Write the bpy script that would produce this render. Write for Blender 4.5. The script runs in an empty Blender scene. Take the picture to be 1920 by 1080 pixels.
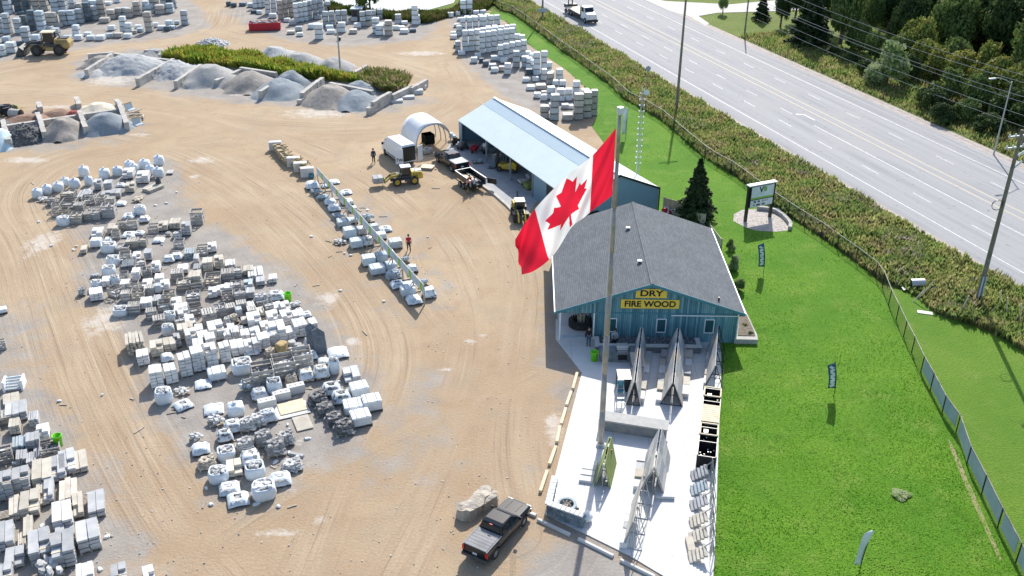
import bpy, bmesh, math, random
import numpy as np
from mathutils import Vector, Matrix, Quaternion
random.seed(7); RNG=np.random.default_rng(7)
SC=bpy.context.scene; COL=SC.collection
rad=math.radians
# ---------------- camera ----------------
F,PI_,RO,CH=1804.2,rad(27.858),rad(0.275),40.0
cp,sp=math.cos(PI_),math.sin(PI_); cr,sr=math.cos(RO),math.sin(RO)
RV=(cr,sp*sr,cp*sr); UV_=(-sr,sp*cr,cp*cr); DV=(0,cp,-sp)
cam=bpy.data.cameras.new("camera"); co=bpy.data.objects.new("camera",cam); COL.objects.link(co)
cam.sensor_width=36; cam.lens=F/1920*36; cam.clip_end=4000; cam.clip_start=.5
co.matrix_world=Matrix(((RV[0],UV_[0],-DV[0],0),(RV[1],UV_[1],-DV[1],0),(RV[2],UV_[2],-DV[2],CH),(0,0,0,1)))
SC.camera=co
# ---------------- light ----------------
SUN_AZ,SUN_EL=rad(11),rad(38)
sd=Vector((math.sin(SUN_AZ)*math.cos(SUN_EL),math.cos(SUN_AZ)*math.cos(SUN_EL),math.sin(SUN_EL)))
w=bpy.data.worlds.new("World"); SC.world=w; w.use_nodes=True; nt=w.node_tree
sky=nt.nodes.new('ShaderNodeTexSky'); sky.sky_type='NISHITA'; sky.sun_disc=False
sky.sun_elevation=SUN_EL; sky.sun_rotation=SUN_AZ; sky.air_density=1.0; sky.dust_density=1.6; sky.altitude=300
bg=nt.nodes['Background']; nt.links.new(sky.outputs[0],bg.inputs[0]); bg.inputs[1].default_value=0.15
sl=bpy.data.lights.new("sun",'SUN'); sl.energy=4.4; sl.angle=rad(.55); sl.color=(1,.955,.885)
so=bpy.data.objects.new("sun",sl); COL.objects.link(so); so.rotation_euler=sd.to_track_quat('Z','Y').to_euler(); so.location=(0,60,90)
SC.view_settings.view_transform='Standard'; SC.view_settings.look='None'; SC.view_settings.exposure=0.52; SC.view_settings.gamma=1
SC.render.engine='CYCLES'
# ---------------- placing ----------------
def G(px,py,z=0.0):      # photo pixel on a level plane -> world point
    a=(px-960)/F; b=(540-py)/F
    v=[DV[i]+a*RV[i]+b*UV_[i] for i in range(3)]
    t=(z-CH)/v[2]
    return Vector((v[0]*t,v[1]*t,z))
def PP(poly,z=0.0): return [tuple(G(x,y,z)) for x,y in poly]
def ppm(py):
    return 10/(G(970,py)-G(960,py)).length
# ---------------- materials ----------------
def nm(name):
    m=bpy.data.materials.new(name); m.use_nodes=True; t=m.node_tree
    return m,t,t.nodes['Principled BSDF']
def sset(p,**k):
    for a,b in k.items():
        a=a.replace('_',' ')
        if a in p.inputs: p.inputs[a].default_value=b
def V4(c): return (c[0],c[1],c[2],1)
def mat(name,c,rough=.7,c2=None,scale=2.0,isl=0.0,metal=0.0,bump=0.0,bscale=20,spec=.4,detail=4,obj_rand=0.0,stretch=None):
    """base colour c mixed with c2 by noise; isl = random per mesh island brightness"""
    m,t,p=nm(name); N=t.nodes.new; L=t.links.new
    sset(p,Roughness=rough,Metallic=metal); sset(p,Specular_IOR_Level=spec)
    tc=N('ShaderNodeTexCoord'); geo=N('ShaderNodeNewGeometry')
    src=geo.outputs['Position']
    if stretch:
        mp=N('ShaderNodeMapping'); mp.inputs['Scale'].default_value=stretch; L(tc.outputs['Object'],mp.inputs[0]); src=mp.outputs[0]
    col=None
    if c2 is not None:
        n=N('ShaderNodeTexNoise'); n.inputs['Scale'].default_value=scale; n.inputs['Detail'].default_value=detail; n.inputs['Roughness'].default_value=.62
        L(src,n.inputs['Vector'])
        r=N('ShaderNodeMapRange'); r.inputs[1].default_value=.36; r.inputs[2].default_value=.64; L(n.outputs[0],r.inputs[0])
        x=N('ShaderNodeMix'); x.data_type='RGBA'; L(r.outputs[0],x.inputs[0]); x.inputs[6].default_value=V4(c); x.inputs[7].default_value=V4(c2); col=x.outputs[2]
    if isl or obj_rand:
        hv=N('ShaderNodeHueSaturation')
        if col: L(col,hv.inputs['Color'])
        else: hv.inputs['Color'].default_value=V4(c)
        a=N('ShaderNodeMapRange'); a.inputs[3].default_value=1-isl; a.inputs[4].default_value=1+isl; L(geo.outputs['Random Per Island'],a.inputs[0])
        if obj_rand:
            oi=N('ShaderNodeObjectInfo'); b=N('ShaderNodeMapRange'); b.inputs[3].default_value=1-obj_rand; b.inputs[4].default_value=1+obj_rand; L(oi.outputs['Random'],b.inputs[0])
            mm=N('ShaderNodeMath'); mm.operation='MULTIPLY'; L(a.outputs[0],mm.inputs[0]); L(b.outputs[0],mm.inputs[1]); L(mm.outputs[0],hv.inputs['Value'])
        else: L(a.outputs[0],hv.inputs['Value'])
        col=hv.outputs[0]
    if col: L(col,p.inputs['Base Color'])
    else: p.inputs['Base Color'].default_value=V4(c)
    if bump:
        n2=N('ShaderNodeTexNoise'); n2.inputs['Scale'].default_value=bscale; n2.inputs['Detail'].default_value=3; L(src,n2.inputs['Vector'])
        b=N('ShaderNodeBump'); b.inputs['Strength'].default_value=1; b.inputs['Distance'].default_value=bump; L(n2.outputs[0],b.inputs['Height']); L(b.outputs[0],p.inputs['Normal'])
    return m
M={}
M['wood']=mat('weathered_wood',(.30,.26,.20),.85,(.46,.42,.35),3,isl=.25)
M['paleboard']=mat('pale_board',(.62,.52,.36),.8,(.72,.63,.47),2,isl=.1)
M['darkwood']=mat('dark_wood',(.10,.08,.06),.9,(.2,.17,.13),4,isl=.3)
M['cratewood']=mat('crate_timber',(.30,.285,.26),.85,(.44,.42,.39),3,isl=.25,obj_rand=.25)
M['S_w']=mat('white_stone',(.60,.61,.61),.85,(.72,.71,.69),1.5,isl=.12,obj_rand=.1,bump=.01)
M['S_b']=mat('beige_stone',(.46,.42,.35),.85,(.56,.52,.44),1.6,isl=.12,obj_rand=.12,bump=.01)
M['S_g']=mat('grey_stone',(.36,.37,.38),.85,(.46,.46,.46),1.6,isl=.15,obj_rand=.15,bump=.01)
M['S_d']=mat('dark_stone',(.10,.125,.15),.85,(.2,.22,.24),2,isl=.25,obj_rand=.2,bump=.01)
M['S_t']=mat('blue_stone',(.34,.41,.45),.8,(.46,.51,.54),2,isl=.15,obj_rand=.15)
M['R_w']=mat('white_rubble',(.42,.42,.41),.9,(.66,.65,.63),2.5,isl=.35,obj_rand=.1)
M['R_b']=mat('buff_rubble',(.42,.36,.28),.9,(.6,.54,.44),2.5,isl=.35,obj_rand=.1)
M['R_g']=mat('grey_rubble',(.26,.26,.26),.9,(.46,.45,.43),2.5,isl=.4,obj_rand=.15)
M['R_d']=mat('dark_rubble',(.06,.065,.07),.9,(.3,.29,.28),3,isl=.5)
M['R_t']=M['S_t']
M['W_w']=mat('white_wrap',(.58,.64,.67),.35,(.74,.77,.78),1.2,obj_rand=.08,bump=.03,bscale=7,spec=.5)
M['W_g']=mat('grey_wrap',(.36,.40,.43),.4,(.5,.54,.57),1.2,obj_rand=.15,bump=.03,bscale=7,spec=.5)
M['W_b']=mat('buff_wrap',(.38,.355,.315),.5,(.5,.47,.43),1.4,obj_rand=.15,bump=.03,bscale=7)
M['W_d']=mat('dark_wrap',(.045,.075,.10),.35,(.14,.19,.23),1.2,obj_rand=.3,bump=.03,bscale=7)
M['W_t']=mat('blue_wrap',(.40,.49,.55),.4,(.56,.63,.67),1.6,obj_rand=.15,bump=.03,bscale=7)
M['bag']=mat('bag_fabric',(.60,.66,.70),.7,(.72,.75,.77),2.0,bump=.05,bscale=5)
M['concrete']=mat('concrete_block',(.38,.36,.33),.9,(.50,.48,.44),1.2,isl=.08,bump=.015)
M['concrete_l']=mat('pale_concrete',(.55,.54,.52),.85,(.66,.65,.62),.8,bump=.006)
M['black']=mat('black_metal',(.018,.02,.022),.4)
M['steel']=mat('galvanised_steel',(.42,.44,.45),.45,metal=.6)
M['white']=mat('white_paint',(.78,.79,.8),.4)
M['rubber']=mat('tyre_rubber',(.025,.026,.027),.85,(.06,.055,.05),3)
M['glass']=mat('dark_glass',(.012,.018,.022),.12,spec=.6)
M['carblack']=mat('black_car_paint',(.010,.016,.022),.13,spec=.45)
sset(M['carblack'].node_tree.nodes['Principled BSDF'],Coat_Weight=.0,Coat_Roughness=.2)
M['cover']=mat('bed_cover',(.21,.21,.215),.7,(.28,.28,.28),1,spec=.2)
M['chrome']=mat('chrome',(.6,.62,.64),.18,metal=1)
M['red']=mat('red_paint',(.50,.018,.035),.5,(.42,.015,.03),1)
M['redlamp']=mat('red_lamp',(.6,.02,.02),.3)
M['yellow']=mat('machine_yellow',(.62,.42,.03),.5,(.50,.36,.06),2)
M['oldyellow']=mat('dusty_yellow',(.42,.29,.09),.6,(.36,.28,.14),2)
M['darkgrey']=mat('dark_grey_metal',(.05,.055,.06),.55,(.09,.09,.09),3)
M['green']=mat('lime_plastic',(.16,.62,.012),.45)
M['olive']=mat('olive_panel',(.20,.27,.07),.8,(.27,.33,.10),3)
M['skin']=mat('skin',(.50,.32,.24),.6)
M['hair']=mat('hair',(.03,.02,.015),.8)
for nme,c in dict(navy=(.03,.05,.09),redcloth=(.45,.02,.03),blackcloth=(.015,.015,.017),jean=(.06,.10,.16),pinkcloth=(.62,.22,.20),khaki=(.28,.22,.09),whitecloth=(.5,.53,.55),hivis=(.75,.45,.02),greycloth=(.3,.34,.38),darkgreen=(.02,.03,.025)).items(): M[nme]=mat(nme+'_cloth',c,.85)
# ---------------- mesh helpers ----------------
class MB:
    def __init__(s): s.v=[]; s.f=[]; s.mi=[]; s.k=0
    def add(s,vs,fs):
        o=len(s.v); s.v+= [tuple(q) for q in vs]; s.f+=[[i+o for i in f] for f in fs]; s.mi+=[s.k]*len(fs); return s
    def m(s,k): s.k=k; return s
    def box(s,cx,cy,cz,sx,sy,sz,rz=0,tx=1,ty=1,rx=0,ry=0):
        vs=[]
        for z in (-.5,.5):
            a=tx if z>0 else 1; b=ty if z>0 else 1
            for x,y in ((-.5,-.5),(.5,-.5),(.5,.5),(-.5,.5)): vs.append(Vector((x*sx*a,y*sy*b,z*sz)))
        if rx or ry or rz:
            R=Matrix.Rotation(rz,3,'Z')@Matrix.Rotation(ry,3,'Y')@Matrix.Rotation(rx,3,'X'); vs=[R@q for q in vs]
        vs=[(q[0]+cx,q[1]+cy,q[2]+cz) for q in vs]
        return s.add(vs,[(3,2,1,0),(4,5,6,7),(0,1,5,4),(1,2,6,5),(2,3,7,6),(3,0,4,7)])
    def prism(s,poly,z0,z1):
        n=len(poly); a=sum(poly[i][0]*poly[(i+1)%n][1]-poly[(i+1)%n][0]*poly[i][1] for i in range(n))
        if a<0: poly=poly[::-1]
        vs=[(p[0],p[1],z0) for p in poly]+[(p[0],p[1],z1) for p in poly]
        return s.add(vs,[list(range(n))[::-1],list(range(n,2*n))]+[(i,(i+1)%n,(i+1)%n+n,i+n) for i in range(n)])
    def shell(s,pts):   # closed x-z loop with half width per point -> body symmetric about y=0
        n=len(pts); vs=[(p[0],-p[2],p[1]) for p in pts]+[(p[0],p[2],p[1]) for p in pts]
        return s.add(vs,[list(range(n)),list(range(n,2*n))[::-1]]+[((i+1)%n,i,i+n,(i+1)%n+n) for i in range(n)])
    def tube(s,p0,p1,r0,r1=None,n=8,cap=True):
        r1=r0 if r1 is None else r1; p0=Vector(p0);p1=Vector(p1); d=(p1-p0)
        if d.length<1e-6: return s
        q=d.to_track_quat('Z','Y'); vs=[]
        for p,r in((p0,r0),(p1,r1)):
            for i in range(n):
                a=2*math.pi*i/n; vs.append(p+q@Vector((math.cos(a)*r,math.sin(a)*r,0)))
        fs=[(i,(i+1)%n,(i+1)%n+n,i+n) for i in range(n)]
        if cap: fs+=[list(range(n))[::-1],list(range(n,2*n))]
        return s.add(vs,fs)
    def path(s,pts,r,n=6):
        for a,b in zip(pts[:-1],pts[1:]): s.tube(a,b,r,n=n,cap=False)
        return s
    def lathe(s,prof,n=16,cx=0,cy=0,cz=0,sx=1,sy=1):
        vs=[];fs=[]
        for r,z in prof:
            for i in range(n):
                a=2*math.pi*i/n; vs.append((cx+math.cos(a)*r*sx,cy+math.sin(a)*r*sy,cz+z))
        for k in range(len(prof)-1):
            for i in range(n): fs.append((k*n+i,k*n+(i+1)%n,(k+1)*n+(i+1)%n,(k+1)*n+i))
        return s.add(vs,fs)
    def rock(s,cx,cy,cz,sx,sy,sz,rng=random,flat=0):
        n=7; vs=[];fs=[]
        rz=rng.random()*6.28
        for k,(rr,zz) in enumerate(((.75,-.5),(1,0),(.72,.45))):
            for i in range(n):
                a=2*math.pi*i/n+rng.uniform(-.25,.25); r=rr*rng.uniform(.75,1.1)
                x=math.cos(a)*r*sx/2;y=math.sin(a)*r*sy/2
                vs.append((cx+x*math.cos(rz)-y*math.sin(rz),cy+x*math.sin(rz)+y*math.cos(rz),cz+(zz+rng.uniform(-.08,.08))*sz))
        for k in range(2):
            for i in range(n): fs.append((k*n+i,k*n+(i+1)%n,(k+1)*n+(i+1)%n,(k+1)*n+i))
        fs.append(list(range(n))[::-1]); fs.append(list(range(2*n,3*n)))
        return s.add(vs,fs)
    def mesh(s,name,mats,smooth=False):
        me=bpy.data.meshes.new(name); me.from_pydata(s.v,[],s.f)
        for q in (mats if isinstance(mats,(list,tuple)) else [mats]): me.materials.append(q)
        if any(s.mi): me.polygons.foreach_set('material_index',s.mi)
        if smooth: me.polygons.foreach_set('use_smooth',[True]*len(me.polygons))
        me.update(); return me
def fastmesh(name,verts,faces,k,mats,mi=None,smooth=False):
    """verts (n,3) array, faces (m,k) array"""
    me=bpy.data.meshes.new(name); nv=len(verts); nf=len(faces)
    me.vertices.add(nv); me.vertices.foreach_set('co',np.asarray(verts,dtype=np.float32).ravel())
    me.loops.add(nf*k); me.loops.foreach_set('vertex_index',np.asarray(faces,dtype=np.int32).ravel())
    me.polygons.add(nf); me.polygons.foreach_set('loop_start',np.arange(nf,dtype=np.int32)*k); me.polygons.foreach_set('loop_total',np.full(nf,k,dtype=np.int32))
    for q in (mats if isinstance(mats,(list,tuple)) else [mats]): me.materials.append(q)
    if mi is not None: me.polygons.foreach_set('material_index',np.asarray(mi,dtype=np.int32))
    if smooth: me.polygons.foreach_set('use_smooth',np.ones(nf,dtype=bool))
    me.update(calc_edges=True); return me
def link(name,me,parent=None,loc=None,rz=0):
    o=bpy.data.objects.new(name,me); COL.objects.link(o)
    if parent: o.parent=parent
    if loc is not None: o.location=loc
    if rz: o.rotation_euler[2]=rz
    return o
def bevel(o,wd=.03,seg=2):
    b=o.modifiers.new('bevel','BEVEL'); b.width=wd; b.segments=seg; b.limit_method='ANGLE'; return o
def tag(o,label,cat,group=None,kind=None):
    if label: o['label']=label
    if cat: o['category']=cat
    if group: o['group']=group
    if kind: o['kind']=kind
    return o
def thing(name,label,cat,loc=(0,0,0),rz=0,group=None):
    o=bpy.data.objects.new(name,None); COL.objects.link(o); o.location=loc; o.rotation_euler[2]=rz; o.empty_display_size=.3
    return tag(o,label,cat,group)
def part(name,mb,m,parent,smooth=False,bv=0,loc=None,label=None):
    o=link(name,mb.mesh(name,m,smooth),parent,loc)
    if bv: bevel(o,bv)
    if label: o['label']=label
    return o
def struct(name,me): o=link(name,me); o['kind']='structure'; return o
def dup(root,loc,rz,label,group=None,scale=None):
    r=root.copy(); COL.objects.link(r); r.location=loc; r.rotation_euler[2]=rz; r['label']=label
    if group: r['group']=group
    if scale: r.scale=scale
    for ch in root.children:
        c=ch.copy(); COL.objects.link(c); c.parent=r
        for g in ch.children:
            d=g.copy(); COL.objects.link(d); d.parent=c
    return r
def text_mesh(name,s,size,m,parent,mw,ext=.01,sx=1.0,bold=0.0):
    cu=bpy.data.curves.new(name,'FONT'); cu.body=s; cu.size=size; cu.extrude=ext; cu.align_x='CENTER'; cu.align_y='CENTER'; cu.offset=bold
    t=bpy.data.objects.new(name,cu); COL.objects.link(t); bpy.context.view_layer.update()
    me=bpy.data.meshes.new_from_object(t.evaluated_get(bpy.context.evaluated_depsgraph_get())); bpy.data.objects.remove(t)
    me.name=name; me.materials.clear(); me.materials.append(m); me.transform(mw@Matrix.Diagonal((sx,1,1,1)))
    return link(name,me,parent)
ORD='first second third fourth fifth sixth seventh eighth ninth tenth eleventh twelfth thirteenth fourteenth fifteenth sixteenth seventeenth eighteenth nineteenth twentieth'.split()
def ordw(i):
    if i<20: return ORD[i]
    t={2:'twenty',3:'thirty',4:'forty',5:'fifty',6:'sixty'}[(i+1)//10]; r=(i+1)%10
    return {'twenty':'twentieth','thirty':'thirtieth','forty':'fortieth','fifty':'fiftieth','sixty':'sixtieth'}[t] if r==0 else t+'-'+ORD[r-1]
def inpoly(X,Y,poly):
    c=np.zeros(X.shape,bool); n=len(poly)
    for i in range(n):
        x1,y1=poly[i][:2]; x2,y2=poly[(i+1)%n][:2]
        if y1==y2: continue
        k=((y1>Y)!=(y2>Y))&(X<(x2-x1)*(Y-y1)/(y2-y1)+x1); c^=k
    return c
def segdist(X,Y,a,b):
    dx,dy=b[0]-a[0],b[1]-a[1]; L2=dx*dx+dy*dy+1e-9
    t=np.clip(((X-a[0])*dx+(Y-a[1])*dy)/L2,0,1)
    ex,ey=X-a[0]-t*dx,Y-a[1]-t*dy
    L=math.sqrt(L2); side=np.sign(dx*(Y-a[1])-dy*(X-a[0]))
    return np.sqrt(ex*ex+ey*ey),t*L,side
# ---------------- ground ----------------
def grass_mat(name,c1,c2,c3,big=.12,fine=6):
    m,t,p=nm(name); N=t.nodes.new; L=t.links.new; sset(p,Roughness=.9); sset(p,Specular_IOR_Level=.15)
    g=N('ShaderNodeNewGeometry')
    def noise(sc,det=4,vec=None):
        n=N('ShaderNodeTexNoise'); n.inputs['Scale'].default_value=sc; n.inputs['Detail'].default_value=det; n.inputs['Roughness'].default_value=.65; L(vec or g.outputs['Position'],n.inputs['Vector']); return n.outputs[0]
    def ramp(s,a,b):
        r=N('ShaderNodeMapRange'); r.inputs[1].default_value=a; r.inputs[2].default_value=b; L(s,r.inputs[0]); return r.outputs[0]
    def mix(f,a,b):
        x=N('ShaderNodeMix'); x.data_type='RGBA'; L(f,x.inputs[0])
        for i,q in ((6,a),(7,b)):
            if isinstance(q,tuple): x.inputs[i].default_value=V4(q)
            else: L(q,x.inputs[i])
        return x.outputs[2]
    a=mix(ramp(noise(big,5),.38,.64),c1,c2)
    b=mix(ramp(noise(.35,6),.52,.74),a,c3); b=mix(ramp(noise(.55,4),.60,.72),b,tuple(q*.62 for q in c1))
    d=mix(ramp(noise(fine,4),.30,.72),tuple(q*.80 for q in c1),b)
    L(d,p.inputs['Base Color'])
    bp=N('ShaderNodeBump'); bp.inputs['Distance'].default_value=.12; L(noise(fine*1.3,4),bp.inputs['Height']); L(bp.outputs[0],p.inputs['Normal'])
    return m
M['lawn']=grass_mat('lawn_grass',(.085,.225,.014),(.18,.325,.026),(.27,.35,.07))
M['lawn2']=grass_mat('dry_lawn_grass',(.11,.23,.022),(.18,.29,.035),(.24,.30,.07))
M['verge']=grass_mat('verge_grass',(.16,.19,.05),(.23,.24,.08),(.24,.20,.10),.25,3)
M['field']=grass_mat('field_grass',(.13,.19,.03),(.2,.24,.05),(.2,.2,.08))
def asphalt():
    m,t,p=nm('asphalt'); N=t.nodes.new; L=t.links.new; sset(p,Roughness=.85); sset(p,Specular_IOR_Level=.2)
    g=N('ShaderNodeNewGeometry'); mp=N('ShaderNodeMapping'); mp.inputs['Rotation'].default_value=(0,0,rad(-18.456)); L(g.outputs['Position'],mp.inputs[0])
    m2=N('ShaderNodeMapping'); m2.inputs['Scale'].default_value=(1.3,.015,1); L(mp.outputs[0],m2.inputs[0])
    def nz(v,sc,a,b,d=5):
        n=N('ShaderNodeTexNoise'); n.inputs['Scale'].default_value=sc; n.inputs['Detail'].default_value=d; L(v,n.inputs['Vector']); r=N('ShaderNodeMapRange'); r.inputs[1].default_value=a; r.inputs[2].default_value=b; L(n.outputs[0],r.inputs[0]); return r.outputs[0]
    def mx(f,a,b):
        x=N('ShaderNodeMix'); x.data_type='RGBA'; L(f,x.inputs[0])
        for i,q in((6,a),(7,b)):
            if isinstance(q,tuple): x.inputs[i].default_value=V4(q)
            else: L(q,x.inputs[i])
        return x.outputs[2]
    c=mx(nz(m2.outputs[0],1,.35,.65),(.265,.265,.275),(.35,.35,.355)); c=mx(nz(mp.outputs[0],.12,.4,.65),c,(.325,.323,.325)); c=mx(nz(g.outputs['Position'],1.5,.62,.75),c,(.20,.20,.205)); L(c,p.inputs['Base Color']); return m
M['asphalt']=asphalt()
M['shoulder']=mat('shoulder_gravel',(.34,.29,.25),.95,(.45,.41,.38),1.2,bump=.02)
M['line']=mat('road_paint',(.66,.66,.64),.7,(.45,.45,.44),2.2)
M['yline']=mat('yellow_road_paint',(.60,.47,.24),.7,(.46,.40,.30),2.2)
M['path']=mat('gravel_drive',(.48,.46,.43),.95,(.56,.54,.5),.8)
def sheet(name,poly,z,m,th=0):
    mb=MB(); ps=[(p[0],p[1]) for p in poly]
    mb.prism(ps,z-(th or .002),z); return struct(name,mb.mesh(name,m))
g=MB(); g.add([(-1500,-300,-.06),(1500,-300,-.06),(1500,2600,-.06),(-1500,2600,-.06)],[(0,1,2,3)])
struct('ground',g.mesh('ground',M['field']))
# dirt yard: fine grid, colour zones by vertex attributes
sx0,sx1,sy0,sy1,st=-118,22,30,215,.35
nx=int((sx1-sx0)/st)+1; ny=int((sy1-sy0)/st)+1
X,Y=np.meshgrid(np.linspace(sx0,sx1,nx),np.linspace(sy0,sy1,ny))
YARD=[G(-700,1300),G(1400,1300),G(1345,1080),G(1352,650),G(1230,400),G(1110,235),G(1122,215),G(1120,190),G(1060,130),G(975,75),G(938,30),G(900,14),G(800,26),G(700,22),G(640,14),G(560,2),G(540,-12),G(-500,-14)]
YARD=[(p[0],p[1]) for p in YARD]
def soft(poly,wd):
    ps=[tuple(G(x,y))[:2] for x,y in poly]; ins=inpoly(X,Y,ps); d=np.full(X.shape,1e9)
    for i in range(len(ps)): d=np.minimum(d,segdist(X,Y,ps[i],ps[(i+1)%len(ps)])[0])
    d=np.where(ins,d,-d); return np.clip(.5+d/wd/2,0,1)
gravel=np.zeros(X.shape)
GP=[[(700,640),(860,700),(900,860),(780,960),(640,900),(560,980),(400,980),(330,860),(560,700)],[(-60,560),(100,560),(110,700),(60,700),(-60,690)],[(590,345),(560,400),(700,620),(900,600),(900,540),(720,340)],[(60,380),(320,290),(360,400),(560,520),(660,650),(740,720),(735,790),(700,860),(580,900),(520,960),(420,960),(360,880),(270,790),(250,720),(220,600),(130,570),(150,440)],
 [(-200,690),(60,690),(150,790),(250,920),(300,1000),(300,1200),(-300,1200)],
 [(0,0),(360,0),(400,50),(330,70),(200,85),(0,115),(-300,140),(-300,0)],[(450,0),(600,0),(830,40),(800,75),(640,90),(520,75),(400,25)],
 [(835,20),(930,30),(1120,215),(1060,232),(960,190),(870,120)],[(590,345),(640,345),(830,570),(780,600),(720,540)],
 [(1024,500),(1045,500),(1045,640),(1090,700),(1060,760),(1024,690)],[(1000,1000),(1080,960),(1300,1100),(900,1200),(960,1060)],  # first outline paints the shadow of the store's left eave as grey ground
 [(140,105),(260,90),(760,170),(820,190),(700,220),(560,205),(400,190),(250,165),(130,150)],[(-30,290),(0,205),(280,200),(280,260),(100,290)],
 [(830,262),(868,262),(1000,372),(985,400),(905,350),(862,305)],[(850,900),(1000,850),(1040,900),(1000,1080),(830,1080)]]
GW=[.5,.6,.42,.95,.75,.9,.8,1,.7,1,.8,.8,.6,.6,.45]
for p,wt in zip(GP,GW): gravel=np.maximum(gravel,soft(p,2.6)*wt)
white=np.zeros(X.shape)
for cx,cy,rx,ry in ((880,640,22,6),(905,628,16,5),(835,692,22,4),(560,830,14,12),(520,905,50,22),(210,150,60,14),(600,212,90,12),(450,175,30,6),(380,300,30,8),(365,330,14,5),(265,252,22,4),(120,200,60,4),(620,560,30,20),(1040,800,25,40),(80,455,40,30),(780,160,20,5),(50,300,60,8),(660,640,20,12),(300,93,30,3),(790,100,60,6),(600,975,20,10),(520,1000,60,10),(200,600,60,30)):
    c=G(cx,cy); ex=(G(cx+rx,cy)-c).length; ey=(G(cx,cy-ry)-c).length
    white=np.maximum(white,np.exp(-(((X-c[0])/ex)**2+((Y-c[1])/ey)**2)*1.2))
flow=[[(700,1100),(800,900),(880,700),(880,560),(820,440),(690,330),(480,245),(250,200),(-60,200)],[(420,1100),(300,950),(180,720),(90,480),(40,360),(160,290),(420,260)],
 [(560,1100),(640,900),(730,660),(640,500),(500,370),(330,280),(100,240)],[(-60,140),(200,95),(400,60),(430,10)],[(440,60),(620,95),(800,140),(900,200),(930,280),(840,390),(760,480),(870,620)],[(950,1000),(930,820),(960,640),(970,500),(900,380),(780,330),(640,300)],[(300,1080),(520,930),(760,820),(1000,700)],[(-60,170),(200,180),(500,230),(760,230),(860,180),(840,120)]]
fu=np.zeros(X.shape); fv=np.zeros(X.shape); best=np.full(X.shape,1e9)
dk=[np.full(X.shape,1e9) for _ in flow]
for k,pl in enumerate(flow):
    ps=[tuple(G(x,y))[:2] for x,y in pl]
    # smooth polyline
    sm=[]
    for i in range(len(ps)-1):
        p0=ps[max(i-1,0)];p1=ps[i];p2=ps[i+1];p3=ps[min(i+2,len(ps)-1)]
        for t in np.linspace(0,1,8,endpoint=False):
            sm.append(tuple(.5*((2*p1[j])+(-p0[j]+p2[j])*t+(2*p0[j]-5*p1[j]+4*p2[j]-p3[j])*t*t+(-p0[j]+3*p1[j]-3*p2[j]+p3[j])*t**3) for j in (0,1)))
    sm.append(ps[-1]); acc=0
    for a,b in zip(sm[:-1],sm[1:]):
        d,t,sd_=segdist(X,Y,a,b); dk[k]=np.minimum(dk[k],d); k2=d<best
        best=np.where(k2,d,best); fu=np.where(k2,acc+t+k*300,fu); fv=np.where(k2,d*sd_+k*40,fv); acc+=math.dist(a,b)
ds=np.sort(np.stack(dk),0); fw=np.exp(-(best/5.5)**2)*np.clip((ds[1]-ds[0])/3.5,0,1)
gravel=gravel*(1-.3*np.exp(-(best/3.0)**2))
keep=inpoly(X,Y,YARD)
fidx=np.arange(nx*ny).reshape(ny,nx)
Q=np.stack([fidx[:-1,:-1],fidx[:-1,1:],fidx[1:,1:],fidx[1:,:-1]],-1).reshape(-1,4)
kf=keep[:-1,:-1].ravel()
Zg=.0+.05*np.sin(X*.9+Y*.3)*np.sin(Y*.7)*0
VV=np.stack([X,Y,Zg],-1).reshape(-1,3)
used=np.zeros(nx*ny,bool); used[Q[kf].ravel()]=True; remap=np.cumsum(used)-1
me=fastmesh('dirt_yard',VV[used],remap[Q[kf]],4,[])
for nme,arr in (('gravel',gravel),('white',white),('fu',fu),('fv',fv),('fw',fw)):
    a=me.attributes.new(nme,'FLOAT','POINT'); a.data.foreach_set('value',arr.ravel()[used].astype(np.float32))
m,t,p=nm('yard_dirt'); N=t.nodes.new; L=t.links.new; sset(p,Roughness=.92); sset(p,Specular_IOR_Level=.25)
geo=N('ShaderNodeNewGeometry')
def att(n): a=N('ShaderNodeAttribute'); a.attribute_name=n; return a.outputs['Fac']
def noise(sc,det=5,vec=None,ro=.6):
    n=N('ShaderNodeTexNoise'); n.inputs['Scale'].default_value=sc; n.inputs['Detail'].default_value=det; n.inputs['Roughness'].default_value=ro; L(vec or geo.outputs['Position'],n.inputs['Vector']); return n.outputs[0]
def rmp(s,a,b,c=0,d=1):
    r=N('ShaderNodeMapRange'); r.inputs[1].default_value=a; r.inputs[2].default_value=b; r.inputs[3].default_value=c; r.inputs[4].default_value=d; L(s,r.inputs[0]); return r.outputs[0]
def mth(op,a,b):
    x=N('ShaderNodeMath'); x.operation=op
    for i,q in enumerate((a,b)):
        if isinstance(q,(int,float)): x.inputs[i].default_value=q
        else: L(q,x.inputs[i])
    return x.outputs[0]
def mixc(f,a,b):
    x=N('ShaderNodeMix'); x.data_type='RGBA'
    if isinstance(f,float): x.inputs[0].default_value=f
    else: L(f,x.inputs[0])
    for i,q in ((6,a),(7,b)):
        if isinstance(q,tuple): x.inputs[i].default_value=V4(q)
        else: L(q,x.inputs[i])
    return x.outputs[2]
cb=N('ShaderNodeCombineXYZ'); L(mth('MULTIPLY',att('fu'),.09),cb.inputs[0]); L(mth('MULTIPLY',att('fv'),1.1),cb.inputs[1])
streak=noise(1.0,5,cb.outputs[0],.65)
cb2=N('ShaderNodeCombineXYZ'); L(mth('MULTIPLY',att('fu'),.05),cb2.inputs[0]); L(mth('MULTIPLY',att('fv'),3.2),cb2.inputs[1])
rut=noise(1.0,3,cb2.outputs[0],.6)
dirt=mixc(rmp(noise(.09,6),.36,.66),(.365,.262,.16),(.46,.355,.23))
dirt=mixc(rmp(noise(.5,5),.5,.72,0,.7),dirt,(.33,.225,.145))
sy_=N('ShaderNodeSeparateXYZ'); L(geo.outputs['Position'],sy_.inputs[0])
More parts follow.
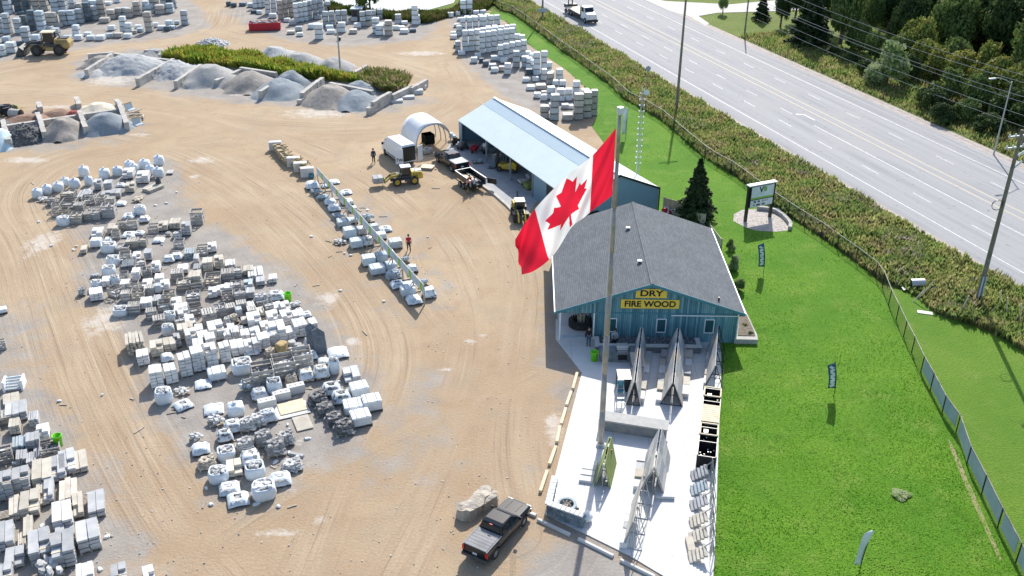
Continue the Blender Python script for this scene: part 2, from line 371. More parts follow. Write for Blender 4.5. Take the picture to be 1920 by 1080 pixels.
dirt=mixc(mth('MULTIPLY',rmp(sy_.outputs['Y'],85,48),rmp(noise(.07,5),.38,.6,.15,.75)),dirt,(.345,.245,.155))
dirt=mixc(rmp(noise(.22,6,None,.7),.5,.66,0,.55),dirt,(.34,.275,.20))
tr=mixc(rmp(streak,.36,.66),(.34,.245,.16),(.50,.40,.28))
dirt=mixc(mth('MULTIPLY',att('fw'),rmp(noise(.16,4),.35,.65,.15,.75)),dirt,tr)
grv=mixc(rmp(noise(.35,6),.35,.65),(.265,.24,.215),(.355,.33,.295))
grv=mixc(rmp(noise(9,3,None,.8),.55,.72,0,.6),grv,(.46,.45,.44))
gm=rmp(mth('ADD',mth('MULTIPLY',att('gravel'),1.25),mth('MULTIPLY',mth('SUBTRACT',noise(.4,6),.5),1.5)),.35,.8)
colr=mixc(gm,dirt,grv)
wm=rmp(mth('ADD',att('white'),mth('MULTIPLY',mth('SUBTRACT',noise(.9,7,None,.75),.5),2.6)),.45,.95,0,.7)
colr=mixc(wm,colr,(.60,.56,.50))
rm=mth('MULTIPLY',rmp(rut,.58,.66,0,.6),att('fw'))
colr=mixc(rm,colr,(.25,.18,.12)); colr=mixc(mth('MULTIPLY',rmp(rut,.40,.32,0,.5),att('fw')),colr,(.55,.45,.33))
colr=mixc(rmp(noise(5,4,None,.75),.40,.72,0,.28),colr,(.22,.165,.12))
L(colr,p.inputs['Base Color'])
bp=N('ShaderNodeBump'); bp.inputs['Distance'].default_value=.07; bp.inputs['Strength'].default_value=.8
L(mth('ADD',noise(5,5,None,.7),mth('MULTIPLY',mth('MULTIPLY',rut,att('fw')),1.2)),bp.inputs['Height']); L(bp.outputs[0],p.inputs['Normal'])
me.materials.append(m); o=struct('dirt_yard',me)
# road frame: r = direction along, n = across to the far side
ry=rad(-18.456); RN=Vector((math.cos(ry),-math.sin(ry),0)); RD=Vector((math.sin(ry),math.cos(ry),0))  # RD points away from the camera
def rp(off,al,z=0): v=RN*off+RD*al; return (v[0],v[1],z)
def rstrip(mb,o0,o1,a0,a1,z,th=.002):
    mb.prism([rp(o0,a0)[:2],rp(o1,a0)[:2],rp(o1,a1)[:2],rp(o0,a1)[:2]],z-th,z)
mb=MB(); rstrip(mb,66.3,91.6,-60,420,0.0,.03); struct('gravel_shoulder',mb.mesh('gravel_shoulder',M['shoulder']))
mb=MB(); rstrip(mb,67.6,90.0,-60,420,0.008); struct('highway',mb.mesh('highway',M['asphalt']))
mb=MB(); z=.014
for o_ in (69.75,86.7): rstrip(mb,o_-.07,o_+.07,-60,420,z)
for a in np.arange(-60,420,9.0):
    for o_ in (72.95,83.5): rstrip(mb,o_-.06,o_+.06,a+1.5,a+4.5,z)
for a in np.arange(108,420,9.0): rstrip(mb,76.05-.06,76.05+.06,a,a+3,z)
rstrip(mb,75.98,76.12,-60,103,z)
struct('white_road_markings',mb.mesh('white_road_markings',M['line']))
mb=MB()
for o_ in (78.95,80.3): rstrip(mb,o_-.07,o_+.07,-60,420,.0145)
struct('yellow_road_markings',mb.mesh('yellow_road_markings',M['yline']))
# turn arrow painted in the middle lane
c=G(1510,218); al=c.dot(RD); mb=MB()
def arr(pts): mb.prism([rp(77.4+q[0]*.75,al+q[1]*.75)[:2] for q in pts],.0145,.0165)
arr([(-.14,-2.6),(.14,-2.6),(.14,.6),(-.14,.6)]); arr([(-.14,.6),(.14,.6),(.14,.9),(-.7,1.5),(-.7,1.1)]); arr([(-.7,.75),(-.7,1.9),(-1.5,1.3)])
struct('painted_turn_arrow',mb.mesh('painted_turn_arrow',M['line']))
# side road and pond
def gs(name,pts,z,m): return sheet(name,[tuple(G(x,y)) for x,y in pts],z,m)
gs('side_road',[(1322,48),(1292,30),(1225,12),(1180,-10),(1250,2),(1370,8),(1480,-2),(1620,-10),(1950,-30),(1950,-10),(1640,14),(1420,22),(1345,24),(1310,30),(1330,44)],.004,M['path'])
M['water']=mat('pond_water',(.50,.52,.50),.06,spec=1.0,bump=.01,bscale=.8)
gs('pond',[(540,0),(600,5),(640,14),(690,20),(760,21),(800,19),(850,5),(865,-20),(830,-60),(600,-60),(520,-30)],-.02,M['water'])
# lawns
LAWN=[(900,24),(940,22),(960,24),(985,42),(1055,95),(1105,131),(1145,160),(1177,190),(1210,207),(1242,226),(1280,260),(1321,295),(1395,342),(1440,380),(1507,424),(1569,466),(1641,520),(1654,540),(1680,601),(1709,662),(1744,732),(1792,812),(1840,927),(1904,1056),(1990,1230),(1330,1230),(1338,1080),(1352,650),(1300,500),(1230,400),(1110,238),(1120,215),(1117,180),(1060,130),(1000,90),(968,60),(950,40)]
def gridsheet(name,poly,z,m,step=1.0,amp=0.0,exc=None):
    ps=[tuple(G(x,y))[:2] for x,y in poly]; mb=MB(); mb.prism(ps,z-.01,z); o=struct(name,mb.mesh(name,m)); return o,ps
o,LAWNW=gridsheet('lawn',LAWN,.02,M['lawn'])
LAWN2=[(1654,540),(1700,545),(1760,590),(1850,620),(1930,665),(2100,760),(2300,1100),(2050,1230),(1990,1230),(1904,1056),(1840,927),(1792,812),(1744,732),(1709,662),(1680,601)]
o,LAWN2W=gridsheet('grass_strip',LAWN2,.016,M['lawn2'])
VERGE=[(905,22),(890,10),(905,-6),(985,-20),(1000,0)]
# verge between fence and road
fencepx=[(925,8),(940,20),(960,26),(985,43),(1020,69),(1055,96),(1080,113),(1105,132),(1145,161),(1177,191),(1210,208),(1242,227),(1280,261),(1300,278),(1321,296),(1344,311),(1370,325),(1395,343),(1440,378),(1477,404),(1507,424),(1539,444),(1569,466),(1604,491),(1641,520),(1654,540),(1666,572),(1680,601),(1694,632),(1709,662),(1726,699),(1744,732),(1766,775),(1792,812),(1812,872),(1840,927),(1870,990),(1904,1056),(1945,1135)]
vp_=[G(x,y) for x,y in [(880,4)]+fencepx[:25]+[(1700,545),(1760,590),(1850,620),(1930,665),(2100,760)]]
VERGEW=[(p[0],p[1]) for p in vp_]; a0=vp_[-1].dot(RD); a1=190
VERGEW+= [rp(66.6,a0)[:2],rp(66.6,30)[:2],rp(66.6,100)[:2],rp(66.6,190)[:2],rp(66.6,260)[:2],(G(830,-20)[0],G(830,-20)[1])]
mb=MB(); mb.prism(VERGEW,-.03,-.0); struct('verge',mb.mesh('verge',M['verge']))
mb=MB(); rstrip(mb,91.4,104,-40,150,-.012); struct('far_verge',mb.mesh('far_verge',M['verge']))
M['bare']=mat('bare_soil',(.30,.25,.14),.95,(.17,.24,.04),1.4,bump=.02)
gs('worn_soil_strip',[(1778,822),(1787,838),(1800,865),(1812,895),(1828,930),(1846,972),(1862,1010),(1880,1050),(1874,1052),(1856,1014),(1838,975),(1820,935),(1806,902),(1793,870),(1782,842)],.026,M['bare'])
# concrete display pad
SLAB=[(1042,600),(1042,636),(1091,700),(1022,965),(1180,1043),(1262,1092),(1336,1092),(1340,1040),(1352,700),(1352,655),(1340,600)]
m_,t,p=nm('patio_concrete'); N=t.nodes.new; L=t.links.new; sset(p,Roughness=.75)
geo=N('ShaderNodeNewGeometry'); base=mixc(rmp(noise(.5,5),.35,.65),(.57,.57,.56),(.64,.635,.62))
base=mixc(rmp(noise(14,3),.5,.75,0,.25),base,(.48,.48,.48))
bk=N('ShaderNodeTexBrick'); bk.offset=0; bk.inputs['Scale'].default_value=1; bk.inputs['Mortar Size'].default_value=.012; bk.inputs['Brick Width'].default_value=2.35; bk.inputs['Row Height'].default_value=2.35; L(geo.outputs['Position'],bk.inputs['Vector'])
x=N('ShaderNodeMix'); x.data_type='RGBA'; L(bk.outputs['Fac'],x.inputs[0]); L(base,x.inputs[6]); x.inputs[7].default_value=(.3,.3,.3,1); L(x.outputs[2],p.inputs['Base Color'])
sheet('concrete_pad',[tuple(G(x,y)) for x,y in SLAB],.07,m_,.12)
gs('shed_apron',[(850,262),(870,268),(960,240),(1080,330),(1010,372),(992,398),(975,404),(925,362),(905,350),(850,304),(832,285)],.012,mat('apron_concrete',(.30,.31,.32),.8,(.38,.385,.39),.7))
M['mulch']=mat('stone_mulch',(.36,.31,.27),.95,(.52,.48,.45),3,bump=.03)
gs('gravel_bed',[(1375,415),(1376,402),(1392,394),(1425,392),(1455,397),(1472,408),(1482,422),(1481,432),(1455,435),(1420,433),(1400,428)],.035,M['mulch'])
# vegetation scatter as stuff
def scatter_blades(name,polyw,n,hmin,hmax,wd,m,z=0,label=None,clump=0,dens=None,lean=.5):
    xs=[q[0] for q in polyw]; ys=[q[1] for q in polyw]; pts=[]
    tot=0; P=np.zeros((0,2))
    while len(P)<n:
        c=np.stack([RNG.uniform(min(xs),max(xs),n*2),RNG.uniform(min(ys),max(ys),n*2)],-1)
        c=c[inpoly(c[:,0],c[:,1],polyw)]
        if dens is not None: c=c[RNG.random(len(c))<dens(c)]
        P=np.concatenate([P,c])
    P=P[:n]
    hf=.5+.5*np.sin(P[:,0]*.55+np.sin(P[:,1]*.35)*2)*np.sin(P[:,1]*.5+1.3*np.sin(P[:,0]*.3)); hf=np.clip(hf*.8+RNG.random(n)*.5,0,1)
    h=hmin+(hmax-hmin)*hf*RNG.uniform(.5,1,n)
    a=RNG.uniform(0,6.283,n); wv=wd*RNG.uniform(.5,1.3,n); la=RNG.uniform(0,6.283,n); lm=h*RNG.uniform(.05,lean,n)
    dx,dy=np.cos(a)*wv/2,np.sin(a)*wv/2; lx,ly=np.cos(la)*lm,np.sin(la)*lm; zz=np.full(n,z)
    v=np.stack([np.stack([P[:,0]-dx*.5,P[:,1]-dy*.5,zz],-1),np.stack([P[:,0]+dx*.5,P[:,1]+dy*.5,zz],-1),np.stack([P[:,0]+dx+lx*.6,P[:,1]+dy+ly*.6,zz+h*.65],-1),np.stack([P[:,0]+lx,P[:,1]+ly,zz+h],-1),np.stack([P[:,0]-dx+lx*.6,P[:,1]-dy+ly*.6,zz+h*.6],-1)],1).reshape(-1,3)
    f=np.arange(n*5).reshape(n,5)
    o=link(name,fastmesh(name,v,f,5,m)); tag(o,label,name.replace('_',' '),kind='stuff'); return o
def leaf_mat(name,c1,c2,c3,big=.3,isl=.35,tr=.25):
    m,t,p=nm(name); N=t.nodes.new; L=t.links.new; sset(p,Roughness=.7); sset(p,Specular_IOR_Level=.2)
    g=N('ShaderNodeNewGeometry'); n=N('ShaderNodeTexNoise'); n.inputs['Scale'].default_value=big; n.inputs['Detail'].default_value=3; L(g.outputs['Position'],n.inputs['Vector'])
    r=N('ShaderNodeValToRGB'); r.color_ramp.elements[0].position=.38; r.color_ramp.elements[0].color=V4(c1); r.color_ramp.elements[1].position=.64; r.color_ramp.elements[1].color=V4(c3); e=r.color_ramp.elements.new(.51); e.color=V4(c2); L(n.outputs[0],r.inputs[0])
    h=N('ShaderNodeHueSaturation'); L(r.outputs[0],h.inputs['Color']); a=N('ShaderNodeMapRange'); a.inputs[3].default_value=1-isl; a.inputs[4].default_value=1+isl; L(g.outputs['Random Per Island'],a.inputs[0]); L(a.outputs[0],h.inputs['Value'])
    L(h.outputs[0],p.inputs['Base Color'])
    tb=N('ShaderNodeBsdfTranslucent'); L(h.outputs[0],tb.inputs[0]); mx=N('ShaderNodeMixShader'); mx.inputs[0].default_value=tr; L(p.outputs[0],mx.inputs[1]); L(tb.outputs[0],mx.inputs[2]); L(mx.outputs[0],t.nodes['Material Output'].inputs[0])
    return m
M['weed']=leaf_mat('verge_weeds',(.18,.25,.07),(.28,.30,.10),(.31,.28,.13),.35,tr=.5)
M['gold']=leaf_mat('goldenrod',(.16,.25,.03),(.30,.34,.05),(.42,.37,.07),.6,tr=.4)
M['tuft']=leaf_mat('lawn_tufts',(.10,.26,.02),(.16,.33,.03),(.24,.36,.07),.3,isl=.25,tr=.5)
scatter_blades('tall_weeds',VERGEW,13000,.4,1.15,.26,leaf_mat('tall_weed_leaves',(.16,.24,.07),(.27,.30,.10),(.34,.30,.24),.8,tr=.4),label='taller bushy weeds and pale purple flowers in clumps along the ditch',dens=lambda c:np.clip(np.sin(c[:,0]*.33+2*np.sin(c[:,1]*.21))*np.sin(c[:,1]*.27+1.7*np.sin(c[:,0]*.4))*2.2-.5,0.02,1),lean=.9)
scatter_blades('verge_weeds',VERGEW,100000,.15,1.0,.24,M['weed'],label='tall brown and green weeds in the ditch beside the highway')
fv_=[rp(o,a)[:2] for o,a in ((92,30),(104,30),(104,150),(92,150))]
scatter_blades('roadside_grass',fv_,22000,.2,.9,.2,M['weed'],label='rough grass on the far side of the highway')
near=[(x,y) for x,y in LAWNW]
scatter_blades('lawn_grass',near,32000,.03,.09,.09,M['tuft'],z=.02,label='short bright green grass of the mown lawn',dens=lambda c:np.clip((95-c[:,1])/50,.05,1))
# ---------------- yard stock ----------------
def pallet_mb(h=.12,nd=6):
    b=MB()
    for i in range(nd): b.box(0,-.5+(i+.5)/nd,h*.88,1,.72/nd,h*.22)
    for x in (-.44,0,.44): b.box(x,0,h*.38,.09,1,h*.74)
    return b
CACHE={}
def cached(key,fn):
    if key not in CACHE: CACHE[key]=fn()
    return CACHE[key]
# every maker returns list of (part name, mesh); meshes span 1 x 1 x 1 (h), scaled per thing
def mk(kind,c,n,var,h):
    r=random.Random(hash((kind,n,var))&0xffff); P=[]
    ph=min(.14/h,.35)
    def pal(): P.append(('pallet',pallet_mb(ph).mesh('pallet',M['darkwood' if var%2 else 'wood'])))
    if kind=='S':
        pal(); b=MB(); lay=n; top=1.0; z=ph; lh=(top-ph)/lay
        for k in range(lay):
            last=(k==lay-1); cols=2 if var!=3 else 3; skip=(last and lay>1 and var in(1,2))
            for i in range(cols):
                wdt=1.0/cols; hh=lh*.86
                zz=z
                if skip and i==(0 if var==1 else cols-1): 
                    b.box(-.5+(i+.5)*wdt,.2,zz+hh/2,wdt*.95,.55,hh); continue
                b.box(-.5+(i+.5)*wdt+r.uniform(-.01,.01),r.uniform(-.04,.04),zz+hh/2,wdt*.95,.97+r.uniform(-.08,.02),hh*(1 if not last or var else r.uniform(.55,1)),r.uniform(-.025,.025))
            z+=lh
        P.append(('stone_slabs',b.mesh('stone_slabs',M['S_'+c])))
        b=MB()
        for k in range(1,lay):
            for y in ((0,) if lay==2 else (-.3,.3)): b.box(0,y,ph+k*lh-lh*.07,1.02,.05,lh*.13)
        if lay>1: P.append(('spacer_strips',b.mesh('spacer_strips',M['paleboard'])))
    elif kind=='C':
        b=MB(); rows=3
        for x,y in ((-.47,-.47),(.47,-.47),(.47,.47),(-.47,.47)): b.box(x,y,.5,.06,.06,1)
        for k in range(rows):
            z=.18+k*.74/(rows-1)*1.0
            for s in (-1,1): b.box(0,s*.49,z,1,.03,.17); b.box(s*.49,0,z,.03,.94,.17)
        for s in (-1,1): b.box(0,s*.49,.97,1.02,.05,.06); b.box(s*.49,0,.97,.05,.92,.06)
        if var==1: b.box(0,0,.95,.05,.94,.05)
        if var==2:
            for i in range(5): b.box(-.4+i*.2,0,1.0,.15,.98,.03)
        b.box(0,0,.05,.96,.96,.06)
        P.append(('crate_frame',b.mesh('crate_frame',M['cratewood'])))
        b=MB(); fl=(.55,.8,.88,.3)[var]
        if r.random()<.5:
            b.box(0,0,fl*.5,.9,.9,fl*.9)
            for i in range(5): b.box(r.uniform(-.25,.25),r.uniform(-.3,.3),fl*.95+.04,r.uniform(.2,.45),r.uniform(.2,.6),.1,r.uniform(-.2,.2))
        else:
            b.box(0,0,fl*.35,.9,.9,fl*.6)
            for i in range(14): b.rock(r.uniform(-.33,.33),r.uniform(-.33,.33),fl*.7+r.uniform(0,.15),r.uniform(.2,.4),r.uniform(.2,.4),.22,r)
        P.append(('stone_load',b.mesh('stone_load',M['S_'+c] if var%2 else M['R_'+c])))
    elif kind=='W':
        pal(); b=MB(); b.box(0,0,ph+(1-ph)/2,.97,.97,1-ph,tx=.97,ty=.97)
        me=b.mesh('wrapped_stone',M['W_'+c]); bm=bmesh.new(); bm.from_mesh(me); bmesh.ops.bevel(bm,geom=bm.edges[:],offset=.05,segments=2,affect='EDGES'); bm.to_mesh(me); bm.free()
        P.append(('wrapped_stone',me))
        b=MB()
        for x in (-.25,.25): b.box(x,0,1.0,.03,.9,.02)
        P.append(('strap',b.mesh('strap',M['darkgrey'])))
    elif kind in('R','F'):
        pal(); b=MB(); m=M['R_'+c]; N_={'R':46,'F':13}[kind]; top=1 if kind=='R' else 1
        if kind=='R':
            for k in range(5):
                s=1-.07*k
                for i in range(9):
                    a,bb=(i%3-1)*.31*s,(i//3-1)*.31*s
                    b.box(a+r.uniform(-.06,.06),bb+r.uniform(-.06,.06),ph+(k+.5)*(1-ph)/5.3,r.uniform(.24,.4),r.uniform(.24,.4),(1-ph)/5.6,r.uniform(-.7,.7),rx=r.uniform(-.18,.18),ry=r.uniform(-.18,.18),tx=r.uniform(.7,1),ty=r.uniform(.7,1))
            for i in range(8): b.rock(r.uniform(-.35,.35),r.uniform(-.35,.35),.95,.3,.25,.2,r)
        else:
            for i in range(N_): b.rock(r.uniform(-.36,.36),r.uniform(-.36,.36),ph+.35*(1-ph)+r.uniform(0,.3),r.uniform(.25,.5),r.uniform(.25,.5),.5*(1-ph),r)
        P.append(('rubble_stone',b.mesh('rubble_stone',m)))
        if var in(1,3):     # half covered by a loose sheet of white wrap
            b=MB(); n_=7; vs=[];fs=[]
            for i in range(n_):
                for j in range(n_):
                    x=-.53+1.06*i/(n_-1); y=-.53+1.06*j/(n_-1); e=max(abs(x),abs(y))>.5
                    zz=(.35+r.uniform(-.1,.1)) if e else 1.02+r.uniform(-.06,.07)
                    vs.append((x,y,zz))
            for i in range(n_-1):
                for j in range(n_-1):
                    if var==3 and (1<i<4 and 1<j<4): continue
                    fs.append((i*n_+j,(i+1)*n_+j,(i+1)*n_+j+1,i*n_+j+1))
            b.add(vs,fs); P.append(('plastic_wrap',b.mesh('plastic_wrap',M['W_w'],True)))
    elif kind in('O','B'):
        b=MB(); n_=20; prof=[(.44,0),(.5,.12),(.53,.45),(.5,.8),(.46,1.0)]
        vs=[];fs=[]
        if kind=='O': prof+=[(.40,.98),(.38,.7)]
        else: prof+=[(.32,1.08),(.12,1.12),(.07,1.2),(.13,1.3)]
        for rr,zz in prof:
            for i in range(n_):
                a=2*math.pi*i/n_; q=1/max(abs(math.cos(a)),abs(math.sin(a))); q=1+(q-1)*.62
                ww=rr*q*(1+.035*math.sin(7*a+var+zz*3)+r.uniform(-.012,.012)); vs.append((math.cos(a)*ww,math.sin(a)*ww,zz*(.87 if kind=='B' else 1)+.03*math.sin(a*3+var)*(zz>.7)))
        for k in range(len(prof)-1):
            for i in range(n_): fs.append((k*n_+i,k*n_+(i+1)%n_,(k+1)*n_+(i+1)%n_,(k+1)*n_+i))
        if kind=='B': fs.append([ (len(prof)-1)*n_+i for i in range(n_)])
        b.add(vs,fs); P.append(('bag',b.mesh('bag',M['bag'],True)))
        if kind=='O':
            b=MB()
            for i in range(26): b.rock(r.uniform(-.31,.31),r.uniform(-.31,.31),.93+r.uniform(-.05,.13),r.uniform(.18,.4),r.uniform(.15,.3),.2,r)
            P.append(('stones',b.mesh('stones',M['R_'+c])))
    elif kind=='P':
        b=MB(); cols=5
        for k in range(n+1):
            for i in range(cols):
                b.box(-.5+(i+.5)/cols+r.uniform(-.03,.03),r.uniform(-.06,.06),(k+.5)/(n+1),.85/cols,.98,.8/(n+1),r.uniform(-.03,.03))
        P.append(('stone_posts',b.mesh('stone_posts',M['S_'+c])))
        b=MB()
        for y in (-.33,.33): b.box(0,y,.02,1.04,.07,.06)
        P.append(('bearer',b.mesh('bearer',M['wood'])))
    elif kind=='E':
        b=MB()
        for k in range(n):
            z=k/n; hh=1/n
            for i in range(6): b.box(0,-.5+(i+.5)/6,z+hh*.85,1,.11,hh*.18)
            for x in(-.44,0,.44): b.box(x,0,z+hh*.4,.09,1,hh*.6)
        P.append(('pallet',b.mesh('pallet',M['wood'])))
    return P
KN={'S':('slab_pallet','pallet of stone'),'C':('stone_crate','crate'),'W':('wrapped_pallet','wrapped pallet'),'R':('rubble_pallet','pallet of rubble'),'F':('flagstone_pallet','pallet of flagstone'),'O':('open_bulk_bag','open bag'),'B':('bulk_bag','bulk bag'),'P':('stone_post_bundle','bundle of posts'),'E':('empty_pallet_stack','empty pallets')}
CN={'w':'white','b':'buff','g':'grey','d':'dark','t':'blue-grey'}
DN={'S':'{c} sawn stone slabs','C':'slatted crate of {c} stone','W':'{c} plastic-wrapped pallet','R':'{c} rubble stone pallet','F':'low {c} flagstone pallet','O':'open bag of {c} stones','B':'tied white bulk bag','P':'bundle of {c} posts','E':'stack of empty pallets'}
GN={'S':'pallets of sawn stone slabs','C':'slatted crates of stone','W':'plastic wrapped pallets','R':'pallets of rubble stone','F':'low pallets of flagstone','O':'open bulk bags of stones','B':'tied white bulk bags','P':'bundles of stone posts','E':'stacks of empty pallets'}
KINDNO={}
def parse(s,cluster,yaw):
    items=[]
    for tok in s.split():
        q=tok.split(','); x,y,w_=float(q[0]),float(q[1]),float(q[2]); k=q[3][0]; c=q[3][1] if len(q[3])>1 else 'w'
        h=float(q[4]) if len(q)>4 else {'S':.8,'C':.85,'W':.9,'R':.7,'F':.35,'O':.9,'B':1.1,'P':.6,'E':.8}[k]
        dr=float(q[5]) if len(q)>5 else 0
        yw=float(q[6]) if len(q)>6 else yaw
        items.append(dict(x=x,y=y,w=w_,k=k,c=c,h=h,dr=dr,yaw=yw))
    items.sort(key=lambda i:i['y']); rows=[]; 
    for i in items:
        if rows and i['y']-rows[-1][0]['y']<13: rows[-1].append(i)
        else: rows.append([i])
    nr=len(rows)
    for ri,row in enumerate(rows):
        row.sort(key=lambda i:i['x'])
        for ci,i in enumerate(row):
            g_=G(i['x'],i['y']); W_=i['w']/ppm(i['y'])*(.82 if i['k'] in 'SP' else .9); i['h']=round(i['h']*.9,2)
            D_=i['dr'] or {'S':1.38,'C':1.0,'P':1.4}.get(i['k'],.95)*max(W_,.8)
            a=rad(i['yaw']+random.Random(int(i['x']*7+i['y'])).uniform(-3,3)); n=max(1,round(i['h']/.27)) if i['k'] in 'SPE' else 1
            cx=g_[0]-math.sin(a)*D_/2; cy=g_[1]+math.cos(a)*D_/2
            var=int(i['x']*3+i['y'])%4; key=(i['k'],i['c'],n,var,round(i['h'],1))
            parts=cached(key,lambda:mk(i['k'],i['c'],n,var,i['h']))
            lab='%s, %s from left, %s row back, %s'%(DN[i['k']].format(c=CN[i['c']]),ordw(ci),ordw(nr-1-ri),cluster)
            t=thing(KN[i['k']][0],lab,KN[i['k']][1],(cx,cy,.0),a,GN[i['k']]); t.scale=(W_,D_,i['h'])
            for pn,me in parts: link(pn,me,t)
A_="""69,373,19,B 87,366,20,B 109,361,20,B 122,351,16,B 139,354,20,B 157,333,19,B,1.3 166,349,16,B 195,336,20,B,1.2 220,331,20,B 242,320,20,B 251,325,16,B 270,319,21,B,1.2 281,328,18,B 297,311,20,B,1.2 297,334,20,B,1.2
80,380,25,Fw 97,386,16,Cg 127,376,26,Cb 157,379,28,Pg,.7 129,392,28,Cg 106,397,17,Cb 162,365,20,Ft 184,358,15,Sg,1.2 204,360,18,Sg,1.2 198,376,20,Sg 217,373,22,Sg 240,337,24,Sw,1 268,345,27,Sw,1.1 244,362,20,Sb,1 225,352,16,Fw 274,361,26,Pb,.4,2,-30 318,328,14,Sg,.3 255,381,20,Fb,.35,1.8 226,387,19,Fw 208,386,16,Cb 166,385,25,Cg 189,384,16,Cg
204,409,26,Cg,1.4 180,413,18,Cg,.9 165,415,16,Cg 143,420,22,Cb,1 118,425,25,Ow,.9 104,408,15,Cb 122,406,15,Cb 148,398,20,Cg 172,400,18,Fg 262,404,22,Ow,.9 270,419,20,Rb,.6 240,411,24,Fg 248,431,22,Cg 228,432,18,Cg 212,440,22,Sb 182,447,24,Sw,.7 180,466,22,Ww 202,455,15,Ft 218,450,16,Cg 240,447,26,Fg 260,443,18,Fw 203,476,29,Ow,.9 230,475,26,Cg,.6 249,467,24,Cb 267,464,17,Cb 157,477,13,Sb,.6
288,439,20,Cb 306,435,22,Sb 328,431,24,Sb 350,443,20,Sg,1.3 370,422,24,Cg,1.5 296,457,22,Fw 316,444,10,Fw 332,448,18,Rw,.6 336,467,20,Cw"""
B_="""317,494,22,Rw,.6 332,489,20,Rw,.6 356,486,22,Pt,.7 380,480,22,Cw 398,475,20,Sw,.8 212,501,26,Ow 236,492,22,Cw 257,491,16,Sw,.7 279,490,16,Sg,1 240,508,27,Sd,.6 265,506,18,Cw 204,520,26,Ow,.9 293,514,18,Sw,1 277,522,18,Cd,.9 256,527,17,Sw,1 233,529,17,Cw 300,535,19,Sw 177,523,18,Ft 181,542,20,Ow,.7 200,540,18,Sw,.8 216,537,18,Ow,.9 211,558,25,Cw,.9,0,-28 183,566,27,Sw,.9,0,25 154,556,14,Rg,.7 172,551,14,Ft 235,546,20,Sw 252,547,18,Cw 276,541,22,Sw,.5 236,566,17,Cw 260,564,26,Cb 281,555,19,Cg 310,547,20,Sw 297,552,14,Wg 226,595,29,Ow,.7 252,590,24,Cw 275,582,25,Sw 296,574,22,Pg 319,567,24,Cb 284,600,19,Cw 310,585,25,Ct 332,581,22,Sw 340,595,28,Sw 333,527,24,Cg 343,515,24,Sw,.6 345,546,26,Cb 366,537,26,Sb,1.1 369,497,11,Sg
372,513,20,Pg 391,511,22,Sb,1.2 413,506,20,Sb,1.2 370,545,24,Cd 400,536,32,Cb,.8 429,527,26,Cg 445,522,20,Cw 467,518,22,Sb,.7 432,501,22,Pw,.3 512,532,18,Sw,.6 481,526,34,Pw,.6 466,543,20,St,.6 489,537,20,Sg,.6 400,561,20,Sw,.8 415,557,18,Sw,.8 430,553,18,Sw,.8 444,549,22,Cg 428,568,23,Cg 452,565,24,Cg 471,562,18,Sg 364,573,28,Cw,1 491,573,28,Rw,.9 519,566,30,Rg,.7"""
C_="""286,600,20,Cw 320,605,24,Ow,.8 347,601,26,Sw,.8 301,615,24,Cd 317,631,24,Ow,.9 340,617,20,Cg 358,612,24,Sw,.6 370,593,26,Cg,.9 396,610,28,Cg,1.2 415,596,24,Cg,1 434,592,22,Cg 257,666,38,Pb,1.3 271,687,26,Sw,1.1 297,671,28,Sb,1.1 321,661,26,Sb,.9 346,638,23,Sb,1.2 358,630,16,Sb,1 336,653,14,Sg,1 316,681,24,Fw,.6 297,729,28,Sw,1.6 325,721,27,Sw,1.4 352,708,27,Sw,1.9 376,699,27,Sw,2 401,690,25,Sw,1.9 426,682,23,Sw,1.7 410,640,34,Sw,1.3 429,642,17,Pw,.8 444,640,17,Pw,1 377,641,18,Sw,1.3 386,657,24,Sw,1.4 362,652,24,Sw,1.4 399,662,23,Sw,1.5 376,672,24,Sw,1.4
480,618,30,Sw,1.1 515,609,26,Sw,.9 538,588,22,Sw,.8 522,586,22,Sw,.6 507,588,18,Cw 490,595,18,Sb,.5 475,597,18,Cw 491,576,20,Pg 472,586,20,Pw 455,585,20,Cg 450,597,14,Wg 555,581,26,Fw,.6 577,596,18,Fw 563,590,15,Fb 541,611,25,Sw,1.1 561,605,22,Sw,.8 590,617,18,Pw,.6 567,634,30,Sw,1.3 500,626,20,Sw,.8 481,634,22,Sw,.6 525,646,36,Sw,1.5 546,641,26,Sw,1 512,651,17,Sw,1.2 462,642,20,Sw,.8 455,623,20,Fw 460,611,14,Wb,.6 441,607,18,Rb 428,612,14,Rw 449,669,30,Sw,1 469,667,17,Sw,1.1 484,663,17,Sw,1.1 498,657,26,Sw,1.2 510,672,22,Rb,.7 436,628,17,Pw,.6 581,654,15,Rb,.8"""
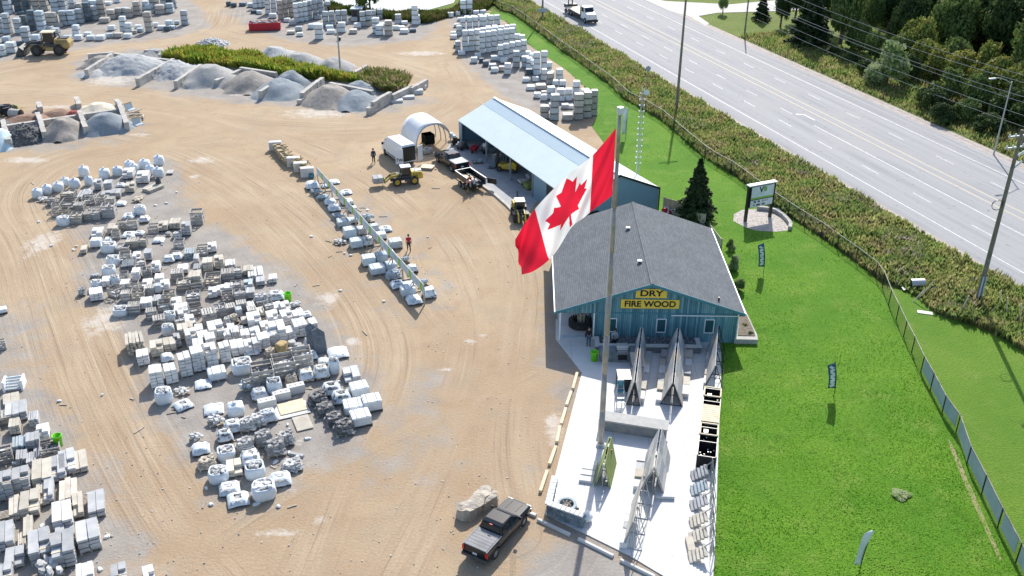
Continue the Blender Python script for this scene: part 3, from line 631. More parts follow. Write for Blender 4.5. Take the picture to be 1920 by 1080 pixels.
D_="""608,685,22,Fw 637,674,40,Fw,.5 584,677,28,Rt,.5 629,703,22,Ow,1.3 517,742,30,Ow,1.2 548,724,24,Rb,.8 577,718,30,Rb,.9 606,713,30,Rb,1 473,668,30,Fb,.4 490,753,32,Rw,.8
598,762,38,Rd,.8 625,744,36,Rd,.8 645,760,38,Rd,.8 612,782,38,Rd,.7 630,800,36,Rd,.7 663,720,36,Sg,.7 678,747,38,Ww,.9 701,774,40,Ww,1 666,780,42,Ww,.8 681,802,42,Ww,.9 649,819,40,Rd,.9
372,832,28,Fw,.6 425,832,30,Rd,.8 391,883,36,Rb,.7 427,867,36,Ow,.8 442,896,34,Sb,.7 412,910,40,Ow,.9 473,878,38,Rg,.9 462,852,36,Rg,.9 520,858,40,Rg,1 498,840,36,Rg,1 538,838,34,Rg,.9 432,931,40,Rw,.5 449,952,42,Fw,.5 481,902,40,Ow,1 499,942,48,Ow,1 528,915,42,Rw,.6 551,887,40,Rw,.6 379,856,34,Ft,.6
410,716,38,Ww,.8 382,731,32,Fw,.35 310,760,34,Ow,1.1 343,743,30,Fw 350,769,34,Fw,.4,0,40 402,779,38,Fw 409,801,34,Fw,.6 444,784,34,B,1 440,815,34,Rg,.8 466,812,32,Rw,.9 487,803,32,Rw,.9 508,795,30,Rw,.9 457,705,42,Ow,1"""
F_="""22,762,34,Sb,.35 33,792,44,Sb,.8 8,798,30,Cb,.7 30,817,22,Sb,.9 66,802,20,Pg,.8 83,828,26,Sw,.9 65,844,28,Sg,.9 40,850,30,Pt,.7 96,856,38,Cd,.7 72,864,18,Pg,.4 60,873,20,Pg,.4 42,870,24,Pg,.5 14,870,26,Cg,1 152,888,34,Sb,.5,2.2 130,892,34,Sb,.8,2.2 112,905,34,Sg,.8,2.2 82,914,42,Sb,.9,2.2 45,927,34,Sb,1.5 14,940,34,Sb,1.7 130,945,38,Sb,.5,2.2 94,947,20,Sb,.8,2 78,952,20,Sb,.6,2 58,972,40,Sb,.9,2 30,978,22,Sb,.7,2 12,984,18,Ed,.6 120,992,42,Sw,.8,2 124,1010,40,Sg,.5,2 150,975,22,Sb,.6,2.2 184,972,36,Sg,.7,2.2 172,1036,48,Sg,1.2,2 125,1066,48,Sg,1.4,2 80,1058,46,Sg,1.1,2.2 14,1034,34,Sg,.9,2 85,1016,26,Eg,.5 43,1028,16,Pb,.4 55,1014,20,Sb,.5,2 100,1096,48,Fw,.9,2 30,1068,40,Sg,.7 163,1098,36,Sw,.8 226,1096,32,Sb,.8 284,1098,24,Sw,.7 10,1100,34,Sg,.9 -20,1020,34,Sb,1 -22,900,34,Sg,1.2 -24,960,34,Sb,1 5,590,20,Ww,.5 5,657,16,Cw,.7 -14,820,30,Cg,.8"""
R_="""588,357,26,Fw,.8 596,368,24,Ft,.6 607,377,26,Ft,.5 621,386,22,Ft,.6 629,398,24,Ft,.6 638,414,26,Ft,.6 647,427,28,Wt,.7 664,421,18,Wt,.6 640,460,24,Fw,.4 659,449,26,Wt,1.1 680,442,20,Wg,.8 671,467,26,Wt,.9 692,463,24,Rb,.9 694,501,28,Wt,1 718,495,24,Wt,1 711,517,32,Wt,.8 735,508,24,Wt,.7 741,525,30,Rt,.7 748,543,26,Ft,.6 768,546,26,Wt,.6 768,558,30,Wt,.9 780,573,30,Ft,.6 629,346,20,Ft 651,366,22,Ft 612,353,16,Ft 653,386,24,Wt,.5 662,398,18,Wg,.5 694,418,22,Ft,.9 704,436,16,Wt,.8 725,436,24,Ft,.4 716,451,22,Wt,.7 744,468,27,Wt,.9 733,480,18,Ft,.5 761,495,18,Ft,.7 776,513,20,Ft,.7 796,538,20,Ft,.7 808,561,26,Rt,.9"""
parse(A_,'far-left stock field',9); parse(B_,'middle of stock field',13); parse(C_,'near part of stock field',23); parse(D_,'near-end rubble group',20); F_=F_.replace('Sb,.8','Sg,.8').replace('Sb,1 ','Sg,1 ').replace('Sb,1.','Sg,1.'); parse(F_,'bottom-left corner stock',24); parse(R_,'beside the sign row',20)
# ---- stacked wrapped cubes of the far rows: every tier is one thing; largest 300 individual, the rest one mass
K=[]
def tier(x,y,w_,lv,c,cl,d=1.0,yaw=4):
    g_=G(x,y); W_=w_/ppm(y)*1.0; hh=.88
    for l in range(lv):
        f_=random.Random(int(x*13+y*5+l)); wj=W_*(.97 if l==0 else f_.uniform(.86,.97))
        K.append(dict(x=x,y=y,loc=(g_[0]+f_.uniform(-.05,.05),g_[1]+W_*d/2+f_.uniform(-.06,.06),l*hh),s=(wj,W_*d*.95,hh*.97 if lv>1 or l else hh*f_.uniform(.6,1)),c=c,l=l,lv=lv,cl=cl,yaw=rad(yaw+f_.uniform(-3,3)),size=w_))
def row(x0,y0,x1,y1,n,lv,c,cl,w_=None):
    for i in range(n):
        t=i/(max(n-1,1)); tier(x0+(x1-x0)*t,y0+(y1-y0)*t,w_ or abs(x1-x0)/max(n-1,1)*.97,lv if isinstance(lv,int) else lv[i%len(lv)],c,cl)
TR='stacks beside the lawn'
row(868,27,880,26,2,3,'w',TR,12); row(893,27,905,26,2,1,'w',TR,12); row(845,33,857,30,2,1,'w',TR,12)
row(863,40,913,36,5,1,'w',TR,11); row(868,62,904,59,4,3,'w',TR,11.5); row(908,49,932,47,3,2,'w',TR,11.5); row(903,57,928,55,3,1,'w',TR,11.5); row(915,62,938,60,3,1,'w',TR,11.5)
row(872,98,896,96,3,4,'w',TR,11.5); row(858,98,858,98,1,2,'g',TR,11); row(884,86,962,76,8,3,'w',TR,11.5)
row(904,101,960,93,6,4,'w',TR,11.2); row(970,84,978,86,2,2,'w',TR,12); row(938,116,982,106,5,3,'w',TR,11.5); row(990,118,1006,126,3,2,'w',TR,12)
row(1006,142,1020,140,2,4,'w',TR,13); row(992,130,1000,134,2,2,'w',TR,12)
for q in "896,109,12,1,w 889,119,13,1,w 903,118,9,1,d 911,125,12,1,d 924,130,14,1,g 927,137,13,1,w 941,135,12,1,b 952,141,13,2,w 926,115,12,1,w 944,119,14,1,w 968,128,14,3,g 985,128,15,2,t 992,141,14,1,d 986,155,12,1,w 1004,154,12,1,w 1020,152,12,2,w 1028,139,13,2,w 1034,145,12,1,w 1031,160,14,2,b 1049,152,14,2,w 1055,162,12,1,w 1041,161,12,1,w 995,170,16,1,w 1014,169,20,1,b 1008,185,13,1,w 1020,179,10,1,b 1021,190,12,1,w 1033,187,16,2,w 1051,191,16,2,w 1066,190,13,2,w 1080,188,14,3,w 1098,180,16,1,w 1069,205,12,1,w 1036,204,13,1,w 1021,224,17,2,b 1040,227,17,4,g 1065,228,20,1,b 1084,226,18,4,b 1101,222,17,4,b 1113,218,14,4,b 1105,196,16,2,w 1060,205,14,1,g 866,104,14,1,w 855,90,9,1,d 850,74,12,1,w 860,68,10,2,t 855,52,9,1,g 850,68,10,1,w".split():
    a=q.split(','); tier(float(a[0]),float(a[1]),float(a[2]),int(a[3]),a[4],TR)
TM='pond-side stacks'
row(502,27,524,23,3,4,'w',TM,9.5); row(478,16,496,14,3,3,'w',TM,8.5); row(526,37,546,33,3,4,'b',TM,9.5); row(511,35,511,35,1,1,'w',TM,14); row(556,43,574,40,3,4,'w',TM,9.5); row(580,38,602,33,3,4,'g',TM,10); row(604,22,614,20,2,2,'w',TM,10); row(611,50,646,47,4,3,'g',TM,11); row(680,50,692,48,2,3,'g',TM,12); row(700,38,712,36,2,2,'g',TM,11); row(540,14,560,10,3,3,'w',TM,10);row(560,24,598,16,4,2,'w',TM,10)
for q in "428,12,9,1,d 438,14,10,1,d 454,12,13,1,d 470,14,13,1,t 475,26,12,1,d 486,27,10,1,w 537,42,12,1,w 548,48,14,1,g 559,59,13,1,g 545,65,15,1,b 562,69,12,1,w 583,55,13,1,w 595,37,14,1,g 592,52,14,1,g 598,75,16,3,w 620,64,15,1,w 617,57,14,1,t 640,62,15,2,w 663,41,13,1,g 670,53,14,1,w 661,64,15,1,b 688,50,14,1,b 705,63,15,3,w 711,67,16,2,w 728,68,16,3,b 716,51,12,1,w 742,57,13,1,w 746,46,13,2,g 758,47,12,1,w 778,47,13,4,w 783,47,11,2,w 791,40,10,1,g 805,38,16,1,w 751,57,14,1,w 757,64,16,1,w 774,61,13,1,d".split():
    a=q.split(','); tier(float(a[0]),float(a[1]),float(a[2]),int(a[3]),a[4],TM)
TL='top-left stacks'
for q in "14,28,14,4,t 34,22,14,4,d 49,22,13,3,d 67,21,14,3,b 82,21,14,4,b 102,23,14,3,t 117,21,14,3,g 134,16,13,2,g 146,15,12,1,b 159,8,13,1,g 172,10,15,1,t 185,9,12,1,w 200,10,14,1,w 38,28,14,1,d 120,8,12,2,g 3,24,10,3,d 60,8,12,3,d 90,8,12,3,d 24,8,12,3,d 108,6,11,2,g 218,6,12,1,w 14,64,13,4,g 34,64,13,3,g 46,58,12,3,d 61,58,14,4,d 77,59,15,4,t 92,52,12,3,b 102,52,12,3,b 119,49,15,3,g 134,48,14,3,t 149,45,14,3,g 164,42,13,4,d 176,39,13,3,g 191,36,14,4,b 208,37,15,2,b 222,34,14,2,b 235,33,13,2,g 241,34,14,2,b 257,30,14,3,b 279,27,15,2,t 289,23,17,4,b 299,28,17,2,b 318,25,14,2,t 307,18,11,4,t 318,17,10,3,d 325,16,11,2,g 272,20,12,2,t 90,58,14,1,g 109,52,13,1,b 194,44,18,1,b 2,63,10,3,t 9,80,14,1,t 19,101,18,2,w 4,106,12,2,w 32,86,13,1,d 48,81,15,3,g 67,86,16,2,t 105,73,14,2,g 124,76,16,1,t 142,67,13,2,w 145,77,15,1,w 163,68,13,1,w 168,77,15,1,w 186,77,17,1,w 203,72,15,1,g 208,58,13,1,w 220,72,16,1,b 231,60,12,3,w 238,73,15,1,w 241,63,14,2,w 250,64,12,1,b 258,55,12,1,w 279,61,14,4,b 301,57,15,1,w 315,48,13,1,t 320,56,14,1,t 346,48,14,3,g 331,46,9,1,t 312,59,12,1,d 290,52,11,1,w 262,61,11,1,t".split():
    a=q.split(','); tier(float(a[0]),float(a[1]),float(a[2]),int(a[3]),a[4],TL)
K.sort(key=lambda k:-k['size'])
def kmesh(c,v):
    b=MB(); b.m(0).box(0,0,.56,.97,.97,.88,tx=.98,ty=.98).m(1)
    for y in (-.38,0,.38): b.box(0,y,.05,.98,.14,.10)
    me=b.mesh('wrapped_cube',[M['W_'+c],M['darkwood']]); bm=bmesh.new(); bm.from_mesh(me)
    bmesh.ops.bevel(bm,geom=[e for e in bm.edges if any(f.material_index==0 for f in e.link_faces)],offset=.055,segments=2,affect='EDGES')
    rr=random.Random(v)
    for q in bm.verts:
        if q.co.z>.8: q.co.z+=rr.uniform(-.03,.02)
    bm.to_mesh(me); bm.free(); return me
KM={(c,v):kmesh(c,v) for c in 'wbgdt' for v in range(3)}
ind=K[:300]; rest=K[300:]
by={}
for k in ind: by.setdefault((k['cl']),[]).append(k)
TN={0:'bottom',1:'second',2:'third',3:'fourth'}
for cl,ks in by.items():
    cols={}
    for k in ks: cols.setdefault((k['x'],k['y']),[]).append(k)
    cs=sorted(cols,key=lambda q:q[1]); rows=[]
    for c_ in cs:
        if rows and c_[1]-rows[-1][0][1]<9: rows[-1].append(c_)
        else: rows.append([c_])
    for ri,rw in enumerate(rows):
        rw.sort()
        for ci,c_ in enumerate(rw):
            for k in cols[c_]:
                o=link('wrapped_stone_cube',KM[(k['c'],int(k['x'])%3)],None,k['loc'],k['yaw']); o.scale=k['s']
                tag(o,'%s %s wrapped cube, %s from left, %s row back, %s'%(TN[k['l']]+'-tier',CN[k['c']],ordw(ci),ordw(len(rows)-1-ri),cl),'wrapped stone','tiers of wrapped stone cubes')
if rest:
    bmr=bmesh.new()
    for k in rest:
        me=KM[(k['c'],0)].copy(); mi='wbgdt'.index(k['c'])
        me.transform(Matrix.Translation(k['loc'])@Matrix.Rotation(k['yaw'],4,'Z')@Matrix.Diagonal((*k['s'],1)))
        nf=len(bmr.faces); bmr.from_mesh(me); bmr.faces.ensure_lookup_table()
        for f in bmr.faces[nf:]: f.material_index=mi if f.material_index==0 else 5
        bpy.data.meshes.remove(me)
    me=bpy.data.meshes.new('wrapped_stone_cubes'); bmr.to_mesh(me); bmr.free()
    for c in 'wbgdt': me.materials.append(M['W_'+c])
    me.materials.append(M['darkwood'])
    tag(link('wrapped_stone_cubes',me),'smaller wrapped stone cubes massed in the far rows of the yard','wrapped stone','far tiers of wrapped stone',kind='stuff')
print('tiers',len(K),'rest',len(rest))
# white steel rack, standing slabs, boulder, boards, blocks in the stock field
def at(px,py,z=0): g_=G(px,py); return (g_[0],g_[1],z)
t=thing('stone_rack','white open-ended trough rack above the buff slabs at left edge','rack',at(26,733),rad(14))
b=MB()
for x in (-.62,.62): b.box(x,.5,.4,.16,1.3,.8,ty=.8)
part('side_cheek',b,M['white'],t,bv=.03)
b=MB()
for i in range(5): b.box(0,.05+.22*i,.15+.12*i,1.1,.1,.12)
part('slat',b,M['W_t'],t)
for (px,py,lab) in ((590,655,'dark upright slate slab leaning behind the other dark slab'),(603,664,'dark upright slate slab with square top at the field edge')):
    b=MB(); b.add([(-.5,0,0),(.5,0,0),(.5,.0,1.7),(.0,.0,2.2),(-.45,.0,2.0),(-.5,.16,0),(.5,.16,0),(.5,.14,1.7),(0,.14,2.2),(-.45,.14,2.0)],[(0,1,2,3,4),(9,8,7,6,5),(0,5,6,1),(1,6,7,2),(2,7,8,3),(3,8,9,4),(4,9,5,0)])
    o=link('slate_slab',b.mesh('slate_slab',M['S_d']),None,at(px,py),rad(28)); o.rotation_euler[0]=rad(-14); tag(o,lab,'slab','dark upright slate slabs')
b=MB(); b.rock(0,0,.5,1.5,1.2,1.0,random.Random(3)); o=link('boulder',b.mesh('boulder',mat('ochre_stone',(.34,.24,.10),.9,(.5,.38,.2),2,bump=.03)),None,at(530,662)); bevel(o,.12); tag(o,'ochre yellow boulder among the white stone near the crates','boulder')
for i,(px,py,sz) in enumerate(((548,652,.9),(559,656,.8),(566,662,.9),(556,664,.7),(545,660,.6))):
    b=MB(); b.rock(0,0,sz*.35,sz*1.2,sz,sz*.8,random.Random(i)); o=link('white_boulder',b.mesh('white_boulder',M['R_w']),None,at(px,py)); bevel(o,.08); tag(o,['topmost','right-hand','lowest right','lowest','left-hand'][i]+' white boulder in the cluster beside the ochre boulder','boulder','white boulders beside the ochre boulder')
def steel_crate(px,py,wpx,lab,h=1.5,lying=False):
    W_=wpx/ppm(py); D_=W_*1.0; t=thing('timber_crate',lab,'crate',at(px,py),rad(20),'big slatted crates'); t.location[2]=.02
    b=MB()
    for x,y in ((-.5,0),(.5,0),(.5,1),(-.5,1)): b.box(x*W_,y*D_,h/2,.09,.09,h)
    part('corner_post',b,M['steel'],t)
    b=MB()
    for k in range(4):
        z=h*(.16+.25*k)
        for y in (0,1): b.box(0,y*D_,z,W_*.97,.04,h*.17)
        for x in (-.5,.5): b.box(x*W_,D_/2,z,.04,D_*.94,h*.17)
    part('side_board',b,M['cratewood'],t)
    b=MB(); r=random.Random(int(px))
    for i in range(16): b.rock(r.uniform(-.38,.38)*W_,D_*.5+r.uniform(-.38,.38)*D_,h*.5+r.uniform(0,.2),.5,.4,.3,r)
    b.box(0,D_/2,h*.25,W_*.9,D_*.9,h*.42)
    part('stone_load',b,M['R_w' if px>520 else 'R_g'],t)
steel_crate(497,728,38,'big slatted crate with dark inside, left of the row of three'); steel_crate(537,712,38,'big slatted crate of white blocks, middle of the row of three'); steel_crate(571,698,34,'big slatted crate of white rubble, right of the row of three')
t=thing('tipped_crate','small tipped crate spilling bags beside the big crates','crate',at(474,733),rad(20)); b=MB()
for k in range(4): b.box(0,.0,.15+.3*k,1.3,.06,.16); b.box(.65,.5,.15+.3*k,.06,1.0,.16)
for x in(-.62,.62): b.box(x,.0,.6,.08,.1,1.2)
part('side_board',b,M['cratewood'],t); b=MB(); r=random.Random(5)
for i in range(8): b.rock(-.5+r.uniform(-.3,.3),.3+r.uniform(-.3,.3),.25+r.uniform(0,.3),.45,.4,.35,r)
part('bagged_stone',b,M['W_t'],t)
for i,(px,py) in enumerate(((503,767),(530,752),(557,739))):
    t=thing('concrete_block',['lower-left','middle','upper-right'][i]+' pale concrete block of the row of three by the boards','block',at(px,py),rad(24),'row of three concrete blocks')
    b=MB(); b.box(0,.3,.33,1.28,.62,.66); part('block_body',b,M['concrete_l'],t,bv=.04)
    b=MB()
    for x in(-.4,0,.4): b.lathe([(.07,0),(.06,.03),(.0,.03)],8,x,.3,.66)
    part('lifting_stud',b,M['concrete'],t)
for px,py,w_,d,z,yw,mm,lab in ((553,782,2.3,1.7,.10,24,'concrete_l','pale sheet of board lying under the plywood sheet'),(552,776,1.9,1.5,.16,24,'paleboard','tan plywood sheet lying on the pale sheet'),(573,807,1.15,1.75,.10,24,'S_b','cream slab lying below the plywood sheets')):
    b=MB(); b.box(0,d/2,-.03,w_,d,.06); o=link('board_sheet',b.mesh('board_sheet',M[mm]),None,at(px,py,z),rad(yw)); bevel(o,.02); tag(o,lab,'board','flat sheets in the yard')
b=MB(); b.box(0,0,.1,1.0,.22,.2); o=link('stone_post',b.mesh('stone_post',M['S_g']),None,at(557,855),rad(-18)); tag(o,'single grey stone post lying right of the rubble pallets','post')
b=MB(); b.lathe([(.0,0),(.3,0),(.3,.95),(.26,.95),(.26,.5),(0,.5)],14); o=link('barrel',b.mesh('barrel',M['darkgrey'],True),None,at(298,349)); tag(o,'dark barrel below the last white bulk bag','barrel')
def bin_(px,py,lab,s=1.0):
    t=thing('waste_bin',lab,'waste bin',at(px,py),0,'lime green waste bins'); t.scale=(s,s,s)
    b=MB(); b.lathe([(.0,0),(.25,0),(.31,.86),(.34,.88),(.34,.93),(.30,.93),(.25,.45),(0,.45)],20); part('bin_body',b,M['green'],t,True)
    b=MB()
    for sx_ in (-1,1): b.box(sx_*.36,0,.78,.05,.14,.07)
    part('handle',b,M['green'],t)
bin_(541,567,'lime green bin at the right edge of the stock field',1.0); bin_(111,836,'lime green bin beside the bottom-left stone stacks',.95); bin_(1114,677,'lime green bin on the pad beside the barbecue counter',.95)
# foreground boulder
def boulder(name,poly,h,m,lab,slope=.1):
    ps=[G(x,y,h) for x,y in poly]; c=sum(ps,Vector())/len(ps); bm=bmesh.new(); r=random.Random(len(poly))
    top=[bm.verts.new((p[0]-c[0],p[1]-c[1],h+r.uniform(-.06,.06))) for p in ps]
    mid=[bm.verts.new(((p[0]-c[0])*1.0+r.uniform(-.05,.05),(p[1]-c[1])*1.02+r.uniform(-.05,.05),h*.55)) for p in ps]
    bot=[bm.verts.new(((p[0]-c[0])*1.05,(p[1]-c[1])*1.05,-.05)) for p in ps]
    n=len(ps); bm.faces.new(top)
    for a,b_ in((top,mid),(mid,bot)):
        for i in range(n): bm.faces.new((a[i],b_[i],b_[(i+1)%n],a[(i+1)%n]))
    bmesh.ops.triangulate(bm,faces=bm.faces[:]); bmesh.ops.subdivide_edges(bm,edges=bm.edges[:],cuts=3,use_grid_fill=True,fractal=.0)
    from mathutils import noise as mn
    for v in bm.verts: v.co+=Vector(mn.noise_vector(v.co*1.3))*.16+Vector(mn.noise_vector(v.co*4))*.03
    bmesh.ops.recalc_face_normals(bm,faces=bm.faces[:])
    me=bpy.data.meshes.new(name); bm.to_mesh(me); bm.free(); me.materials.append(m)
    tag(link(name,me,None,(c[0],c[1],0)),lab,'boulder')
M['ledge']=mat('ledge_rock',(.36,.31,.25),.95,(.50,.46,.39),2.5,bump=.06,bscale=6)
boulder('ledge_boulder',[(856,952),(862,944),(878,937),(890,923),(903,912),(914,907),(924,912),(921,923),(912,930),(905,944),(893,953),(882,960),(868,958)],.75,M['ledge'],'long pale ledge boulder lying beside the black pickup')
boulder('small_boulder',[(912,935),(925,921),(934,921),(932,930),(920,938),(911,945)],.7,M['ledge'],'smaller flat boulder between the long boulder and the pickup')
# ---------------- teal store building ----------------
def plank_mat(name,c1,c2,c3,axis='X',wd=.16):
    m,t,p=nm(name); N=t.nodes.new; L=t.links.new; sset(p,Roughness=.8)
    tc=N('ShaderNodeTexCoord'); sx=N('ShaderNodeSeparateXYZ'); L(tc.outputs['Object'],sx.inputs[0])
    s=sx.outputs[axis]; a=mth2(t,'DIVIDE',s,wd); fl=mth2(t,'FLOOR',a,0); fr=mth2(t,'FRACT',a,0)
    wn=N('ShaderNodeTexWhiteNoise'); wn.noise_dimensions='1D'; L(fl,wn.inputs['W'])
    n=N('ShaderNodeTexNoise'); n.inputs['Scale'].default_value=1; n.inputs['Detail'].default_value=5; mp=N('ShaderNodeMapping'); mp.inputs['Scale'].default_value=(5,5,.9); L(tc.outputs['Object'],mp.inputs[0]); L(mp.outputs[0],n.inputs['Vector'])
    ad=mth2(t,'ADD',mth2(t,'MULTIPLY',wn.outputs[0],.6),mth2(t,'MULTIPLY',n.outputs[0],.75))
    r=N('ShaderNodeValToRGB'); r.color_ramp.elements[0].position=.25; r.color_ramp.elements[0].color=V4(c1); r.color_ramp.elements[1].position=.95; r.color_ramp.elements[1].color=V4(c3); e=r.color_ramp.elements.new(.6); e.color=V4(c2); L(ad,r.inputs[0])
    gp=mth2(t,'LESS_THAN',fr,.1); x=N('ShaderNodeMix'); x.data_type='RGBA'; L(gp,x.inputs[0]); L(r.outputs[0],x.inputs[6]); x.inputs[7].default_value=V4(tuple(q*.35 for q in c1)); L(x.outputs[2],p.inputs['Base Color'])
    bp=N('ShaderNodeBump'); bp.inputs['Distance'].default_value=.03; L(fr,bp.inputs['Height']); L(bp.outputs[0],p.inputs['Normal'])
    return m
def mth2(t,op,a,b):
    x=t.nodes.new('ShaderNodeMath'); x.operation=op
    for i,q in enumerate((a,b)):
        if isinstance(q,(int,float)): x.inputs[i].default_value=q
        else: t.links.new(q,x.inputs[i])
    return x.outputs[0]
M['teal']=plank_mat('teal_board_siding',(.045,.14,.175),(.095,.25,.30),(.20,.38,.43))
M['tealtrim']=mat('teal_trim',(.06,.20,.25),.7,(.08,.24,.29),2)
def rib_mat(name,c,wd=.23,axis='X',c2=None,rough=.4):
    m,t,p=nm(name); N=t.nodes.new; L=t.links.new; sset(p,Roughness=rough); tc=N('ShaderNodeTexCoord'); sx=N('ShaderNodeSeparateXYZ'); L(tc.outputs['Object'],sx.inputs[0])
    fr=mth2(t,'FRACT',mth2(t,'DIVIDE',sx.outputs[axis],wd),0); e=mth2(t,'LESS_THAN',fr,.14)
    n=N('ShaderNodeTexNoise'); n.inputs['Scale'].default_value=.6; L(tc.outputs['Object'],n.inputs['Vector'])
    x=N('ShaderNodeMix'); x.data_type='RGBA'; L(n.outputs[0],x.inputs[0]); x.inputs[6].default_value=V4(c); x.inputs[7].default_value=V4(c2 or tuple(q*.88 for q in c))
    y=N('ShaderNodeMix'); y.data_type='RGBA'; L(e,y.inputs[0]); L(x.outputs[2],y.inputs[6]); y.inputs[7].default_value=V4(tuple(q*.72 for q in c)); L(y.outputs[2],p.inputs['Base Color'])
    bp=N('ShaderNodeBump'); bp.inputs['Distance'].default_value=.02; L(e,bp.inputs['Height']); L(bp.outputs[0],p.inputs['Normal']); return m
# asphalt shingles
m,t,p=nm('roof_shingles'); N=t.nodes.new; L=t.links.new; sset(p,Roughness=.95); tc=N('ShaderNodeTexCoord')
bk=N('ShaderNodeTexBrick'); bk.inputs['Scale'].default_value=1; bk.inputs['Brick Width'].default_value=.45; bk.inputs['Row Height'].default_value=.16; bk.inputs['Mortar Size'].default_value=.012; bk.inputs['Color1'].default_value=(.10,.112,.125,1); bk.inputs['Color2'].default_value=(.14,.155,.168,1); bk.inputs['Mortar'].default_value=(.05,.06,.07,1)
mp=N('ShaderNodeMapping'); mp.inputs['Rotation'].default_value=(0,0,rad(90)); L(tc.outputs['Object'],mp.inputs[0]); L(mp.outputs[0],bk.inputs['Vector'])
n=N('ShaderNodeTexNoise'); n.inputs['Scale'].default_value=.5; n.inputs['Detail'].default_value=6; L(tc.outputs['Object'],n.inputs['Vector'])
x=N('ShaderNodeMix'); x.data_type='RGBA'; x.blend_type='MULTIPLY'; x.inputs[0].default_value=.6; L(bk.outputs[0],x.inputs[6]); 
rr_=N('ShaderNodeMapRange'); rr_.inputs[1].default_value=.3; rr_.inputs[2].default_value=.7; rr_.inputs[3].default_value=.8; rr_.inputs[4].default_value=1.1; L(n.outputs[0],rr_.inputs[0]); L(rr_.outputs[0],x.inputs[7]); L(x.outputs[2],p.inputs['Base Color']); M['shingle']=m
B0=G(1042,638); yb=rad(-.9)
bt=thing('store_building','teal board-sided store with grey shingle gable roof and yellow firewood signs','building',(3.42,66.25,0),yb)
Wd,Ln,EH,RH=14.95,16.4,2.9,5.45; mid=Wd/2; x0,x1=3.15,Wd-.45; fy=.35
b=MB()  # walls: front gable wall above and beside the porch
slope=(RH-EH)/mid
def zr(x): return EH+slope*(mid-abs(x-mid))-.16
b.add([(x0,fy,0),(x1,fy,0),(x1,fy,zr(x1)),(mid,fy,zr(mid)),(x0,fy,zr(x0)),(x0,fy+.15,0),(x1,fy+.15,0),(x1,fy+.15,zr(x1)),(mid,fy+.15,zr(mid)),(x0,fy+.15,zr(x0))],[(0,1,2,3,4),(9,8,7,6,5),(0,5,6,1),(1,6,7,2),(4,9,5,0)])
b.add([(.35,fy,2.62),(x0,fy,2.62),(x0,fy,zr(x0)),(.35,fy,zr(.35)),(.35,fy+.15,2.62),(x0,fy+.15,2.62),(x0,fy+.15,zr(x0)),(.35,fy+.15,zr(.35))],[(0,1,2,3),(7,6,5,4),(0,4,5,1),(3,0,4,7)])
part('front_wall',b,M['teal'],bt)
MT=plank_mat('teal_side_siding',(.045,.14,.175),(.095,.25,.30),(.20,.38,.43),'Y')
b=MB(); b.box(x1-.075,fy+.15+(Ln-1)/2,1.45,.15,Ln-1.0,2.9); b.box(x0+.075,fy+.15+4,1.45,.15,8,2.9); b.box(.35+.075,8.8+(Ln-9.3)/2,1.45,.15,Ln-9.3,2.9); part('side_wall',b,MT,bt)
b=MB(); b.box((x0+.35)/2+.05,8.75,1.45,x0-.35,.15,2.9)
b.add([(.35,Ln-.5,0),(x1,Ln-.5,0),(x1,Ln-.5,zr(x1)),(mid,Ln-.5,zr(mid)),(.35,Ln-.5,zr(.35)),(.35,Ln-.35,0),(x1,Ln-.35,0),(x1,Ln-.35,zr(x1)),(mid,Ln-.35,zr(mid)),(.35,Ln-.35,zr(.35))],[(4,3,2,1,0),(5,6,7,8,9),(4,0,5,9)]); part('back_wall',b,M['teal'],bt)
b=MB()
for sgn in(0,1):
    xa,xb=(0,mid) if sgn==0 else (Wd,mid)
    b.add([(xa,0,EH),(xb,0,RH),(xb,Ln,RH),(xa,Ln,EH),(xa,0,EH-.14),(xb,0,RH-.14),(xb,Ln,RH-.14),(xa,Ln,EH-.14)],[(0,1,2,3),(7,6,5,4),(0,4,5,1),(2,6,7,3),(3,7,4,0)] if sgn else [(3,2,1,0),(4,5,6,7),(1,5,4,0),(3,7,6,2),(0,4,7,3)])
rf=part('roof',b,M['shingle'],bt)
b=MB(); b.box(mid,Ln/2,RH+.0,.28,Ln+.02,.05); part('ridge_cap',b,M['shingle'],rf)
b=MB(); q=math.atan(slope); l=mid/math.cos(q)
b.box(mid/2,-.02,(EH+RH)/2-.10,l,.05,.24,ry=-q); b.box(mid*1.5,-.02,(EH+RH)/2-.10,l,.05,.24,ry=q); part('fascia_board',b,M['tealtrim'],rf)
b=MB(); b.box(-.04,Ln/2,EH-.06,.08,Ln+.04,.11); b.box(Wd+.04,Ln/2,EH-.06,.08,Ln+.04,.11); part('gutter',b,M['white'],rf)
for px,py,lab in((1182,415,0),(1197,490,1)):
    x_=6.55 if lab==0 else 6.9; y_=10.9 if lab==0 else 4.1; z_=EH+slope*x_
    b=MB(); b.box(x_,y_,z_+.12,.34,.3,.22); b.m(1).box(x_,y_-.156,z_+.1,.26,.01,.14); part('roof_vent',b,[M['white'],M['darkgrey']],rf)
b=MB(); b.box(Wd-2.0,.9,EH+slope*2.0+.15,.12,.12,.3); part('vent_pipe',b,M['black'],rf)
b=MB(); b.box((x0+x1)/2,fy-.03,2.66,x1-x0,.04,.10); part('trim_board',b,M['tealtrim'],bt)
b=MB(); b.tube((9.2,fy-.08,2.52),(x1,fy-.08,2.52),.05); b.tube((x1+.03,fy-.08,2.52),(x1+.03,fy-.08,.2),.05); part('drainpipe',b,M['white'],bt)
b=MB(); b.box(.42,fy+.1,1.31,.12,.12,2.62); part('porch_post',b,M['white'],bt)
b=MB(); b.box(x0-.03,fy,1.45,.1,.2,2.4); part('corner_board',b,M['white'],bt)
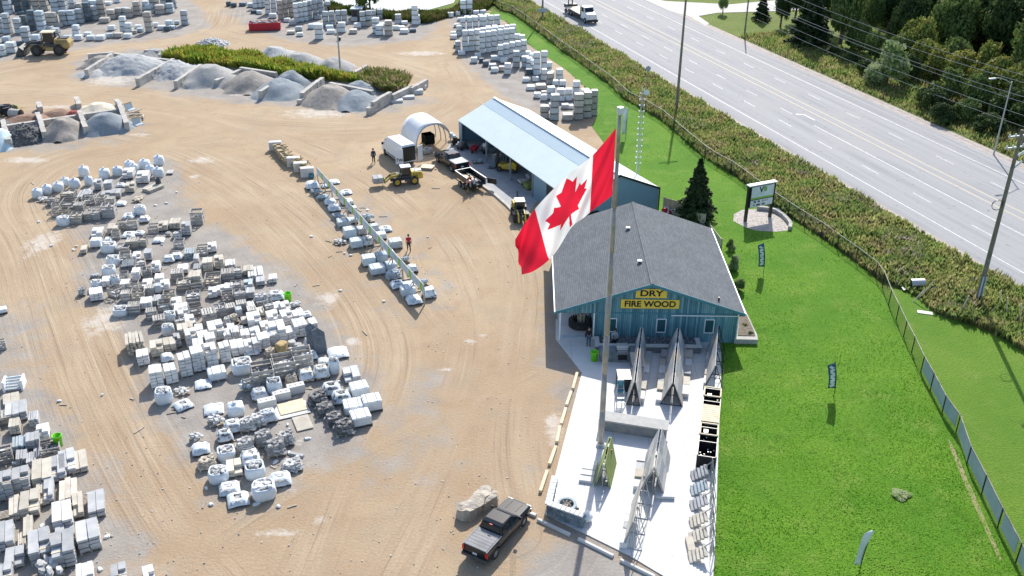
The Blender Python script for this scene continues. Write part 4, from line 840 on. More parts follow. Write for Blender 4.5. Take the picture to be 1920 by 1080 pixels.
for wx in(4.55,8.48,12.30):
    b=MB()
    for s in(-1,1): b.box(wx+s*.36,fy-.03,1.55,.07,.06,1.25); b.box(wx,fy-.03,1.55+s*.6,.65,.06,.07)
    wf=part('window',b,M['white'],bt); b=MB(); b.box(wx,fy-.005,1.55,.65,.02,1.13); part('pane',b,M['tealglass'] if 'tealglass' in M else mat('window_glass',(.03,.10,.12),.15),wf)
M['signy']=mat('sign_yellow',(.88,.62,.07),.55)
for s_,zc,wd_,cx in (('DRY',4.47,2.45,mid+.02),('FIRE WOOD',3.52,4.6,mid-.02)):
    b=MB(); b.box(cx,fy-.06,zc,wd_,.06,.8); sg=part('sign_board',b,M['signy'],bt,bv=.05,label='yellow board reading '+s_)
    text_mesh('lettering',s_,.72,M['black'],sg,Matrix.Translation((cx,fy-.1,zc))@Matrix.Rotation(rad(90),4,'X'),.006,1.28 if s_=='DRY' else 1.02,.022)
b=MB(); b.box(1.7,4.4,.075,2.7,8.0,.02); b.m(1).box(.95,5.3,.092,1.1,.9,.014); b.m(2).box(1.55,.95,.093,2.3,.5,.016)
for i in range(9): b.m(3).box(.6+i*.24,.95,.105,.15,.22+.05*(i%3),.01)
part('porch_floor',b,[M['concrete_l'],M['tealtrim'],M['W_t'],M['S_t']],bt)
# tractor tyre planter in the porch
tp=at(1088,612); t=thing('tyre_planter','big tractor tyre planter holding logs in the open porch','planter',(tp[0],tp[1],.09),0)
b=MB(); b.lathe([(.45,.15),(.5,.5),(.72,.58),(.9,.5),(.95,.3),(.9,.05),(.6,0)],26); b.m(0)
for i in range(26):
    a=i*6.283/26; b.box(math.cos(a)*.95,math.sin(a)*.95,.3,.08,.1,.5,a)
part('tyre',b,M['rubber'],t,True)
b=MB()
for i,(x_,y_) in enumerate(((-.15,.1),(.12,.12),(0,-.1),(.25,-.05))): b.tube((x_,y_,.1),(x_*1.2,y_*1.2,.9+.15*i),.09,.08)
part('log',b,M['wood'],t)
# low stone planter at the front wall
t=thing('stone_planter','low grey stone planter with gravel bed along the store front wall','planter',(3.42,66.25,0),yb)
b=MB(); b.box(7.35,-1.25,.32,8.3,.32,.56); b.box(3.35,-.5,.32,.3,1.18,.56); b.box(11.35,-.5,.32,.3,1.18,.56); part('stone_wall',b,mat('planter_stone',(.14,.17,.19),.85,(.26,.25,.24),1.6,isl=.1),t)
b=MB(); b.box(7.35,-1.25,.635,8.4,.42,.07); b.box(3.35,-.5,.635,.38,1.05,.07); b.box(11.35,-.5,.635,.38,1.05,.07); part('coping',b,M['concrete_l'],t)
b=MB(); r=random.Random(1)
for i in range(420): b.rock(r.uniform(3.55,11.15),r.uniform(-1.05,.25),.54+r.uniform(0,.04),.17,.15,.13,r)
b.box(7.35,-.42,.26,7.65,1.3,.5); part('gravel_fill',b,mat('planter_gravel',(.12,.14,.16),.9,(.26,.28,.29),4,isl=.4),t)
b=MB(); g0=G(1129,633); b.box(0,0,.3,.7,.5,.5,ty=.8); b.m(1).box(0,-.252,.2,.66,.01,.2); o=link('fire_bowl',b.mesh('fire_bowl',[M['darkwood'],M['redlamp']]),None,(g0[0],g0[1]+.4,.67)); tag(o,'small dark brown log box on the planter left of the seated woman','box')
t=thing('corner_planter','grey stone planter with dark shrubs at the right corner of the store','planter',(0,0,0))
pl=[tuple(G(x,y))[:2] for x,y in ((1376,645),(1420,646),(1418,636),(1392,580),(1384,580))]
b=MB(); b.prism(pl,0,.45); part('stone_wall',b,M['concrete'],t)
b=MB(); c0=sum((Vector((q[0],q[1],0)) for q in pl),Vector())/5; b.prism([((q[0]-c0[0])*.75+c0[0],(q[1]-c0[1])*.78+c0[1]) for q in pl],.45,.5); part('soil',b,M['darkwood'],t)
# trees and shrubs --------------------------------------------------
def quads(P,Nr,size,up=.3):
    n=len(P); d=RNG.normal(size=(n,3)); d+=Nr*1.0; d/=np.linalg.norm(d,axis=1)[:,None]
    a=np.cross(d,RNG.normal(size=(n,3))); a/=np.linalg.norm(a,axis=1)[:,None]; b_=np.cross(d,a)
    s=size*RNG.uniform(.5,1.3,n)[:,None]; 
    v=np.stack([P-a*s,P-b_*s*.6,P+a*s,P+b_*s*.6],1).reshape(-1,3); return v
def crown_decid(name,m,n=7000,lobes=16,size=.045,seed=1,flat=1.0,gap=.0):
    rg=np.random.default_rng(seed); L_=[]
    for i in range(lobes):
        u=rg.normal(size=3); u/=np.linalg.norm(u); u[2]=abs(u[2])*1.1-.35; L_.append((np.array([u[0]*rg.uniform(.15,.34),u[1]*rg.uniform(.15,.34),.52+u[2]*rg.uniform(.2,.36)*flat]),rg.uniform(.07,.19)))
    P=[];Nn=[]
    per=n//lobes
    for c,r in L_:
        d=rg.normal(size=(per,3)); d/=np.linalg.norm(d,axis=1)[:,None]; rr=r*(1.12-.62*rg.random(per)**1.5)[:,None]*(1+.25*np.sin(d[:,0:1]*9+seed)*np.sin(d[:,1:2]*8)); P.append(c+d*rr); Nn.append(d)
    P=np.concatenate(P); Nn=np.concatenate(Nn)
    v=quads(P,Nn,size); f=np.arange(len(v)).reshape(-1,4); return fastmesh(name,v,f,4,m)
def crown_conifer(name,m,n=7000,size=.035,seed=1,dens=22,w=.26,droop=.3):
    rg=np.random.default_rng(seed); P=[];Nn=[]
    t=rg.random(n)**.72; lay=np.floor(t*dens)/dens; z=1-lay*.93
    az=rg.uniform(0,6.283,n); nb=9; az=np.round((az+lay*17)*nb/6.283)*6.283/nb-lay*17+rg.normal(0,.13,n)
    R_=w*(lay*.9+.06)*(1+.30*np.sin(lay*37+az*2)+.18*np.sin(az*5+lay*13)); rr=R_*np.sqrt(rg.random(n))
    P=np.stack([np.cos(az)*rr,np.sin(az)*rr,z-droop*rr+rg.normal(0,.008,n)],-1); Nn=np.stack([np.cos(az)*.3,np.sin(az)*.3,np.ones(n)],-1)
    v=quads(P,Nn,size); f=np.arange(len(v)).reshape(-1,4); return fastmesh(name,v,f,4,m)
LM={'dk':leaf_mat('dark_leaves',(.045,.078,.025),(.07,.11,.035),(.10,.14,.04),.25),'md':leaf_mat('green_leaves',(.10,.16,.045),(.15,.21,.06),(.20,.25,.08),.4),'lt':leaf_mat('light_leaves',(.20,.29,.09),(.30,.38,.15),(.40,.46,.25),.6),'ye':leaf_mat('yellow_leaves',(.15,.20,.05),(.24,.27,.06),(.34,.33,.08),.5),'cf':leaf_mat('conifer_needles',(.022,.045,.016),(.04,.068,.024),(.06,.09,.032),.5,tr=.1),'wl':leaf_mat('willow_leaves',(.06,.10,.02),(.11,.16,.03),(.20,.23,.05),.5)}
CR={}
def tree(px,py,h,wd,kind,label,lm='md',trunk=.25,grp='trees beyond the highway',nmz=None,dens=1):
    g_=G(px,py); key=(kind,lm,int(px)%3)
    if key not in CR:
        if kind=='con': CR[key]=crown_conifer('crown',LM[lm],15000,.024,int(px)%3+3,26)
        elif kind=='col': CR[key]=crown_conifer('crown',LM[lm],8000,.035,int(px)%3+5,26,.16,.1)
        elif kind=='bush': CR[key]=crown_decid('crown',LM[lm],9000,20,.034,int(px)%3+11,1.5)
        else: CR[key]=crown_decid('crown',LM[lm],17000,26,.027,int(px)%3+21)
    nmz=nmz or {'con':'conifer_tree','col':'cedar_tree','bush':'bush','dec':'broadleaf_tree'}[kind]
    t=thing(nmz,label,'bush' if kind=='bush' and nmz!='broadleaf_tree' else 'tree',(g_[0],g_[1],0),random.uniform(0,6.28),grp)
    c=link('crown',CR[key],t)
    if kind=='bush': c.location=(0,0,-h*.28); c.scale=(wd*1.05,wd*1.05,h*1.12)
    elif kind in('con','col'): c.scale=(wd*3.9,wd*3.9,h) if kind=='con' else (wd*5,wd*5,h)
    else: c.scale=(wd*1.55,wd*1.55,h*1.3); c.location=(0,0,-h*.17)
    tk=TRK.get(kind in('con','col'))
    if not tk:
        b=MB(); b.tube((0,0,0),(0.01,0,.45),.035,.024)
        if kind in('con','col'): b.tube((.01,0,.45),(0,0,.97),.024,.005)
        else:
            for i in range(6):
                a=i*1.05; b.tube((0.01,0,.38+.02*i),(math.cos(a)*.2,math.sin(a)*.2,.62+.03*i),.014,.005,6)
            b.tube((.01,0,.45),(0,0,.75),.024,.008)
        tk=b.mesh('trunk',mat('bark',(.10,.08,.06),.95,(.17,.14,.11),3)); TRK[kind in('con','col')]=tk
    k=link('trunk',tk,t); k.scale=(h*.8,h*.8,h)
TRK={}
for a in [(1303,414,6.6,2.0,'con','dark spruce standing alone on the lawn behind the store','cf'),
 (694,24,7.5,4.2,'dec','weeping round tree standing at the pond edge','wl'),
 (1515,84,11,3.6,'con','broad dark conifer nearest the gap beside the highway','cf'),
 (1463,50,7,2.2,'dec','small dark broadleaf tree with visible trunk at left end of the treeline','dk'),
 (1427,38,5,1.6,'con','thin bare-branched conifer leftmost beside the side road','cf'),
 (1355,26,4,1.6,'dec','small pale green tree on the grass island by the side road','lt'),
 (1575,84,12,5.0,'dec','tall tree with leaning pale trunk right of the broad dark conifer','md'),
 (1596,90,7,1.3,'col','narrow grey-green cedar between the leaning tree and the light tree','md'),
 (1630,70,8,3.4,'dec','dull green tree behind the cedar','md'),
 (1662,158,8.0,7.4,'bush','large light green tree standing forward of the treeline','lt'),
 (1622,140,3.2,3.6,'bush','low dark bush at left foot of the large light tree','dk'),
 (1700,150,5.5,4.5,'bush','dark green bush at right foot of the large light tree','dk'),
 (1712,118,7.5,5,'dec','yellow-green tree right behind the large light tree','ye'),
 (1665,60,12,5,'dec','dark tree rising behind the large light tree','dk'),
 (1720,50,14,6,'dec','tall grey-green tree in the back row, top centre-right','md'),
 (1765,55,15,5.5,'dec','tall very dark tree in the back row','dk'),
 (1810,60,16,4.2,'con','tallest dark conifer of the back row','cf'),
 (1850,62,16,7,'dec','wide dark tree of the back row near the right edge','dk'),
 (1900,70,17,7.5,'dec','darkest tree at the top right corner','dk'),
 (1545,60,10,4.4,'dec','dark green broadleaf tree behind the broad dark conifer','dk'),(1490,40,8,3.4,'dec','round dark tree left behind the broad conifer','dk'),(1612,95,7,4,'bush','grey-green thicket right of the cedar','md'),(1640,112,6,4.5,'bush','olive thicket left of the large light tree','md'),(1590,50,9,4.6,'dec','mid-green tree far behind the cedar','md'),(1682,120,6.5,5,'bush','dull green bush behind the large light tree','md'),(1730,135,7,6,'bush','olive bush left of the orange-tipped bush','ye'),(1845,165,8.5,6.5,'bush','olive-yellow bush at the back of the hedgerow','ye'),(1790,140,7.5,6,'bush','green bush at the back of the hedgerow','md'),(1765,228,3.4,4.5,'bush','small dark bush nearest the road in the hedgerow','dk'),(1850,250,3.5,5,'bush','low dark bush left of the lamp foot','dk'),
 (1960,90,17,8,'dec','dark tree partly cut by the right edge','dk'),
 (1752,150,6.5,6,'bush','orange-tipped bush in the middle of the hedgerow','ye'),
 (1770,190,6,6,'bush','grey-green bush below the orange-tipped bush','md'),
 (1800,168,7,6.5,'bush','bright yellow-green bush left of the street lamp','ye'),
 (1745,205,4.2,5.5,'bush','dark low bush at the hedgerow foot','dk'),
 (1825,205,6.5,5.5,'bush','olive bush behind the street lamp pole','md'),
 (1858,185,8,7,'bush','tall yellow-green bush behind the street lamp arm','ye'),
 (1895,200,8.5,7.5,'bush','tall olive bush between the lamp and the right edge','ye'),
 (1880,225,6,6,'bush','dark bush below the lamp head','dk'),
 (1925,240,7.5,7,'bush','dark bush cut by the right edge','dk'),
 (1805,225,4,4.5,'bush','low green bush in front of the hedgerow','md'),
 (1600,118,2.4,4,'bush','low dark thicket on the grass left of the large light tree','dk'),
 (1560,104,1.8,4,'bush','flat dark thicket under the leaning tree','dk'),
 (1950,180,14,8,'dec','broad tree beyond the right edge bushes','md'),
 (1780,105,11,6,'dec','mid-green tree between back row and hedgerow','md'),(1870,120,12,6.5,'dec','dark green tree behind the tall yellow-green bush','dk'),(1700,88,9,5,'dec','shaded tree filling the gap behind the yellow-green tree','dk')]:
    tree(*a[:7],grp='trees beyond the highway' if a[0]>1400 else None,nmz='broadleaf_tree' if a[0]==1662 else None)
# belt of wood behind the tree line, beyond what can be told apart
def wood():
    src=[CR[k] for k in CR if k[0]=='dec' and k[1] in('dk','md')][:3]; arrs=[]
    for m_ in src:
        a=np.empty(len(m_.vertices)*3,np.float32); m_.vertices.foreach_get('co',a); arrs.append(a.reshape(-1,4,3))
    out=[]; rg=np.random.default_rng(5)
    for px,py in [(1640,20),(1675,5),(1700,-10),(1730,25),(1755,0),(1785,20),(1815,0),(1840,30),(1870,5),(1895,35),(1925,10),(1950,50),(1745,-40),(1800,-45),(1860,-40),(1910,-40),(1960,-20),(1990,60),(2030,30),(2000,120),(2060,150),(1985,210),(2050,230),(1690,45),(1780,70),(1835,95),(1890,110),(1930,130)]:
        g_=G(px,py); a=arrs[rg.integers(len(arrs))]; a=a[rg.random(len(a))<.55]; s=rg.uniform(11,15); hh=rg.uniform(13,18); th=rg.uniform(0,6.28)
        q=a.copy(); q[...,0]=(a[...,0]*math.cos(th)-a[...,1]*math.sin(th))*s+g_[0]; q[...,1]=(a[...,0]*math.sin(th)+a[...,1]*math.cos(th))*s+g_[1]; q[...,2]=a[...,2]*hh; out.append(q)
        b_=q.copy(); b_[...,2]=(a[...,2]-.35)*hh*.9; out.append(b_[::2])
    v=np.concatenate(out).reshape(-1,3); o=link('woodland',fastmesh('woodland',v,np.arange(len(v)).reshape(-1,4),4,LM['dk'])); tag(o,'far dark woodland massed behind the tree line at top right','woodland',kind='stuff')
wood()
# shrubs beside the store and at the corner planter
for i,(px,py,h,wd,lm,lab) in enumerate(((1368,470,1.5,1.1,'lt','pale shrub by the fence panel at the store right wall'),(1374,505,1.8,1.4,'lt','middle pale shrub along the store right wall'),(1385,545,1.7,1.3,'lt','nearest pale shrub along the store right wall'),(1390,600,.9,.9,'dk','back dark shrub in the corner planter'),(1397,618,.8,1.0,'ye','middle brownish shrub in the corner planter'),(1403,634,.8,1.1,'dk','front dark shrub in the corner planter'),(1688,930,.3,1.5,'lt','whitish clump of dry grass on the lawn'))):
    tree(px,py,h,wd,'bush',lab,lm,grp=None,nmz='shrub')
# vegetation of the bunker bank and the pond edge
def wp(pts): return [tuple(G(x,y))[:2] for x,y in pts]
GOLD=wp([(305,110),(350,100),(440,105),(500,117),(560,130),(625,143),(690,150),(690,158),(640,153),(560,147),(500,136),(430,126),(350,119)])
GOLD2=wp([(672,152),(700,143),(745,147),(765,158),(752,178),(715,172),(680,160)])
scatter_blades('goldenrod',GOLD,20000,.5,2.0,.34,M['gold'],label='dense yellow-green goldenrod bank behind the gravel bunkers',lean=.8)
scatter_blades('wild_flowers',GOLD2,8000,.5,2.0,.30,leaf_mat('mixed_weeds',(.12,.17,.04),(.24,.24,.08),(.36,.27,.19),.9,tr=.4),label='mixed green and pinkish weeds at the right end of the bunker bank',lean=.8)
REED=wp([(590,6),(700,28),(840,26),(870,8),(905,-5),(930,5),(905,24),(860,28),(800,45),(640,26),(560,8)])
M['reed']=leaf_mat('pond_reeds',(.07,.10,.02),(.14,.16,.04),(.17,.15,.06),.4)
scatter_blades('pond_reeds',REED,16000,.5,1.7,.2,M['reed'],label='reeds and weeds along the pond edge')
# ---------------- long open shed ----------------
SA=Vector((-6.38,113.87,0)); t=thing('open_shed','long open-fronted shed with pale blue ribbed metal roof','building',tuple(SA),rad(-26.47-90)+0)
# local x = along toward the camera side, local y = across (to far side) 
t.rotation_euler[2]=math.atan2(-.8951,.4457)
M['roofpale']=rib_mat('pale_blue_metal_roof',(.68,.78,.80),.32,'X',rough=.5); M['roofmid']=rib_mat('blue_ridge_metal',(.50,.62,.68),.32,'X')
M['tealmetal']=rib_mat('teal_ribbed_cladding',(.19,.32,.40),.22,'Y'); M['tealmetalx']=rib_mat('teal_ribbed_side',(.19,.32,.40),.22,'X')
LA,LB,SW,EV,RG=-.9,28.6,9.9,2.8,5.0
def slab_q(b,pts,th=.08):
    vs=list(pts)+[(p[0],p[1],p[2]-th) for p in pts]; b.add(vs,[(3,2,1,0),(4,5,6,7)]+[(i,(i+1)%4,(i+1)%4+4,i+4) for i in range(4)])
b=MB(); h2=SW/2; f_=.70; zc_=EV+(RG-EV)*f_
slab_q(b,[(LA,0,EV),(LA,h2*f_,zc_),(LB,h2*f_,zc_),(LB,0,EV)]); slab_q(b,[(LB,SW,EV),(LB,h2,RG),(LA,h2,RG),(LA,SW,EV)])
rf=part('roof',b,M['roofpale'],t); b=MB(); slab_q(b,[(LA,h2*f_,zc_+.02),(LA,h2,RG+.02),(LB,h2,RG+.02),(LB,h2*f_,zc_+.02)]); part('translucent_strip',b,M['roofmid'],rf)
b=MB(); b.box((LA+LB)/2,h2,RG+.05,LB-LA,.35,.05); part('ridge_cap',b,M['white'],rf)
b=MB(); 
for x_ in(LB-.05,LA+.05):
    s=1 if x_>0 else -1; X_=[x_,x_-s*.12]
    pts=[(x_,0.08,0),(x_,SW-.08,0),(x_,SW-.08,EV-.12),(x_,h2,RG-.12),(x_,.08,EV-.12)]; p2=[(X_[1],q[1],q[2]) for q in pts]
    b.add(pts+p2,[(4,3,2,1,0),(5,6,7,8,9)]+[(i,(i+1)%5,(i+1)%5+5,i+5) for i in range(5)])
part('end_wall',b,M['tealmetal'],t)
b=MB(); b.box((LA+LB)/2,SW-.1,1.35,LB-LA-.3,.1,2.7); b.box(20.7,.1,1.35,2.9,.1,2.7); b.box(26.0,.1,1.35,4.9,.1,2.7); b.box(-.35,.1,1.35,.9,.1,2.7); part('side_wall',b,M['tealmetalx'],t)
b=MB(); b.box(22.85,.14,1.35,1.35,.05,2.6); part('doorway',b,M['black'],t)
b=MB(); q=math.atan((RG-EV)/h2); l=h2/math.cos(q)
for x_ in(LB+.03,): b.box(x_,h2/2,(EV+RG)/2-.05,.06,l,.2,rx=q); b.box(x_,h2*1.5,(EV+RG)/2-.05,.06,l,.2,rx=-q)
for y_ in(.04,SW-.04): b.box(LB+.03,y_,1.4,.07,.12,2.7)
part('black_trim',b,M['black'],t)
for a_ in(7.1,13.5,18.9):
    b=MB(); b.box(a_,.15,1.36,.14,.14,2.7); b.box(a_,.15,.04,.35,.35,.06); part('post',b,M['steel'],t)
b=MB(); b.box(h2+8,SW-1.5,.6,.1,.1,.1)
for a_ in(3.5,10,16): b.box(a_,SW-.25,1.3,.15,.15,2.6)
part('inner_frame',b,M['wood'],t)
b=MB(); b.box(26.2,-.0,1.9,.04,.04,.04)
b.box(LB+.03,1.9,1.25,.05,1.3,.8); part('window',b,M['glass'],t)
# items under the shed
def shp(a_,c_,z=0): 
    u=Vector((.4457,-.8951,0)); v=Vector((.8951,.4457,0)); q=SA+u*a_+v*c_; return (q[0],q[1],z)
def small(name,mb,m,loc,rz,lab,cat,grp=None,bv=0): 
    o=link(name,mb.mesh(name,m),None,loc,rz); tag(o,lab,cat,grp); 
    if bv: bevel(o,bv)
    return o
b=MB(); b.lathe([(.1,.35),(.42,.6),(.5,.95),(.36,1.3),(.28,1.35)],14); b.m(1).box(.75,0,.45,.6,.5,.5); b.m(2).tube((-.3,-.4,.25),(-.3,.4,.25),.25,n=12); small('cement_mixer',b,[M['steel'],M['steel'],M['rubber']],shp(4.3,1.4),.3,'grey cement mixer at the left end of the shed','mixer')
b=MB(); b.box(0,0,.45,.9,.6,.4,tx=1.3,ty=1.3); b.m(1).tube((-.6,0,.2),(-.6,.1,.2),.2,n=12); b.tube((.4,-.2,.5),(1.1,-.25,.6),.03); b.tube((.4,.2,.5),(1.1,.25,.6),.03); small('wheelbarrow',b,[M['red'],M['rubber']],shp(3.3,.3),1.2,'red wheelbarrow beside the cement mixer','wheelbarrow',bv=.03)
b=MB(); b.box(0,0,.4,1.1,.7,.35); b.box(.2,0,.75,.5,.5,.35); b.m(1)
for x_ in(-.4,.4):
    for y_ in(-.35,.35): b.tube((x_,y_-.08,.22),(x_,y_+.08,.22),.22,n=12)
small('lawn_tractor',b,[M['darkgrey'],M['rubber']],shp(1.9,-.6),.6,'small black lawn tractor outside the shed corner','tractor',bv=.04)
b=MB(); b.box(0,0,.07,1.2,1.0,.14); r=random.Random(2); b.m(1)
for i in range(10): b.rock(r.uniform(-.45,.45),r.uniform(-.35,.35),.25,.3,.25,.2,r)
small('sample_pallet',b,[M['darkwood'],M['W_t']],shp(6.9,-.9),.2,'pallet of wrapped samples on the floor left of the forklift','pallet')
b=MB(); b.box(0,0,.8,1.6,1.2,.1); 
for x_ in(-.7,.7): b.box(x_,0,.4,.1,1.1,.8)
b.m(1)
for i in range(8): b.rock(-.6+i*.17,r.uniform(-.3,.3),.95,.3,.4,.2,r)
small('work_table',b,[M['steel'],M['S_b']],shp(7.6,1.6),.3,'steel work table with buff stone behind the first shed post','table')
for i,(a_,c_,lab,mm) in enumerate(((15.0,1.0,'low buff stone pallet under the shed roof edge','S_b'),(16.7,.9,'mossy stone pallet at the shed wall corner','olive'),(14.5,2.3,'dark stone pallet deeper under the shed','S_g'))):
    b=MB(); b.box(0,0,.08,1.2,1.1,.16,0); b.m(1)
    for k in range(4): b.box(-.36+k*.24,0,.16+.15*(i!=0)+.1,.2,1,.2+.3*(i!=0))
    small('stone_pallet',b,[M['darkwood'],M[mm]],shp(a_,c_),-1.1,lab,'pallet','pallets under the shed roof')
b=MB(); b.rock(0,0,.4,1,.8,.7,r); small('white_sack',b,M['bag'],shp(17.8,1.3),0,'white sack by the teal shed wall','sack',bv=.08)
b=MB()
for i in range(2): b.box(i*.75,-i*.4,.14,1.5,1.1,.06,.2); b.box(i*.75,-i*.4,.05,1.3,1.0,.08,.2)
b=MB(); b.box(0,0,.05,1.5,1.2,.06); b.box(.05,0,.16,1.2,1.0,.14); b.m(1).box(.05,0,.27,1.45,1.15,.05)
small('board_stack',b,[M['wood'],M['paleboard']],at(801,316),rad(-12),'small stack of plywood boards between van and black pickup','board')
# ---------------- arch tent ----------------
t=thing('arch_tent','white fabric arch tent with open end beside the van','tent',at(779,287),0)
f0=G(779,287); f1=G(848,275); ax=(f1-f0); Wt=ax.length; ax.normalize(); ay=Vector((-ax[1],ax[0],0)); t.rotation_euler[2]=math.atan2(ax[1],ax[0])
M['tentw']=mat('tent_fabric',(.76,.77,.78),.6,(.70,.72,.74),.8,bump=.02,bscale=3)
Lt,Ht=4.6,3.35; b=MB(); n_=18; K_=6; vs=[];fs=[]
for k in range(K_+1):
    for i in range(n_+1):
        a=math.pi*i/n_; e=abs(math.cos(a))**.8*(1 if math.cos(a)>0 else -1)
        vs.append((Wt/2-Wt/2*e,Lt*k/K_,Ht*(math.sin(a)**.85)))
for k in range(K_):
    for i in range(n_): fs.append((k*(n_+1)+i,k*(n_+1)+i+1,(k+1)*(n_+1)+i+1,(k+1)*(n_+1)+i))
b.add(vs,fs); o=part('fabric_cover',b,M['tentw'],t,True); sm_=o.modifiers.new('thick','SOLIDIFY'); sm_.thickness=.06
# right side is open below: cut faces on the low right flank for the back half
bm=bmesh.new(); bm.from_mesh(o.data); bmesh.ops.delete(bm,geom=[f for f in bm.faces if f.calc_center_median()[0]>Wt*.93 and f.calc_center_median()[2]<2.2],context='FACES'); bm.to_mesh(o.data); bm.free()
b=MB()
for k in (0,2,4,6):
    pts=[vs[k*(n_+1)+i] for i in range(n_+1)]; b.path([(Wt/2+(q[0]-Wt/2)*.95,q[1]+(.04 if k==0 else 0),q[2]*.955) for q in pts],.06)
part('arch_hoop',b,M['steel'],t)
b=MB()
for k in range(4):
    for i in range(7): b.box(2.9,2.7+(i%2)*.02,.15+.3*k,1.25,1.3,.26)
b2=b; p0=t.matrix_world; small('turf_stack',b,M['darkgreen'],tuple(Vector(t.location)),t.rotation_euler[2],'black-green stack of tiers under the arch tent','pallet')
b=MB(); b.box(0,0,.4,.8,.6,.5); b.box(.5,.1,.5,.5,.5,.4); b.tube((-.5,0,.3),(-.5,.15,.3),.3); b.box(0,0,.8,.5,.1,.3); small('generator',b,M['steel'],at(800,289),.4,'grey generator at the arch tent mouth','generator',bv=.05)
for i,(px,py,mm,lab) in enumerate(((850,262,'green','green and white sacks piled between tent and shed'),(854,272,'rubber','black tyre pile between tent and shed'))):
    b=MB(); r=random.Random(i)
    for k in range(6): b.rock(r.uniform(-.3,.3),r.uniform(-.3,.3),.2+.12*k,.7,.6,.3,r)
    small('sack_pile',b,[M['W_w'] if i==0 else M['rubber']],at(px,py),0,lab,'pile')
# mast on the store ridge line
t=thing('radio_mast','thin lattice radio mast with small dishes behind the store','mast',at(1191,382),0); Hm=12.6
b=MB()
for i in range(3):
    a=i*2.094; b.tube((.22*math.cos(a),.22*math.sin(a),0),(.18*math.cos(a),.18*math.sin(a),Hm),.026,n=5)
part('mast_leg',b,M['steel'],t)
b=MB(); 
for k in range(30):
    z=k*.42; 
    for i in range(3):
        a=i*2.094; a2=(i+1)*2.094; b.tube((.155*math.cos(a),.155*math.sin(a),z),(.155*math.cos(a2),.155*math.sin(a2),z+.42*(k%2)),.009,n=4)
part('lattice',b,M['steel'],t)
b=MB()
for z in np.arange(4.6,12.2,.62): b.tube((-.22,0,z),(.22,0,z),.018,n=4); b.box(-.24,0,z,.11,.1,.13); b.box(.24,0,z,.11,.1,.13)
part('antenna_element',b,M['white'],t)
b=MB(); b.lathe([(0,0),(.2,.04),(.3,.14)],14); o=part('dish',b,M['white'],t,True,loc=(.3,-.1,12.2)); o.rotation_euler=(rad(80),0,rad(20))
b=MB(); b.tube((0,0,0),(.0,0,1.9),.10,n=10); small('tube_antenna',b,M['W_w'],(G(1174,205,12)[0],G(1174,205,12)[1],13.0),0,'pale tube shape beside the flagpole top','antenna') if False else None
# chain-link fence
M['mesh']=None
m,t_,p=nm('chain_link'); N=t_.nodes.new; L=t_.links.new; sset(p,Roughness=.5); p.inputs['Base Color'].default_value=(.035,.04,.04,1)
tr=N('ShaderNodeBsdfTransparent'); mx=N('ShaderNodeMixShader'); tc=N('ShaderNodeTexCoord'); sx=N('ShaderNodeSeparateXYZ'); L(tc.outputs['UV'],sx.inputs[0])
geo=N('ShaderNodeNewGeometry'); sp_=N('ShaderNodeSeparateXYZ'); L(geo.outputs['Position'],sp_.inputs[0])
d1=mth2(t_,'ADD',mth2(t_,'MULTIPLY',sp_.outputs['Y'],1.0),sp_.outputs['Z']); d2=mth2(t_,'SUBTRACT',sp_.outputs['Y'],sp_.outputs['Z'])
w1=mth2(t_,'LESS_THAN',mth2(t_,'FRACT',mth2(t_,'MULTIPLY',d1,14),0),.16); w2=mth2(t_,'LESS_THAN',mth2(t_,'FRACT',mth2(t_,'MULTIPLY',d2,14),0),.16)
L(mth2(t_,'MAXIMUM',w1,w2),mx.inputs[0]); L(tr.outputs[0],mx.inputs[1]); L(p.outputs[0],mx.inputs[2]); L(mx.outputs[0],t_.nodes['Material Output'].inputs[0]); M['mesh']=m
M['banner']=mat('banner_vinyl',(.30,.38,.44),.6,(.38,.45,.50),1.2)
FP=[G(x,y) for x,y in fencepx]; t=thing('chain_link_fence','black chain-link fence curving along the lawn beside the highway ditch','fence',tuple(FP[0])); o0=FP[0]; FH=1.5
def bb(a,b_,z0,z1,th,mb,i0=0,i1=1):
    a,b_=a.lerp(b_,i0),a.lerp(b_,i1); d=(b_-a); n=Vector((-d[1],d[0],0)).normalized()*th/2
    vs=[a-n,b_-n,b_+n,a+n]; mb.add([(q[0]-o0[0],q[1]-o0[1],z0) for q in vs]+[(q[0]-o0[0],q[1]-o0[1],z1) for q in vs],[(3,2,1,0),(4,5,6,7),(0,1,5,4),(1,2,6,5),(2,3,7,6),(3,0,4,7)])
for q in FP:
    b=MB(); b.tube((0,0,0),(0,0,FH+.05),.045,n=6); part('post',b,M['black'],t,loc=(q[0]-o0[0],q[1]-o0[1],0))
b=MB()
for a,c in zip(FP[:-1],FP[1:]): b.tube((a[0]-o0[0],a[1]-o0[1],FH),(c[0]-o0[0],c[1]-o0[1],FH),.035,n=6)
part('top_rail',b,mat('worn_rail',(.10,.09,.085),.5,(.3,.27,.25),1.2),t)
b=MB()
for a,c in zip(FP[:-1],FP[1:]): b.add([(a[0]-o0[0],a[1]-o0[1],.02),(c[0]-o0[0],c[1]-o0[1],.02),(c[0]-o0[0],c[1]-o0[1],FH),(a[0]-o0[0],a[1]-o0[1],FH)],[(0,1,2,3)])
part('wire_mesh',b,M['mesh'],t)
k=[i for i,q in enumerate(fencepx) if q==(1726,699)][0]
for i in range(k,len(FP)-1):
    b=MB(); bb(FP[i],FP[i+1],.35,FH-.05,.05,b,.12 if i%3==0 else .05,.97 if i%4 else .85); part('banner_panel',b,M['banner'],t)
